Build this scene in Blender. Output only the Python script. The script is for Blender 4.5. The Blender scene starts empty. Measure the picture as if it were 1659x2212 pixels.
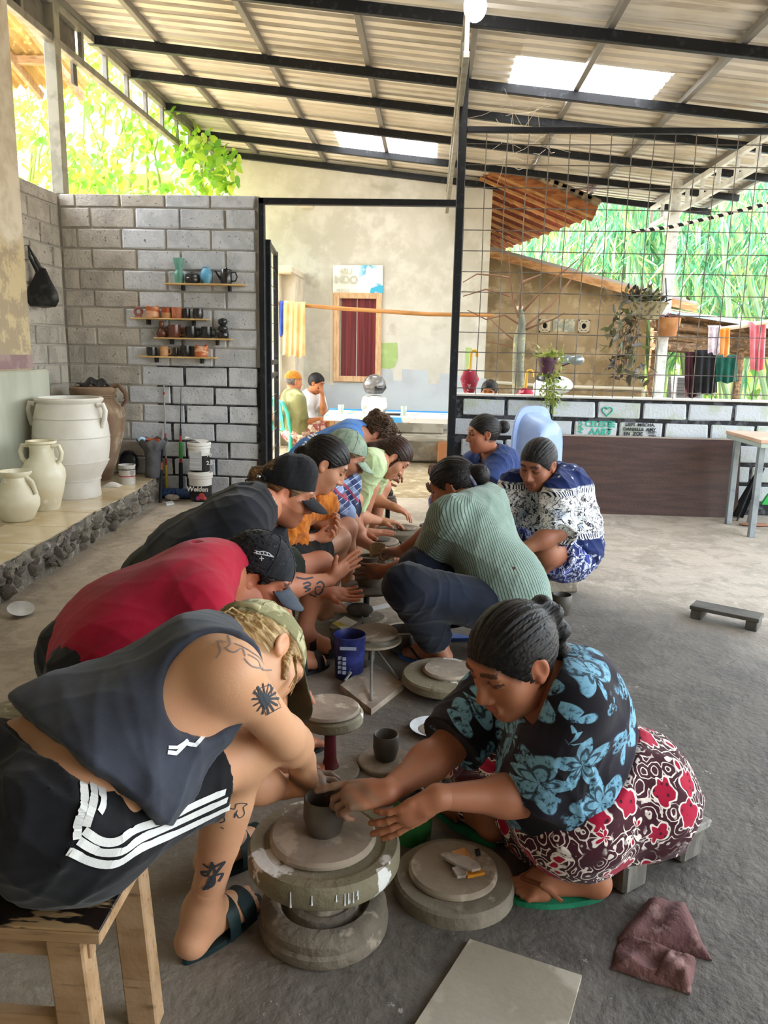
import bpy, math, random
import numpy as np
from mathutils import Vector, Matrix
from mathutils.bvhtree import BVHTree
random.seed(7); rng = np.random.default_rng(7)
scn = bpy.context.scene
COL = scn.collection
# ------------------------------------------------------------------ camera
F = 1690.; PITCH, ROLL, YAW, CAMH = map(float, (11.7, 1.2, 3.05, 1.20))
_p, _r, _y = map(math.radians, (PITCH, ROLL, YAW))
FW = np.array([-math.sin(_y)*math.cos(_p), math.cos(_y)*math.cos(_p), -math.sin(_p)])
_rt = np.array([math.cos(_y), math.sin(_y), 0.]); _up = np.cross(_rt, FW)
RT = math.cos(_r)*_rt + math.sin(_r)*_up; UP = -math.sin(_r)*_rt + math.cos(_r)*_up
CP = np.array([0, 0, CAMH])
cam = bpy.data.objects.new('camera', bpy.data.cameras.new('camera')); COL.objects.link(cam)
cam.data.sensor_fit = 'VERTICAL'; cam.data.sensor_height = 36.; cam.data.lens = F/2212*36
cam.data.clip_start = .05; cam.data.clip_end = 200
cam.matrix_world = Matrix(((RT[0], UP[0], -FW[0], 0), (RT[1], UP[1], -FW[1], 0), (RT[2], UP[2], -FW[2], CAMH), (0, 0, 0, 1)))
scn.camera = cam
# ------------------------------------------------------------------ sky, sun, exposure
wd = bpy.data.worlds.new('sky'); scn.world = wd; wd.use_nodes = True
_nt = wd.node_tree; _sky = _nt.nodes.new('ShaderNodeTexSky'); _sky.sky_type = 'NISHITA'; _sky.sun_disc = False
_sky.sun_elevation = math.radians(55); _sky.sun_rotation = math.radians(-65); _sky.air_density = 1.6; _sky.dust_density = 3.5
_bg = _nt.nodes['Background']; _hs = _nt.nodes.new('ShaderNodeHueSaturation'); _hs.inputs['Saturation'].default_value = .45; _nt.links.new(_sky.outputs[0], _hs.inputs['Color']); _nt.links.new(_hs.outputs[0], _bg.inputs[0]); _bg.inputs[1].default_value = .32
SUN_DIR = Vector((-.60, .34, .95)).normalized()      # towards the sun
sun = bpy.data.objects.new('sun', bpy.data.lights.new('sun', 'SUN')); COL.objects.link(sun)
sun.data.energy = 5.5; sun.data.angle = .01; sun.data.color = (1, .93, .80)
sun.rotation_euler = SUN_DIR.to_track_quat('Z', 'Y').to_euler(); sun.location = (-6, 4, 9)
vs = scn.view_settings; vs.view_transform = 'Standard'; vs.look = 'None'; vs.gamma = 1; vs.use_curve_mapping = False
vs.exposure = 2.7
scn.cycles.max_bounces = 8; scn.cycles.diffuse_bounces = 5; scn.cycles.transparent_max_bounces = 12
scn.cycles.sample_clamp_indirect = 6; scn.cycles.use_denoising = True
# ------------------------------------------------------------------ pixel -> point on a plane
def ray(x, y): return (x-829.5)/F*RT - (y-1106)/F*UP + FW
def PY(x, y, Y): d = ray(x, y); return CP + d*(Y/d[1])
def PZ(x, y, z=0.): d = ray(x, y); return CP + d*((z-CAMH)/d[2])
def PX(x, y, X): d = ray(x, y); return CP + d*(X/d[0])
def V(*a): return np.array(a, float)
# ------------------------------------------------------------------ materials
def lin(c):
    if isinstance(c, str): c = [int(c[i:i+2], 16) for i in (0, 2, 4)]
    return tuple(((v/255)/12.92 if v/255 <= .04045 else ((v/255+.055)/1.055)**2.4) for v in c) + (1.,)
class NT:
    def __init__(s, name):
        s.m = bpy.data.materials.new(name); s.m.use_nodes = True; s.t = s.m.node_tree; s.n = s.t.nodes
        s.b = s.n['Principled BSDF']; s.out = s.n['Material Output']; s._co = {}
    def new(s, ty, **kw):
        n = s.n.new('ShaderNode'+ty)
        for k, v in kw.items(): setattr(n, k, v)
        return n
    def set(s, sock, v):
        if hasattr(v, 'is_output'): s.t.links.new(v, sock)
        elif v is not None: sock.default_value = v
    def co(s, which='Object', rnd=True, scale=None):
        key = (which, rnd, scale)
        if key in s._co: return s._co[key]
        o = s.new('TexCoord').outputs[which]
        if rnd:
            oi = s.new('ObjectInfo').outputs['Random']
            o = s.vm('ADD', o, s.vm('SCALE', (13.7, 7.3, 5.1), sc=oi))
        if scale: o = s.vm('MULTIPLY', o, scale)
        s._co[key] = o; return o
    def vm(s, op, a, b=None, sc=None):
        n = s.new('VectorMath', operation=op); s.set(n.inputs[0], a)
        if b is not None: s.set(n.inputs[1], b)
        if sc is not None: s.set(n.inputs['Scale'], sc)
        return n.outputs['Value' if op in ('LENGTH', 'DOT_PRODUCT', 'DISTANCE') else 'Vector']
    def ma(s, op, a, b=None, c=None, clamp=False):
        n = s.new('Math', operation=op, use_clamp=clamp)
        for i, v in enumerate((a, b, c)):
            if v is not None: s.set(n.inputs[i], v)
        return n.outputs[0]
    def noise(s, sc, det=3, co=None, rough=.55, dist=0, out='Fac'):
        n = s.new('TexNoise'); s.set(n.inputs['Vector'], co if co is not None else s.co()); n.inputs['Scale'].default_value = sc
        n.inputs['Detail'].default_value = det; n.inputs['Roughness'].default_value = rough; n.inputs['Distortion'].default_value = dist
        return n.outputs[out]
    def vor(s, sc, co=None, feature='F1', out='Distance', rnd=1., dims='3D'):
        n = s.new('TexVoronoi', feature=feature, voronoi_dimensions=dims); s.set(n.inputs['Vector'], co if co is not None else s.co())
        n.inputs['Scale'].default_value = sc; n.inputs['Randomness'].default_value = rnd
        return n if out is None else n.outputs[out]
    def step(s, v, lo, hi):
        n = s.new('MapRange', interpolation_type='SMOOTHSTEP'); s.set(n.inputs['Value'], v)
        n.inputs['From Min'].default_value = lo; n.inputs['From Max'].default_value = hi
        return n.outputs['Result']
    def mix(s, f, a, b, ty='MIX'):
        n = s.new('Mix', data_type='RGBA', blend_type=ty); s.set(n.inputs[0], f); s.set(n.inputs[6], a); s.set(n.inputs[7], b)
        return n.outputs[2]
    def sep(s, v):
        n = s.new('SeparateXYZ'); s.set(n.inputs[0], v); return n.outputs
    def comb(s, x, y, z):
        n = s.new('CombineXYZ')
        for i, v in enumerate((x, y, z)): s.set(n.inputs[i], v)
        return n.outputs[0]
    def bump(s, h, st=.3, dist=.01):
        n = s.new('Bump'); n.inputs['Strength'].default_value = st; n.inputs['Distance'].default_value = dist
        s.set(n.inputs['Height'], h); s.set(s.b.inputs['Normal'], n.outputs[0])
    def fin(s, col, rough=.6, metal=0, spec=.4, **kw):
        s.set(s.b.inputs['Base Color'], col); s.set(s.b.inputs['Roughness'], rough); s.b.inputs['Metallic'].default_value = metal
        s.b.inputs['Specular IOR Level'].default_value = spec
        for k, v in kw.items(): s.set(s.b.inputs[k], v)
        return s.m
MATS = {}
def mat(name, col, rough=.6, var=(), bump=None, metal=0, spec=.35, rnd=0, **kw):
    """base colour, then (scale, lo, hi, colour[, stretch]) layers of noise over it, fine relief by bump=(scale, strength)"""
    if name in MATS: return MATS[name]
    t = NT(name); c = lin(col)
    for v in var:
        sc, lo, hi, c2 = v[:4]
        co = t.co(scale=v[4]) if len(v) > 4 else t.co()
        c = t.mix(t.step(t.noise(sc, 4, co), lo, hi), c, lin(c2))
    if rnd:
        r = t.new('ObjectInfo').outputs['Random']
        hs = t.new('HueSaturation'); t.set(hs.inputs['Color'], c); t.set(hs.inputs['Value'], t.ma('MULTIPLY_ADD', r, 2*rnd, 1-rnd)); c = hs.outputs[0]
    if bump: t.bump(t.noise(bump[0], 5, t.co(scale=bump[3]) if len(bump) > 3 else None), bump[1], bump[2] if len(bump) > 2 else .01)
    MATS[name] = t.fin(c, rough, metal, spec, **kw); return MATS[name]
def leafmat(name, cols, trans=.5):
    t = NT(name); r = t.new('ObjectInfo').outputs['Random']
    g = t.new('NewGeometry').outputs['Random Per Island']
    c = t.mix(t.ma('FRACT', t.ma('ADD', r, g)), lin(cols[0]), lin(cols[1]))
    if len(cols) > 2: c = t.mix(t.step(t.ma('FRACT', t.ma('MULTIPLY', t.ma('ADD', r, g), 7.31)), .55, .75), c, lin(cols[2]))
    d = t.new('BsdfDiffuse'); t.set(d.inputs[0], c); tr = t.new('BsdfTranslucent'); t.set(tr.inputs[0], c)
    gl = t.new('BsdfGlossy'); gl.inputs['Roughness'].default_value = .35
    mx = t.new('MixShader'); mx.inputs[0].default_value = trans; t.t.links.new(d.outputs[0], mx.inputs[1]); t.t.links.new(tr.outputs[0], mx.inputs[2])
    m2 = t.new('MixShader'); m2.inputs[0].default_value = .06; t.t.links.new(mx.outputs[0], m2.inputs[1]); t.t.links.new(gl.outputs[0], m2.inputs[2])
    t.t.links.new(m2.outputs[0], t.out.inputs[0]); MATS[name] = t.m; return t.m
# ------------------------------------------------------------------ mesh building
def tag(o, label=None, cat=None, group=None, kind=None):
    if label: o['label'] = label
    if cat: o['category'] = cat
    if group: o['group'] = group
    if kind: o['kind'] = kind
    return o
def wloc(o):
    v = V(0, 0, 0)
    while o is not None: v = v + V(*o.location); o = o.parent
    return v
def link(name, me, parent=None, loc=(0, 0, 0), rot=(0, 0, 0), sc=(1, 1, 1)):
    o = bpy.data.objects.new(name, me); COL.objects.link(o)
    if parent is not None: o.parent = parent
    o.location = loc; o.rotation_euler = rot; o.scale = sc; return o
def empty(name, loc, label=None, cat=None, group=None, kind=None, rz=0):
    return tag(link(name, None, None, tuple(loc), (0, 0, rz)), label, cat, group, kind)
def mesh(name, vs, fs, m, smooth=False):
    me = bpy.data.meshes.new(name); me.from_pydata([tuple(map(float, v)) for v in vs], [], [tuple(map(int, f)) for f in fs])
    for mm in (m if isinstance(m, (list, tuple)) else [m]): me.materials.append(mm)
    if smooth: me.polygons.foreach_set('use_smooth', [True]*len(me.polygons))
    me.update(); return me
class MB:
    def __init__(s): s.v = []; s.f = []; s.sm = True
    def add(s, vs, fs):
        n = len(s.v); s.v += [np.asarray(v, float) for v in vs]; s.f += [tuple(n+i for i in f) for f in fs]; return s
    def box(s, lo, hi, bev=0):
        lo, hi = V(*lo), V(*hi); c = (lo+hi)/2; h = (hi-lo)/2
        return s.obox(c, (1, 0, 0), (0, 1, 0), (0, 0, 1), h, bev)
    def obox(s, c, ax, ay, az, h, bev=0):
        c = V(*c); A = [V(*ax), V(*ay), V(*az)]; b = min(bev, .49*min(h))
        P = lambda x, y, z: c + A[0]*x + A[1]*y + A[2]*z
        if b <= 0:
            vs = [P(x*h[0], y*h[1], z*h[2]) for x in (-1, 1) for y in (-1, 1) for z in (-1, 1)]
            return s.add(vs, [(0, 1, 3, 2), (4, 6, 7, 5), (0, 4, 5, 1), (2, 3, 7, 6), (0, 2, 6, 4), (1, 5, 7, 3)])
        vs = []; ix = {}
        for sx in (-1, 1):
            for sy in (-1, 1):
                for sz in (-1, 1):
                    for k in range(3):
                        q = [sx*(h[0]-b), sy*(h[1]-b), sz*(h[2]-b)]; q[k] = (sx, sy, sz)[k]*h[k]
                        ix[(sx, sy, sz, k)] = len(vs); vs.append(P(*q))
        fs = []
        for k in range(3):
            i, j = (k+1) % 3, (k+2) % 3
            for sg in (-1, 1):
                def I(a, b_):
                    t = [0, 0, 0]; t[k] = sg; t[i] = a; t[j] = b_; return ix[(t[0], t[1], t[2], k)]
                q = [I(-1, -1), I(1, -1), I(1, 1), I(-1, 1)]; fs.append(q if sg > 0 else q[::-1])
        for k in range(3):
            i, j = (k+1) % 3, (k+2) % 3
            for a in (-1, 1):
                for b_ in (-1, 1):
                    def E(sk, f):
                        t = [0, 0, 0]; t[k] = sk; t[i] = a; t[j] = b_; return ix[(t[0], t[1], t[2], f)]
                    q = [E(-1, i), E(-1, j), E(1, j), E(1, i)]; fs.append(q if a*b_ > 0 else q[::-1])
        for sx in (-1, 1):
            for sy in (-1, 1):
                for sz in (-1, 1):
                    q = [ix[(sx, sy, sz, k)] for k in range(3)]; fs.append(q if sx*sy*sz > 0 else q[::-1])
        return s.add(vs, fs)
    def bar(s, a, b, w, h, up=(0, 0, 1), bev=0):
        a, b = V(*a), V(*b); d = b-a; L = np.linalg.norm(d); d = d/L; u = V(*up); sd = np.cross(d, u); sd /= np.linalg.norm(sd); u = np.cross(sd, d)
        return s.obox((a+b)/2, d, sd, u, (L/2, w/2, h/2), bev)
    def tube(s, pts, r, n=8, cap=True):
        pts = [V(*p) for p in pts]; N = len(pts); r = [r]*N if np.isscalar(r) else r
        t = [pts[min(i+1, N-1)]-pts[max(i-1, 0)] for i in range(N)]; t = [x/(np.linalg.norm(x)+1e-9) for x in t]
        u = np.cross(t[0], (0, 0, 1.)); u = u if np.linalg.norm(u) > .1 else np.cross(t[0], (1., 0, 0)); vs = []; fs = []
        for i in range(N):
            u = u-t[i]*(u@t[i]); u /= np.linalg.norm(u); w = np.cross(t[i], u)
            vs += [pts[i]+r[i]*(math.cos(2*math.pi*k/n)*u+math.sin(2*math.pi*k/n)*w) for k in range(n)]
        for i in range(N-1):
            for k in range(n): k2 = (k+1) % n; fs.append((i*n+k, i*n+k2, (i+1)*n+k2, (i+1)*n+k))
        if cap: fs += [tuple(range(n))[::-1], tuple((N-1)*n+k for k in range(n))]
        return s.add(vs, fs)
    def lathe(s, c, prof, n=32, ax=(0, 0, 1), sq=(1, 1), wob=0, seed=0):
        """profile (r, z) turned about axis through c"""
        c = V(*c); a = V(*ax); a /= np.linalg.norm(a); u = np.cross(a, (0, 1., 0)); u = u if np.linalg.norm(u) > .1 else np.cross(a, (1., 0, 0)); u /= np.linalg.norm(u); w = np.cross(a, u)
        vs = []; fs = []; N = len(prof)
        for r, z in prof:
            for k in range(n):
                th = 2*math.pi*k/n; rr = r*(1+wob*(math.sin(3*th+seed)+.6*math.sin(5*th+2*seed)))
                vs.append(c+a*z+rr*(sq[0]*math.cos(th)*u+sq[1]*math.sin(th)*w))
        for i in range(N-1):
            for k in range(n): k2 = (k+1) % n; fs.append((i*n+k, i*n+k2, (i+1)*n+k2, (i+1)*n+k))
        if prof[0][0] > 1e-6: fs.append(tuple(range(n))[::-1])
        if prof[-1][0] > 1e-6: fs.append(tuple((N-1)*n+k for k in range(n)))
        return s.add(vs, fs)
    def ell(s, c, r, n=16, A=None):
        c = V(*c); A = np.eye(3) if A is None else np.array(A); m = n//2; vs = [c+A.T@V(0, 0, r[2])]; fs = []
        for i in range(1, m):
            ph = math.pi*i/m
            for k in range(n): th = 2*math.pi*k/n; vs.append(c+A.T@V(r[0]*math.sin(ph)*math.cos(th), r[1]*math.sin(ph)*math.sin(th), r[2]*math.cos(ph)))
        vs.append(c+A.T@V(0, 0, -r[2])); L = len(vs)-1
        for k in range(n):
            k2 = (k+1) % n; fs.append((0, 1+k, 1+k2)); fs.append((L, 1+(m-2)*n+k2, 1+(m-2)*n+k))
            for i in range(m-2): fs.append((1+i*n+k, 1+(i+1)*n+k, 1+(i+1)*n+k2, 1+i*n+k2))
        return s.add(vs, fs)
    def prism(s, pts, d):
        """closed polygon pts extruded by vector d"""
        pts = [V(*p) for p in pts]; n = len(pts); d = V(*d)
        return s.add(pts+[p+d for p in pts], [tuple(range(n))[::-1], tuple(range(n, 2*n))]+[(i, (i+1) % n, n+(i+1) % n, n+i) for i in range(n)])
    def grid(s, fn, nu, nv, th=0):
        """surface fn(u,v), optionally thick along z"""
        vs = [V(*fn(i/nu, j/nv)) for j in range(nv+1) for i in range(nu+1)]; W = nu+1
        fs = [(j*W+i, j*W+i+1, (j+1)*W+i+1, (j+1)*W+i) for j in range(nv) for i in range(nu)]
        if th:
            n = len(vs); vs2 = [v-V(0, 0, th) if np.isscalar(th) else v-V(*th) for v in vs]; fs = fs+[tuple(n+k for k in f[::-1]) for f in fs]
            edge = [j*W for j in range(nv+1)][::-1]+[i for i in range(1, nu+1)]+[j*W+nu for j in range(1, nv+1)]+[nv*W+i for i in range(nu-1, 0, -1)]
            fs += [(edge[k], edge[(k+1) % len(edge)], n+edge[(k+1) % len(edge)], n+edge[k])[::-1] for k in range(len(edge))]; vs = vs+vs2
        return s.add(vs, fs)
    def build(s, name, m, parent=None, smooth=False, label=None, cat=None, group=None, kind=None, origin=None):
        P = np.array(s.v); lo, hi = P.min(0), P.max(0)
        o = V((lo[0]+hi[0])/2, (lo[1]+hi[1])/2, lo[2]) if origin is None else V(*origin)
        me = mesh(name, P-o, s.f, m)
        if smooth:
            me.polygons.foreach_set('use_smooth', [True]*len(me.polygons))
            me.set_sharp_from_angle(angle=math.radians(40 if smooth is True else smooth))
        return tag(link(name, me, parent, tuple(o-(wloc(parent) if parent is not None else 0))), label, cat, group, kind)
def clone(o, parent=None, loc=None, rz=None, label=None):
    """copy of a thing with copies of its parts and sub-parts"""
    c = o.copy(); COL.objects.link(c)
    if parent is not None: c.parent = parent
    for ch in list(o.children): clone(ch, c)
    if loc is not None: c.location = tuple(loc)
    if rz is not None: c.rotation_euler = (0, 0, rz)
    if label: c['label'] = label
    return c
def text(name, s, size, loc, rot, m, parent, ext=.001, align='LEFT', shear=0):
    cu = bpy.data.curves.new(name, 'FONT'); cu.body = s; cu.size = size; cu.extrude = ext; cu.offset = size*.028; cu.align_x = align; cu.shear = shear
    t_ = bpy.data.objects.new('t', cu); COL.objects.link(t_); dg = bpy.context.evaluated_depsgraph_get(); me = bpy.data.meshes.new_from_object(t_.evaluated_get(dg)); bpy.data.objects.remove(t_); me.materials.clear(); me.materials.append(m)
    o = bpy.data.objects.new(name, me); COL.objects.link(o); o.parent = parent
    o.location = tuple(V(*loc)-wloc(parent)); o.rotation_euler = rot; return o
# ================================================================== THE SETTING
W = 6.1; XL = -2.83; RZ = 3.66
def roofz(x): return RZ - .104*(x-XL)
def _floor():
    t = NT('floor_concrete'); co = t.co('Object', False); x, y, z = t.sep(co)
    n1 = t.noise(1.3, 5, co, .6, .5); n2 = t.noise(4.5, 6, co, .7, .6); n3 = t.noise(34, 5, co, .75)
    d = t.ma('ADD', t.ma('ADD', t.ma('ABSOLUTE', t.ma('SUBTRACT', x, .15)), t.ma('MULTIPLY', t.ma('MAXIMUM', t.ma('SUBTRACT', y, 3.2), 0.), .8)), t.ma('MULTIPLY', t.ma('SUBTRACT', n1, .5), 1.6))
    dry = t.mix(t.step(n2, .42, .62), lin('b3a898'), lin('9b9182')); dry = t.mix(t.step(t.noise(11, 6, co, .7), .55, .68), dry, lin('beb6aa'))  # dry floor, with the light at right and back mixed into the colour
    wet = t.mix(t.step(n2, .40, .60), lin('55504a'), lin('6a645c'))  # wet stain by the wheels, with foreground shade mixed into the colour
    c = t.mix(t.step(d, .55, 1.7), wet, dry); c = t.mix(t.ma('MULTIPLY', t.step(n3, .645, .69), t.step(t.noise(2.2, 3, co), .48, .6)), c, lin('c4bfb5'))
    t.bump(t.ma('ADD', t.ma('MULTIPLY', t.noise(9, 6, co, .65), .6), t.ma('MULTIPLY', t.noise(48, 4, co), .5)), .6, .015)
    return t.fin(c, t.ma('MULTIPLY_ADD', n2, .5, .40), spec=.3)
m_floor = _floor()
m_earth = mat('packed_earth', 'a39478', .95, [(3, .4, .65, '857558'), (14, .55, .7, 'b9ac93')], (22, .5, .02))
m_mortar = mat('mortar', 'b0aba2', .95, [(9, .4, .6, 'a9a59d')], (40, .6))
m_mortdark = mat('black_joint_paint', '2b2b2c', .9, [(16, .5, .62, '55555a')], (50, .6))
m_block = mat('grey_block', 'bab4aa', .95, [(6, .4, .65, 'a39d94'), (45, .62, .68, '74706a')], (55, .7), rnd=.10)
m_blockp = mat('pale_painted_block', 'c8cbd0', .85, [(7, .45, .62, 'b6babf'), (50, .64, .7, '70747c')], (55, .6), rnd=.06)
m_blockw = mat('white_painted_block', 'c3c9cd', .8, [(5, .5, .66, 'b3bcae'), (60, .66, .7, '858c92')], (60, .5), rnd=.05)
m_black = mat('black_steel', '202226', .45, [(20, .55, .7, '34373d')], metal=.3)
m_steel = mat('grey_steel', '8b8880', .5, [(9, .45, .6, '7a776f')], metal=.35)
m_steelw = mat('white_steel', 'd5d6d2', .5, [(9, .5, .65, 'b8bab6')], metal=.2)
m_post = mat('weathered_post', '8f8c7d', .8, [(7, .45, .62, '7c796b')], (30, .3))
m_sheet = mat('galvanised_sheet', 'cfcac0', .40, [(1.4, .42, .6, 'c2bbad'), (5, .56, .66, 'b0a695', (.3, 3, 1))], metal=.12)
m_wood = mat('raw_wood', 'a98a68', .8, [(5, .4, .62, '977753', (1, 6, 3)), (22, .57, .7, '7f6347', (.4, 5, 3))], (30, .25))
m_woodp = mat('pale_wood', 'c9ab7e', .7, [(7, .42, .62, 'b8976a', (1, 9, 9))], (30, .2))
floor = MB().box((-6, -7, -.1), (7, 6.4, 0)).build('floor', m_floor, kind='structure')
MB().box((-14, 6.4, -.12), (16, 24, -.02)).build('ground_yard', m_earth, kind='structure')
MB().box((-3.1, -2.9, 0), (5.2, -2.7, 3.6)).build('wall_front', mat('rear_render', 'a39c90', .95), kind='structure')  # added unseen wall behind the camera, keeps light off the foreground
# ---- block walls
def blockmesh(name, m):
    out = []
    for k in range(4):
        b = MB().obox((0, 0, 0), (1, 0, 0), (0, 1, 0), (0, 0, 1), (.165, .05, .064), .007)
        vs = [v + rng.normal(0, .0022, 3)*V(1, .6, 1) for v in b.v]
        out.append(mesh(name, vs, b.f, m))
    return out
B_grey, B_pale, B_white = blockmesh('block_grey', m_block), blockmesh('block_pale', m_blockp), blockmesh('block_white', m_blockw)
def lay(parent, rows, x0, x1, first, y, pick, axis='x', L=.343, gap=.016):
    """courses of blocks between x0 and x1 with running bond; rows = list of (z_top, z_bottom)"""
    pl = wloc(parent)
    for i, (zt, zb) in enumerate(rows):
        j = first[i % len(first)]
        while j > x0: j -= L
        while j < x1-.02:
            a, b = max(j, x0)+gap/2, min(j+L, x1)-gap/2; j += L
            if b-a < .04: continue
            me = pick((a+b)/2, (zt+zb)/2); me = me[rng.integers(4)]
            sc = ((b-a)/.33, 1, (zt-zb-gap*.8)/.128); jy = rng.uniform(-.004, .004)
            if axis == 'x': link('block', me, parent, tuple(V((a+b)/2, y+.05+jy, (zt+zb)/2)-pl), (0, 0, 0), sc)
            else: link('block', me, parent, tuple(V(y-.05+jy, (a+b)/2, (zt+zb)/2)-pl), (0, 0, math.pi/2), sc)
tops = [2.307, 2.208, 2.058, 1.909, 1.758, 1.606, 1.477, 1.327, 1.188, 1.042, .888, .746, .603, .457, .324, .183, .03]
rows = list(zip(tops[:-1], tops[1:]))
wb = MB().box((XL-.1, W+.014, 0), (-1.305, W+.13, 2.30)).build('wall_back', m_mortar, kind='structure')
MB().box((-2.13, W+.009, .0), (-1.305, W+.05, 1.045)).build('black_joints', m_mortdark, wb)
xa, xb = PY(162, 435, W)[0], PY(195, 475, W)[0]
def pickL(x, z):
    lim = -2.14 if z > .75 else -2.3
    if z < 1.04 and x > -2.2: return B_pale
    return B_pale if x > lim+.25*math.sin(z*3) else B_grey
lay(wb, rows, XL, -1.325, (xa, xb), W, pickL)
wc = MB().box((XL-.14, 5.0, 0), (XL-.014, W+.1, 2.29)).build('wall_corner', m_mortar, kind='structure')
lay(wc, rows, 5.02, W-.01, (5.1, 5.27), XL, lambda x, z: B_grey, 'y')
# plastered house wall on the left with its tiled plinth
m_plaster = (lambda t: (t.bump(t.noise(14, 5), .3), t.fin(t.mix(t.step(t.ma('ADD', t.sep(t.co('Object', False))[2], t.ma('MULTIPLY', t.noise(3.2, 5, rough=.7), .55)), 2.12, 2.02), t.mix(t.step(t.noise(5, 4), .4, .6), lin('d8cfbd'), lin('c4b8a3')), t.mix(t.step(t.noise(4.2, 6, rough=.75), .45, .56), lin('c4b491'), lin('a5967f'))), .9, spec=.2))[1])(NT('stained_plaster'))
wl = MB().box((-3.1, -6, .95), (-2.70, 5.27, 3.75)).build('wall_left', m_plaster, kind='structure', origin=(-2.9, 1, 0))
MB().box((-2.72, -3, 1.03), (-2.694, 5.272, 1.12)).build('band', mat('dusty_purple_paint', '8d7476', .85, [(9, .45, .6, 'a08a86')]), wl)
MB().box((-3.0, -6, 0), (-2.66, 5.43, 1.02), .012).build('plinth', mat('pale_green_tile', 'b9bcae', .45, [(3, .4, .6, 'a9ac9c', (1, 1, .3))]), wl)
# ---- raised tiled platform with a rubble edge
m_tile = mat('cream_floor_tile', 'd9c7a6', .16, [(2.2, .4, .65, 'cdb78f'), (9, .5, .7, 'e0d3b8')], spec=.5, rnd=.04)
m_grout = mat('platform_mortar', '8b8478', .95, [(6, .45, .6, '6f6a61'), (20, .55, .65, 'a9a298')], (18, .9, .03))
PE = lambda y: -1.945 - .058*(y-3.35) + .012*math.sin(y*5) + .008*math.sin(y*13)        # front edge of the platform
PZt = .185
pts = [(-3.0, -1, 0), (-2.1, -1, 0)]; ys = np.linspace(-1, W-.005, 40)
plat = MB().prism([(PE(y)-.01, y, 0) for y in ys] + [(-2.84, W-.005, 0), (-2.84, -1, 0)], (0, 0, PZt-.008)).build('floor_platform', m_grout, kind='structure')
for i in range(3):
    for j in range(18):
        y0 = -1+.4*j; y1 = min(y0+.4, W-.01); x1 = PE((y0+y1)/2)-.012-.4*i; x0 = x1-.4
        if x1 < -2.8: continue
        P4 = [(max(x0, -2.83)+.003, y0+.003), (PE(y0)-.012-.4*i-.003, y0+.003), (PE(y1)-.012-.4*i-.003, y1-.003), (max(x0, -2.83)+.003, y1-.003)]
        MB().prism([(a, b, PZt-.012) for a, b in P4], (0, 0, .012)).build('tile', m_tile, plat)
m_stone = mat('rubble_stone', 'b5ab9d', .9, [(8, .42, .6, '746b5f'), (26, .55, .66, 'a89f92')], (24, .8, .02), rnd=.22)
def rock(r, seed, n=12):
    g = np.random.default_rng(seed); b = MB().ell((0, 0, 0), (1, 1, 1), n); K = [(g.normal(0, 1, 3), g.uniform(.45, .8)) for _ in range(9)]
    vs = []
    for v in b.v:
        for k, d in K:
            k = k/np.linalg.norm(k); s = v@k
            if s > d: v = v-k*(s-d)*.9
        vs.append(v*V(*r))
    return vs, b.f
ROCK = [mesh('stone', *rock((1, 1, 1), 30+i, 10), m_stone, False) for i in range(6)]
for k in range(120):
    y = 2.6+3.35*(k/120)+rng.uniform(-.05, .05); z = rng.uniform(.03, .145); s = rng.uniform(.022, .05)
    link('stone', ROCK[k % 6], plat, tuple(V(PE(y)-.008+rng.uniform(-.01, .012), y, z)-wloc(plat)), tuple(rng.uniform(0, 6, 3)), (s*.6, s*1.15, s))
b = MB()
for k in range(26):
    y0 = 2.4+.143*k; z0 = rng.uniform(.12, .15)
    b.grid(lambda u, v: (PE(y0+u*.143)+.004+.012*math.sin(31*(y0+u*.143)+4*v)-.006*v, y0+u*.143, z0+v*(PZt-z0)-.002), 4, 3)
b.build('lip', m_grout, plat, True)
# ---- low block wall under the wire mesh
wr = MB().box((.185, W+.014, 0), (5.2, W+.13, .875)).build('wall_right', m_mortdark, kind='structure')
tr = [.845, .705, .555, .405, .26, .115]; rr = [(.852, .715), (.702, .560), (.545, .40), (.385, .25), (.235, .1)]
r1 = PY(1288, 890, W)[0]; r2 = PY(1336, 925, W)[0]
lay(wr, rr, .2, 5.15, (r1, r2), W, lambda x, z: B_white, gap=.024)
MB().box((.2, W-.012, .868), (5.2, W+.13, .884), .004).build('cap', mat('pale_cap', 'cfccc4', .7), wr)
m_teal = mat('teal_paint', '3fae94', .6); m_ink = mat('black_ink', '1d1d20', .6)
def wtext(s, px, py, size, m, parent=wr, rot=(math.pi/2, 0, 0), y=W-.008, ext=.0008):
    p = PY(px, py, y); return text('lettering', s, size, p, rot, m, parent, ext)
wtext('CELESTE', 1264, 921, .060, m_teal); wtext('AART', 1273, 938, .066, m_teal)
wtext('AJAX', 1257, 936, .042, m_teal, rot=(math.pi/2, -math.pi/2, 0)); wtext('ONZE', 1319, 938, .038, m_teal, rot=(math.pi/2, -math.pi/2, 0))
wtext('LIEFS  MISCHA,', 1351, 920, .034, m_ink); wtext('DANIELLE  AMY', 1346, 930, .035, m_ink); wtext('EN  ZOE', 1347, 940, .038, m_ink); wtext('10-08', 1399, 936.5, .026, m_ink); wtext('2025', 1402, 944, .026, m_ink)
hp = PY(1312, 888, W-.008); b = MB()
hv = [(hp[0]+.0024*16*math.sin(t)**3, hp[1], hp[2]+.0024*(13*math.cos(t)-5*math.cos(2*t)-2*math.cos(3*t)-math.cos(4*t))) for t in np.linspace(0, 2*math.pi, 30)]
b.tube(hv, .0045, 5).build('painted_heart', m_teal, wr)
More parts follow.
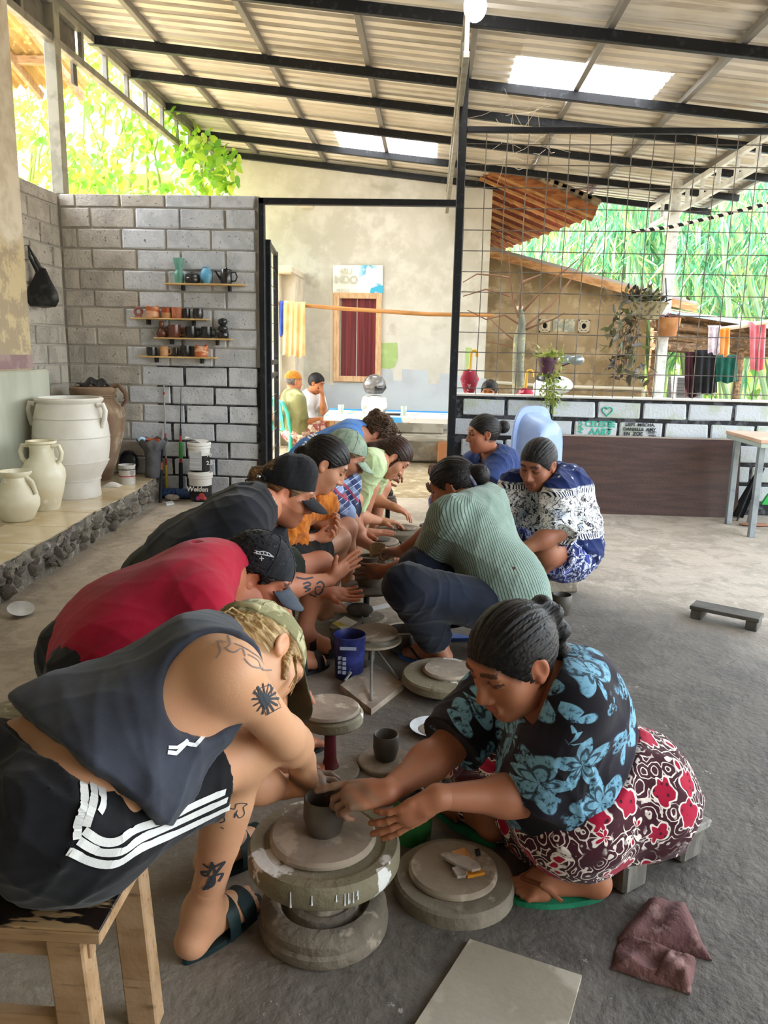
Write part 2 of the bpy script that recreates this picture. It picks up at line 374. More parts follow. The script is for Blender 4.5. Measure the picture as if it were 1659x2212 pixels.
# ---- gate frame and tall post
gt = empty('door_frame', (-.55, W, 0), kind='structure')
def gbox(lo, hi, name, par, m=m_black, bev=.004): return MB().box(lo, hi, bev).build(name, m, par)
gbox((-1.305, W-.03, 0), (-1.262, W+.03, 2.285), 'jamb', gt); gbox((-1.305, W-.03, 2.24), (.165, W+.03, 2.285), 'head', gt)
gbox((.155, W-.035, 0), (.215, W+.03, 3.28), 'jamb', gt)
gl = empty('door_1', (-1.235, W+.06, 0), kind='structure')            # the open gate leaf, seen nearly edge on
def P2(u, z): return (-1.25-u*.09, W+.06+u*.75, z)
for u in (0, 1): MB().bar(P2(u, .05), P2(u, 2.0), .032, .04, (1, 0, 0), .003).build('stile', m_black, gl)
for z in (.07, .98, 1.08, 1.98): MB().bar(P2(0, z), P2(1, z), .03, .035, (0, 0, 1), .003).build('rail', m_black, gl)
for k in range(1, 14):
    z = .07+.147*k; MB().tube([P2(0, z), P2(1, z)], .003, 5).build('wire', m_black, gl)
# ---- wire mesh panel
wm = empty('wire_mesh_panel', (2.6, W, .88), kind='structure')
MB().box((.215, W-.02, 2.745), (5.2, W+.02, 2.785), .004).build('top_rail', m_black, wm)
m_wire = mat('rusty_wire', '5b564f', .7, [(9, .45, .6, '77716a')], metal=.3)
zs = [1.2+(z-1.4)*.857 for z in (3.118, 2.949, 2.774, 2.601, 2.429, 2.252, 2.085, 1.909, 1.738, 1.565, 1.399, 1.235, 1.082)]
for z in zs:
    MB().tube([(.2+x, W+.004*math.sin(x*3+z*9), z+.003*math.sin(x*2.3+z*20)) for x in np.linspace(0, 4.95, 12)], .0036, 5, False).build('wire', m_wire, wm)
for k in range(34):
    x = .214+.148*k
    MB().tube([(x+.004*math.sin(z*4+k), W-.007, z) for z in np.linspace(.88, 2.75, 7)], .0036, 5, False).build('wire', m_wire, wm)
# ---- roof: corrugated sheets, skylights, purlins, battens
ceil = empty('ceiling', (0, 4, RZ), kind='structure')
prof = []
for k in range(6):
    y0 = k*.1467; prof += [(y0, 0), (y0+.075, 0), (y0+.090, .030), (y0+.132, .030)]
prof += [(.8802, 0), (.912, -.001)]
k_ = 0
def sheet(x0, x1, y0, m, name):
    vs = []; fs = []; n = len(prof)
    for x in (x0, x1):
        for dy, dz in prof: vs.append((x-x0, dy, dz-.104*(x-x0)))
    for k in range(n-1): fs.append((k, k+1, n+k+1, n+k))
    return link(name, mesh(name, vs, fs, m), ceil, tuple(V(x0, y0, roofz(x0)+.055+.0025*(k_ % 2)+(.004 if x0 > -2.9 else 0))-wloc(ceil)))
def translucent(name, col, f=.75):
    t = NT(name); d = t.new('BsdfDiffuse'); tr = t.new('BsdfTranslucent'); mx = t.new('MixShader'); mx.inputs[0].default_value = f
    d.inputs[0].default_value = lin(col); tr.inputs[0].default_value = lin(col)
    t.t.links.new(d.outputs[0], mx.inputs[1]); t.t.links.new(tr.outputs[0], mx.inputs[2]); t.t.links.new(mx.outputs[0], t.out.inputs[0]); return t.m
m_sky = translucent('translucent_sheet', 'f2f4f6', .85)
XR = 3.55
for k in range(-15, 6):  # rows far behind the camera are unseen, added to darken the foreground
    y0 = 6.40+.88*k-(.0 if k < 5 else 0)
    if k == 0: parts = [(-2.95, .57, 0), (.57, 1.74, 1), (1.74, XR, 0)]
    elif k == 3: parts = [(-2.95, -1.13, 0), (-1.13, .01, 1), (.01, XR, 0)]
    else: parts = [(-2.95, .3+.3*(k % 2), 0), (.28+.3*(k % 2), XR, 0)]
    if k == 5: continue
    k_ = k
    for i_, (a, c, s) in enumerate(parts): sheet(a-(.03 if i_ else 0), c, y0, m_sky if s else m_sheet, 'skylight_sheet' if s else 'roof_sheet')
for y in (-6, -4.8, -3.6, -2.4, -1.3, -.2, .9, 2.0, 3.2, 4.42, 5.65, 6.88, 7.67, 8.65, 9.65, 10.58):
    MB().bar((-2.86, y, roofz(-2.86)-.036), (3.45, y, roofz(3.45)-.036), .05, .072, (0, 0, 1), .004).build('purlin', m_black, ceil)
m_batten = mat('grey_batten', '7d7a76', .5, metal=.4)
for x in (-2.83, -2.29, -1.41, -.57, .24, 1.1, 1.95, 2.8, 3.4):
    MB().bar((x, -6.7, roofz(x)+.03), (x, 10.8, roofz(x)+.03), .045, .05, (0, 0, 1), .003).build('batten', m_batten, ceil)
def truss(name, x, y0, y1, zt, zb, m, step, start, w=.045):
    t = empty(name, (x, (y0+y1)/2, zb), kind='structure')
    for z in (zt, zb): MB().bar((x, y0, z), (x, y1, z), w, w, (0, 0, 1), .004).build('chord', m, t)
    y = start
    while y < y1: MB().bar((x, y, zb), (x, y, zt), w*.7, w*.7, (0, 1, 0), .003).build('strut', m, t); y += step
    return t
truss('trim_eaves_truss', XL, -2.4, 10.5, 3.62, 3.37, m_steel, .478, -1.0, .055)
truss('trim_middle_truss', .16, 5.12, 10.5, roofz(.16)-.16, roofz(.16)-.42, m_steel, .478, 5.15, .04)
truss('trim_right_truss', 2.62, .5, 10.15, 2.93, 2.73, m_steelw, .45, -.2, .05)
pr = MB().box((2.55, 9.1, -.02), (2.65, 9.2, 3.05), .004).build('post_right', m_steelw, kind='structure')
pl = MB().box((-2.875, W+.0, 2.30), (-2.785, W+.09, 3.60), .004).build('post_left', m_post, kind='structure')
# dark cladding boards closing the truss near the left wall
for k, (y0, y1, z0, z1) in enumerate([(3.2, 6.55, 3.40, 3.62), (6.55, 6.62, 3.2, 3.7)]):
    MB().box((XL-.05, y0, z0), (XL-.03, y1, z1)).build('trim_%d' % (k+1), mat('dusty_board', '6f6a62', .85, [(6, .4, .6, '5c574f')]), kind='structure')
# ---- neighbouring eave, upper left
ev = empty('neighbour_eave', (-3.6, 7.6, 2.9), 'weathered corrugated eave on wooden rafters beyond the block wall, upper left', 'roof')
m_asb = mat('yellowed_corrugated_sheet', 'b59a63', .85, [(3, .4, .62, '9b7f4c'), (12, .55, .66, 'c8b07c')], rnd=.06)
E0 = PY(-60, 186, 8.2); E1 = PY(192, 188, 8.2); up_ = V(-.42, -2.4, 1.15)
for k in range(3):
    b = MB(); w = (E1-E0)/3
    b.grid(lambda u, v: E0+w*(k+u)+up_*v+V(0, 0, .022*math.cos(2*math.pi*u*4)), 32, 1, .006).build('roof_sheet', m_asb, ev)
q = lambda u, v, d=-.05: E0+(E1-E0)*u+up_*v+V(0, 0, d)
MB().bar(q(-.1, .16, -.075), q(.98, .16, -.075), .05, .075, (0, 0, 1), .004).build('purlin', m_wood, ev)
MB().bar(q(-.1, .62, -.075), q(1.0, .62, -.075), .05, .075, (0, 0, 1), .004).build('purlin', m_wood, ev)
for u in (.28, .62, .96): MB().bar(q(u, .02, -.13), q(u, .98, -.13), .05, .08, (0, 0, 1), .004).build('rafter', m_wood, ev)
MB().tube([q(.28, .1, -.55), q(.52, .16, -.12)], .03, 8).build('brace', m_wood, ev)
# ---- house behind the yard
m_house = mat('grey_render', 'c4c1b6', .92, [(1.3, .40, .66, 'b7b3a7'), (5, .42, .66, 'cbc8be'), (2.2, .60, .74, 'aaa596')], (16, .3, .01))
HY = 10.6
hs = empty('house', (-1, HY, 0), 'grey rendered house across the yard with one wooden window', 'house')
hx0, hx1 = -3.4, .73
b = MB(); b.prism([(hx0, HY, 0), (hx1, HY, 0), (hx1, HY, roofz(hx1)+.05), (hx0, HY, roofz(hx0)+.05)], (0, 3, 0)).build('house_wall', m_house, hs)
wp0, wp1 = PY(722, 632, HY), PY(822, 826, HY)
x0, x1, z0, z1 = wp0[0], wp1[0], wp1[2], wp0[2]
wf = empty('window_1', (0, 0, 0)); wf.parent = hs; wf.location = (x0+1, 0, z0)
for lo, hi in (((x0, z0), (x0+.075, z1)), ((x1-.075, z0), (x1, z1)), ((x0+.075, z1-.075), (x1-.075, z1)), ((x0+.075, z0), (x1-.075, z0+.075))):
    MB().box((lo[0], HY-.05, lo[1]), (hi[0], HY+.0, hi[1]), .006).build('window_frame', mat('peach_wood_frame', 'd3b08a', .7, [(8, .42, .6, 'c09a74', (6, 6, 1))]), wf)
MB().grid(lambda u, v: (x0+.06+u*(x1-x0-.12), HY-.012+.008*math.sin(u*30)+.006*math.sin(u*13+1), z0+.06+v*(z1-z0-.12)), 60, 4).build('curtain', mat('maroon_curtain', '8f4245', .9, [(3, .4, .6, '6d3034', (14, 1, .2))]), wf, True)
tg = NT('window_glass'); tg.fin(lin('20242a'), .05, 0, .5); tg.b.inputs['Alpha'].default_value = .08
MB().box((x0+.06, HY-.03, z0+.06), (x1-.06, HY-.027, z1-.06)).build('pane', tg.m, wf)
MB().box((x0-.05, HY-.012, z0-.05), (x0, HY+.0, z1+.02)).build('render_edge', mat('pale_render', 'd2c9b8', .9), wf)
# lower walls: paint patches that stop in a ragged stepped line
def patch(pxs, m, name='paint_patch', y=HY-.004):
    return MB().prism([PY(x, yy, y) for x, yy in pxs], (0, .0035, 0)).build(name, m, hs)
patch([(690, 826), (740, 828), (820, 826), (822, 797), (848, 798), (850, 822), (868, 822), (869, 797), (924, 800), (926, 829), (949, 829), (950, 806), (975, 808), (1002, 812), (1050, 818), (1050, 905), (690, 905)], mat('pale_blue_paint', 'b7bfc4', .7, [(2, .4, .65, 'adb2b8')]))
patch([(823, 741), (858, 740), (860, 772), (853, 792), (842, 797), (823, 795)], mat('pale_green_paint', '9fb878', .8, [(5, .45, .6, 'b0c48c')]))
patch([(1006, 750), (1020, 752), (1019, 800), (1006, 800)], mat('pale_green_paint', '9fb878', .8))
sg = MB().grid(lambda u, v: PY(719+108*u, 634-61*v, HY-.03+.008*math.sin(7*u+3*v))+V(0, 0, .01*math.sin(9*u)*(1-v)), 16, 8, (0, -.004, 0)).build('banner', (lambda t: t.fin(t.mix(t.ma('MULTIPLY', t.step(t.noise(3.2, 3), .5, .56), t.step(t.sep(t.co('Object', False))[0], -.05, .12)), t.mix(t.step(t.noise(9, 4), .5, .6), lin('e3e4de'), lin('cfd8d6')), lin('3fa9cf')), .7))(NT('faded_banner_print')), hs, True)
m_emb = mat('faded_print_grey', 'b9b6a6', .8)
for s, px, py, sz in (('4SU', 733, 592, .10), ('NDO', 722, 611, .13), ('INDON', 727, 630, .05)):
    p = PY(px, py, HY-.045); text('lettering', s, sz, p, (math.pi/2, 0, 0), m_emb, hs, .001)
# porch step at the foot of the house
MB().box((-1.2, 9.3, -.02), (.35, HY, .17), .02).build('step', mat('old_concrete', '9c9484', .95, [(5, .4, .62, '7d7565')], (20, .5)), hs)
MB().box((-1.6, 9.9, .17), (.2, HY, .36), .02).build('step', mat('old_concrete', '9c9484', .95), hs)
# roof overhang of terracotta tiles on rafters, right of the house
A, Bp, Cp = PY(1058, 368, 10.2), PY(1284, 466, 10.2), PY(1062, 548, 13.4)
Dp = A+(Cp-Bp); m_terra = mat('terracotta_tile', '9a5236', .9, [(4, .4, .62, '83432b'), (20, .55, .66, '6d3a28')], rnd=.16)
vA = Bp-A; vC = Cp-Bp; nrm = np.cross(vA, vC); nrm /= np.linalg.norm(nrm); nrm = nrm*np.sign(nrm[2])
nu, nv = 11, 12
for i in range(nu):
    for j in range(nv):
        o_ = A+vA*(i/nu)+vC*((j-.0)/nv)+nrm*.03; e1 = vA/nu*1.1; e2 = vC/nv*.9
        MB().prism([o_, o_+e1-nrm*.02, o_+e1+e2-nrm*.02, o_+e2], nrm*.018).build('roof_tile', m_terra, hs)
m_lath = mat('pale_lath', 'c79a66', .85, [(5, .4, .6, 'a87a48')])
for j in range(12): MB().bar(A+vC*(j/11.)-nrm*.03, Bp+vC*(j/11.)-nrm*.03, .03, .035, nrm).build('rafter', m_lath, hs)
MB().bar(A+nrm*.02, Bp+nrm*.02, .04, .19, (0, 0, 1), .005).build('barge_board', mat('barge_wood', 'a2683f', .8, [(6, .4, .6, '7d4c2c', (1, 4, 4))]), hs)
for i in range(9):
    c_ = A+vA*(.30+.70*(i+.5)/9)+V(0, -.02, .15); MB().obox(c_, vA/np.linalg.norm(vA), (0, 1, 0), np.cross(vA/np.linalg.norm(vA), (0, 1, 0)), (.10, .11, .035), .02).build('verge_tile', mat('mossy_tile', '6d5f50', .95, [(9, .42, .6, '8d7f6a')], rnd=.2), hs)
# concrete pillar with a cap slab by the clothes pole
cs = empty('outhouse', (-1.87, 9.8, 0), 'pale concrete outhouse with a cap slab beside the washing pole', 'shed')
p0 = PY(603, 600, 9.8); m_pale = mat('sunny_concrete', 'cfc6b4', .9, [(3, .4, .65, 'b5ab98')], (18, .3))  # plain pale concrete colour
MB().box((-3.0, 9.8, -.02), (p0[0], 10.55, 2.08)).build('wall_panel', m_pale, cs)
MB().box((-3.0, 9.95, -.02), (p0[0]+.17, 10.6, 2.08)).build('wall_panel', m_pale, cs)
MB().box((-3.0, 9.68, 2.08), (PY(634, 575, 9.8)[0], 10.6, 2.17), .015).build('cap_slab', m_pale, cs)
MB().box((-.0, 0, 0), (.16, .05, .1), .01).build('x', m_pale).name = 'wall_box'; bpy.data.objects['wall_box'].location = tuple(PY(671, 446, HY-.03)); bpy.data.objects['wall_box'].parent = hs; bpy.data.objects['wall_box'].location = tuple(PY(664, 450, HY-.05)-wloc(hs))
# second building right of the house
ob = empty('outbuilding', (2, 11.5, 0), 'brown rendered outbuilding with sloping plank roof behind the wire mesh', 'building')
BY = 11.5; bp = [PY(1050, 540, BY), PY(1400, 632, BY), PY(1394, 850, BY)]
m_brown = mat('brown_render', 'a08b6a', .95, [(1.8, .42, .62, '8a7657'), (6, .5, .64, 'b09c7c'), (2.6, .58, .68, '7c6b50')], (20, .35))
MB().prism([(bp[0][0], BY, 0), (bp[2][0], BY, 0), (bp[1][0], BY, bp[1][2]), (bp[0][0], BY, bp[0][2])], (0, 2.5, 0)).build('wall_panel', m_brown, ob)
e0, e1 = PY(1050, 538, BY-.25), PY(1505, 660, BY-.25)
MB().prism([e0, e1, e1+V(0, 0, .05), e0+V(0, 0, .05)], (0, 3, 0)).build('roof_sheet', mat('grey_roof_sheet', '8d8a84', .6), ob)
MB().bar(e0-V(0, .02, .05), e1-V(0, .02, .05), .03, .10, (0, 0, 1)).build('fascia', mat('fascia_wood', 'b58a5c', .8, [(6, .4, .6, '94693f', (1, 4, 4))]), ob)
def vent(px0, px1, py0, py1):
    a, c = PY(px0, py1, BY-.02), PY(px1, py0, BY-.02); w = c[0]-a[0]; h = c[2]-a[2]; o2 = V((a[0]+c[0])/2, BY-.02, (a[2]+c[2])/2)
    f = MB()
    for lo, hi in (((-w/2, -h/2), (w/2, -h/2+.02)), ((-w/2, h/2-.02), (w/2, h/2)), ((-w/2, -h/2), (-w/2+.02, h/2)), ((w/2-.02, -h/2), (w/2, h/2))): f.box(o2+V(lo[0], -.01, lo[1]), o2+V(hi[0], .02, hi[1]))
    f.tube([o2+V(.30*w*math.cos(t), -.005, .30*h*math.sin(t)) for t in np.linspace(0, 2*math.pi, 17)], .016, 6)
    for t in (.78, 2.36, 3.93, 5.5): f.tube([o2+V(.3*w*math.cos(t), -.005, .3*h*math.sin(t)), o2+V(.6*w*math.cos(t), -.005, .6*h*math.sin(t))], .014, 5)
    vo = f.build('vent_block', mat('vent_concrete', 'b5a98f', .9), ob)
    MB().box(o2+V(-w/2, .005, -h/2), o2+V(w/2, .019, h/2)).build('void', mat('dark_void', '15120f', .9), vo)
vent(1164, 1189, 690, 717); vent(1248, 1274, 691, 718)
a, c = PY(1192, 716, BY-.01), PY(1244, 690, BY-.01)
for k in range(2): MB().box((a[0]+k*(c[0]-a[0])/2+.01, BY-.012, a[2]), (a[0]+(k+1)*(c[0]-a[0])/2-.01, BY-.0, c[2])).build('vent_panel', mat('mottled_panel', '8c8f80', .8, [(14, .5, .56, 'b3a98e')]), ob)
pp = [PY(1044, 824, BY-.06), PY(1180, 834, BY-.06), PY(1390, 840, BY-.06)]
MB().tube(pp, .024, 8).build('pipe', mat('white_pipe', 'ddd6c4', .4), ob)
MB().tube([pp[2], pp[2]-V(0, 0, .35)], .024, 8).build('pipe', mat('white_pipe', 'ddd6c4', .4), ob)
# ---- lamp under the middle truss
lp = PY(1027, 6, 5.0)
lb = empty('bulb_lamp', lp, 'glowing white bulb under the roof beam above the tall post', 'lamp')
te = NT('lit_bulb'); te.b.inputs['Emission Color'].default_value = (1, .97, .92, 1); te.b.inputs['Emission Strength'].default_value = 14
MB().ell(lp+V(0, 0, -.02), (.066, .066, .08), 20).build('bulb', te.m, lb, True)
MB().lathe(lp+V(0, 0, .05), [(.03, -.02), (.034, .02), (.03, .08), (.02, .1)], 16).build('socket', mat('white_plastic', 'dcdad4', .4), lb, True)
MB().tube([lp+V(0, 0, .12), lp+V(-.03, .05, roofz(lp[0])-.3-lp[2]+.12), lp+V(-.03, .06, roofz(lp[0])-lp[2])], .006, 6).build('cord', m_black, lb)
# ================================================================== POTTERS' WHEELS, POTS, TOOLS
m_clayd = mat('wet_dark_clay', '4c463e', .5, [(9, .42, .66, '575047')], (60, .06))
m_clay = mat('dried_clay_board', '9d8f7e', .85, [(5, .4, .62, '87796a'), (14, .56, .66, 'b5a794')], (40, .3))
m_conc = mat('wheel_concrete', '8c8271', .9, [(5, .4, .62, '776e5f'), (16, .6, .68, 'a59a88')], (45, .5))
m_concw = mat('splashed_concrete', '8d846f', .85, [(4, .42, .6, '7b735c'), (9, .61, .64, 'd9d8d2')], (45, .5))
m_white = mat('white_enamel', 'd6d9dc', .3, [(5, .5, .66, 'b9bbb8')])
def depth(p): return float((np.asarray(p)-CP)@FW)
def disc(name, c, r, th, m, par, top=0, wob=.004, n=40, rim=.006):
    prof = [(0, 0), (r-rim, 0), (r, rim), (r, th-rim), (r-rim, th), (r*.5, th+top), (0, th+top)]
    return MB().lathe(c, prof, n, wob=wob, seed=c[0]*9).build(name, m, par, 30)
def wat(px, py, Y): return PY(px, py, Y)
# front wheel
Y1 = 1.447; c1 = V(-.187, Y1, 0); zt = float(PY(686, 1812, Y1)[2])
w1 = empty('potters_wheel', c1, 'big white-splashed concrete wheel on a moulded round base, a dark cup on it', 'wheel')
MB().lathe(c1, [(0, 0), (.130, 0), (.136, .008), (.137, .026), (.131, .033), (.133, .038), (.133, .052), (.127, .060), (.112, .066), (.098, .067), (.092, .060), (.088, .046), (.080, .044), (.076, .050), (.074, .062), (.064, .065), (.056, .062), (.052, .068), (.050, .078), (.044, .082), (.0, .082)], 48).build('base', mat('old_base_concrete', '7d7263', .95, [(6, .4, .62, '675e51'), (20, .58, .66, '958a79')], (50, .6)), w1, 35)
MB().lathe(c1, [(.047, .07), (.043, .12), (.043, zt-.05), (0, zt-.05)], 24).build('column', mat('black_grease', '23211f', .6), w1, True)
MB().lathe(c1, [(0, zt-.056), (.13, zt-.056), (.152, zt-.05), (.158, zt-.04), (.158, zt-.012), (.152, zt), (.128, zt-.001), (.122, zt-.006), (0, zt-.006)], 56).build('flywheel', m_concw, w1, 35)
b = MB(); g = np.random.default_rng(4)
for k in range(8):                                      # slip drips down the rim
    th = -1.75+.75*g.uniform(-1, 1); L = g.uniform(.008, .038); p = c1+V(.1585*math.cos(th), .1585*math.sin(th), zt-.012)
    b.tube([p, p-V(0, 0, L*.6), p-V(0, 0, L)], [.0012, .0015, .0024], 6)
b.build('drips', m_white, w1, True, kind='stuff')
disc('bat', c1+V(-.004, .008, zt-.006), .111, .0185, m_clay, w1)
zb = zt+.0125
def cup(name, c, r, h, m, label, cat='cup', group=None, t=.006, belly=.0, foot=.92, par=None, bot=None):
    prof = [(0, .002), (r*foot-.004, 0), (r*foot, .004), (r*(1+belly), h*.45), (r, h-.003), (r-t*.5, h), (r-t, h-.003), (r*(1+belly)-t, h*.45), (r*foot-t, .012), (0, .010)]
    o = MB().lathe(c, prof, 32).build(name, m, None, 50); return tag(o, label, cat, group)
cup('clay_cup', c1+V(-.002, .012, zb), .0425, .079, m_clayd, 'dark wet clay cup standing on the bat of the front wheel', foot=.86, belly=.03)
# low wheel on the right
Y2 = 1.585; c2 = V(.094, Y2, 0); zz = float(PY(985, 1888, Y2)[2])
w2 = empty('potters_wheel', c2, 'low concrete wheel on the floor with shell scrapers lying on its bat', 'wheel')
MB().lathe(c2, [(0, 0), (.09, 0), (.1, .03), (.1, zz-.04), (0, zz-.04)], 32).build('base', mat('black_grease', '23211f', .6), w2, True)
disc('flywheel', c2+V(0, 0, zz-.045), .137, .045, m_conc, w2); disc('bat', c2+V(-.004, .004, zz-.002), .101, .018, m_clay, w2)
zs2 = zz+.0165
def shard(pts, m, label, z, t=.003, cat='scraper', name='shell_scraper', bend=.004):
    P = [PZ(x, y, z) for x, y in pts]; c = sum(P)/len(P); n = len(P)
    b = MB(); top = [p+V(0, 0, t+bend) for p in P]; bo = [p for p in P]
    b.add(bo+top+[c+V(0, 0, t)], [tuple(range(n))[::-1]]+[(i, (i+1) % n, n+(i+1) % n, n+i) for i in range(n)]+[(n+i, n+(i+1) % n, 2*n) for i in range(n)])
    return b.build(name, m, None, False, label, cat)
m_shell = mat('grey_shell', 'b7aba0', .5, [(20, .45, .6, '8d8078')]); m_or = mat('orange_plastic', 'd08a26', .5, [(20, .55, .62, 'b5741d')])
shard([(975, 1845), (1003, 1836), (1022, 1862), (1047, 1890), (1010, 1898), (990, 1870)], m_or, 'orange scraper lying beneath the shell on the low wheel', zs2)
shard([(951, 1852), (960, 1846), (1010, 1855), (1036, 1872), (1038, 1880), (1020, 1884), (985, 1872)], m_shell, 'long grey shell scraper lying on the low front wheel', zs2+.008)
shard([(976, 1880), (990, 1876), (1010, 1886), (1006, 1896), (988, 1898)], m_shell, 'small round grey shell scraper at the edge of the orange scraper', zs2+.004)
shard([(1025, 1840), (1035, 1838), (1038, 1848), (1028, 1850)], mat('black_rubber', '1b1b1c', .6), 'small black chip beside the orange scraper', zs2, name='chip', cat='chip')
# wheel with a red stand
Y3 = 2.05; c3 = V(-.255, Y3, 0); z3 = float(PY(714, 1527, Y3)[2]); x3 = PY(714, 1527, Y3)[0]; c3 = V(x3, Y3, 0)
w3 = empty('potters_wheel', c3, 'wheel with a dark red column between the blonde potter and the dark cup', 'wheel')
disc('base', c3, .085, .016, m_conc, w3, .006)
MB().lathe(c3, [(.03, .015), (.022, .03), (.018, .05), (.016, z3-.035), (0, z3-.035)], 20).build('column', mat('dark_red_paint', '571a20', .45), w3, True)
disc('flywheel', c3+V(.004, 0, z3-.045), .0895, .034, m_concw, w3); disc('bat', c3+V(-.004, 0, z3-.011), .0885, .013, m_clay, w3)
# board with a second dark cup
c4 = V(-.093, 2.12, 0)
tag(MB().lathe(c4, [(0, 0), (.082, 0), (.083, .004), (.083, .011), (.079, .014), (0, .014)], 40).build('clay_board', m_clay, None, 30), 'round grey board on the floor under the second dark cup', 'board')
cup('clay_cup', c4+V(0, .005, .014), .0375, .078, m_clayd, 'dark clay cup on a round board on the floor', foot=.85, belly=.03)
# plates on the floor
pc = PZ(932, 1567, .02); tag(MB().lathe(V(pc[0], pc[1], 0), [(0, .004), (.04, 0), (.068, .016), (.07, .019), (.066, .019), (.042, .006), (0, .006)], 36).build('dish', m_white, None, True), 'white enamel dish of clay water on the floor by the floral blouse', 'dish')
MB().lathe(V(pc[0], pc[1], .006), [(0, 0), (.042, 0), (.041, .002), (0, .002)], 24).build('slip', mat('slip_water', '8d8171', .2), bpy.data.objects['dish'])
pc = PZ(962, 1660, .02); tag(MB().lathe(V(pc[0], pc[1], 0), [(0, .004), (.03, 0), (.046, .014), (.047, .017), (.043, .017), (.028, .006), (0, .006)], 32).build('saucer', mat('beige_glaze', 'b39a78', .5, [(12, .45, .6, '8f7a5e')]), None, True), 'small beige saucer with clay scraps beside the white dish', 'dish')
# wheel partly behind the front woman's head
Y5 = 2.655; p5 = PY(963, 1452, Y5); c5 = V(p5[0], Y5, 0); z5 = float(p5[2])
w5 = empty('potters_wheel', c5, 'low white-rimmed concrete wheel behind the head of the woman in the floral blouse', 'wheel')
MB().lathe(c5, [(0, 0), (.1, 0), (.1, z5-.03), (0, z5-.03)], 28).build('base', mat('black_grease', '23211f', .6), w5, True)
disc('flywheel', c5+V(-.004, 0, z5-.04), .153, .036, m_concw, w5); disc('bat', c5+V(.006, .01, z5-.004), .088, .016, m_clay, w5)
# tripod wheel on a square slab
Y6 = 2.86; p6 = PY(803, 1378, Y6); c6 = V(p6[0], Y6, 0); z6 = float(p6[2])
w6 = empty('potters_wheel', c6, 'wheel on four thin steel struts standing on a square wooden slab', 'wheel')
sl = [PZ(735, 1480, .02), PZ(802, 1533, .02), PZ(873, 1478, .02), PZ(806, 1432, .02)]
MB().prism([V(p[0], p[1], 0) for p in sl], (0, 0, .022)).build('slab', m_clay, w6)
MB().tube([c6+V(0, 0, .02), c6+V(0, 0, z6-.006)], .013, 10).build('column', m_steel, w6, True)
for p in sl:
    q_ = c6+.86*(V(p[0], p[1], 0)-c6)+V(0, 0, .022); MB().tube([q_, c6+V(0, 0, z6-.03)+.08*(q_-c6)], .005, 6).build('strut', m_steel, w6)
disc('flywheel', c6+V(0, 0, z6-.008), .116, .009, mat('splashed_plate', 'a59c88', .8, [(12, .48, .56, 'd5d1c6'), (5, .45, .6, '8b816d')], (40, .5)), w6, rim=.002)
MB().lathe(c6+V(.012, .004, z6), [(0, 0), (.062, 0), (.068, .012), (.085, .014), (.089, .018), (.089, .027), (.085, .03), (0, .03)], 40, wob=.004).build('bat', m_clay, w6, 30)
# wheel of the woman in the green striped shirt
Y7 = 3.36; p7 = PY(800, 1268, Y7); c7 = V(PY(792, 1268, Y7)[0], Y7, 0); z7 = float(p7[2])
w7 = empty('potters_wheel', c7, 'flat wheel on a thin black post with a small round jar on it', 'wheel')
disc('base', c7, .09, .02, m_conc, w7)
MB().tube([c7+V(0, 0, .02), c7+V(0, 0, z7)], .014, 10).build('column', m_black, w7, True)
disc('flywheel', c7+V(.02, 0, z7-.008), .124, .012, mat('dark_wet_board', '6b6257', .5, [(6, .4, .6, '524b43')]), w7, rim=.003)
b = PY(795, 1258, Y7+.02); hb = .135
tag(MB().lathe((b[0], Y7+.02, z7+.004), [(0, 0), (.042, 0), (.06, .03), (.064, .055), (.058, .085), (.044, .105), (.040, .113), (.044, .122), (.048, .13), (.047, .135), (.040, .135), (.036, .12), (.03, .118), (0, .1)], 36).build('clay_jar', mat('shiny_wet_clay', '6a6156', .3, [(10, .45, .6, '7b7266')]), None, True), 'small round clay jar with a collared mouth between the potters hands', 'jar')
# farther wheels of the left row
def wheel(px, py, Y, r, label, bats, th=.035, base=.09, stand=m_black):
    p = PY(px, py, Y); c = V(p[0], Y, 0); z = float(p[2]); w = empty('potters_wheel', c, label, 'wheel')
    disc('base', c, base, .022, m_conc, w, .004); MB().tube([c+V(0, 0, .02), c+V(0, 0, z-.01)], .016, 10).build('column', stand, w, True)
    disc('flywheel', c+V(0, 0, z-th), r, th, m_conc, w); zz_ = z-.001
    for (dx, rr, t) in bats: disc('bat', c+V(dx, 0, zz_), rr, t, m_clay, w); zz_ += t-.001
    return c, zz_
c8, z8 = wheel(820, 1172, 3.86, .105, 'wheel with a flattened clay disc under the hand of the potter in the plaid shirt', [(.004, .093, .016)], .012)
tag(MB().lathe((c8[0]+.01, c8[1], z8-.001), [(0, 0), (.055, 0), (.05, .01), (.02, .016), (0, .013)], 24, wob=.03).build('clay_pat', m_clayd, None, True), 'flattened lump of wet clay under the plaid-shirted potters palm', 'clay')
c9, z9 = wheel(864, 1143, 4.34, .145, 'wide thick wheel before the woman in the pale yellow top', [(.045, .046, .016)], .04, .11)
c10, z10 = wheel(838, 1082, 5.12, .062, 'farthest wheel of the row with a tall lump of clay', [(0, .058, .022), (-.004, .054, .02)], .022)
tag(MB().lathe((c10[0]-.006, c10[1], z10-.001), [(0, 0), (.036, 0), (.042, .02), (.03, .045), (.012, .062), (0, .064)], 20, wob=.04).build('clay_lump', m_clayd, None, True), 'lump of dark clay on the farthest wheel', 'clay')
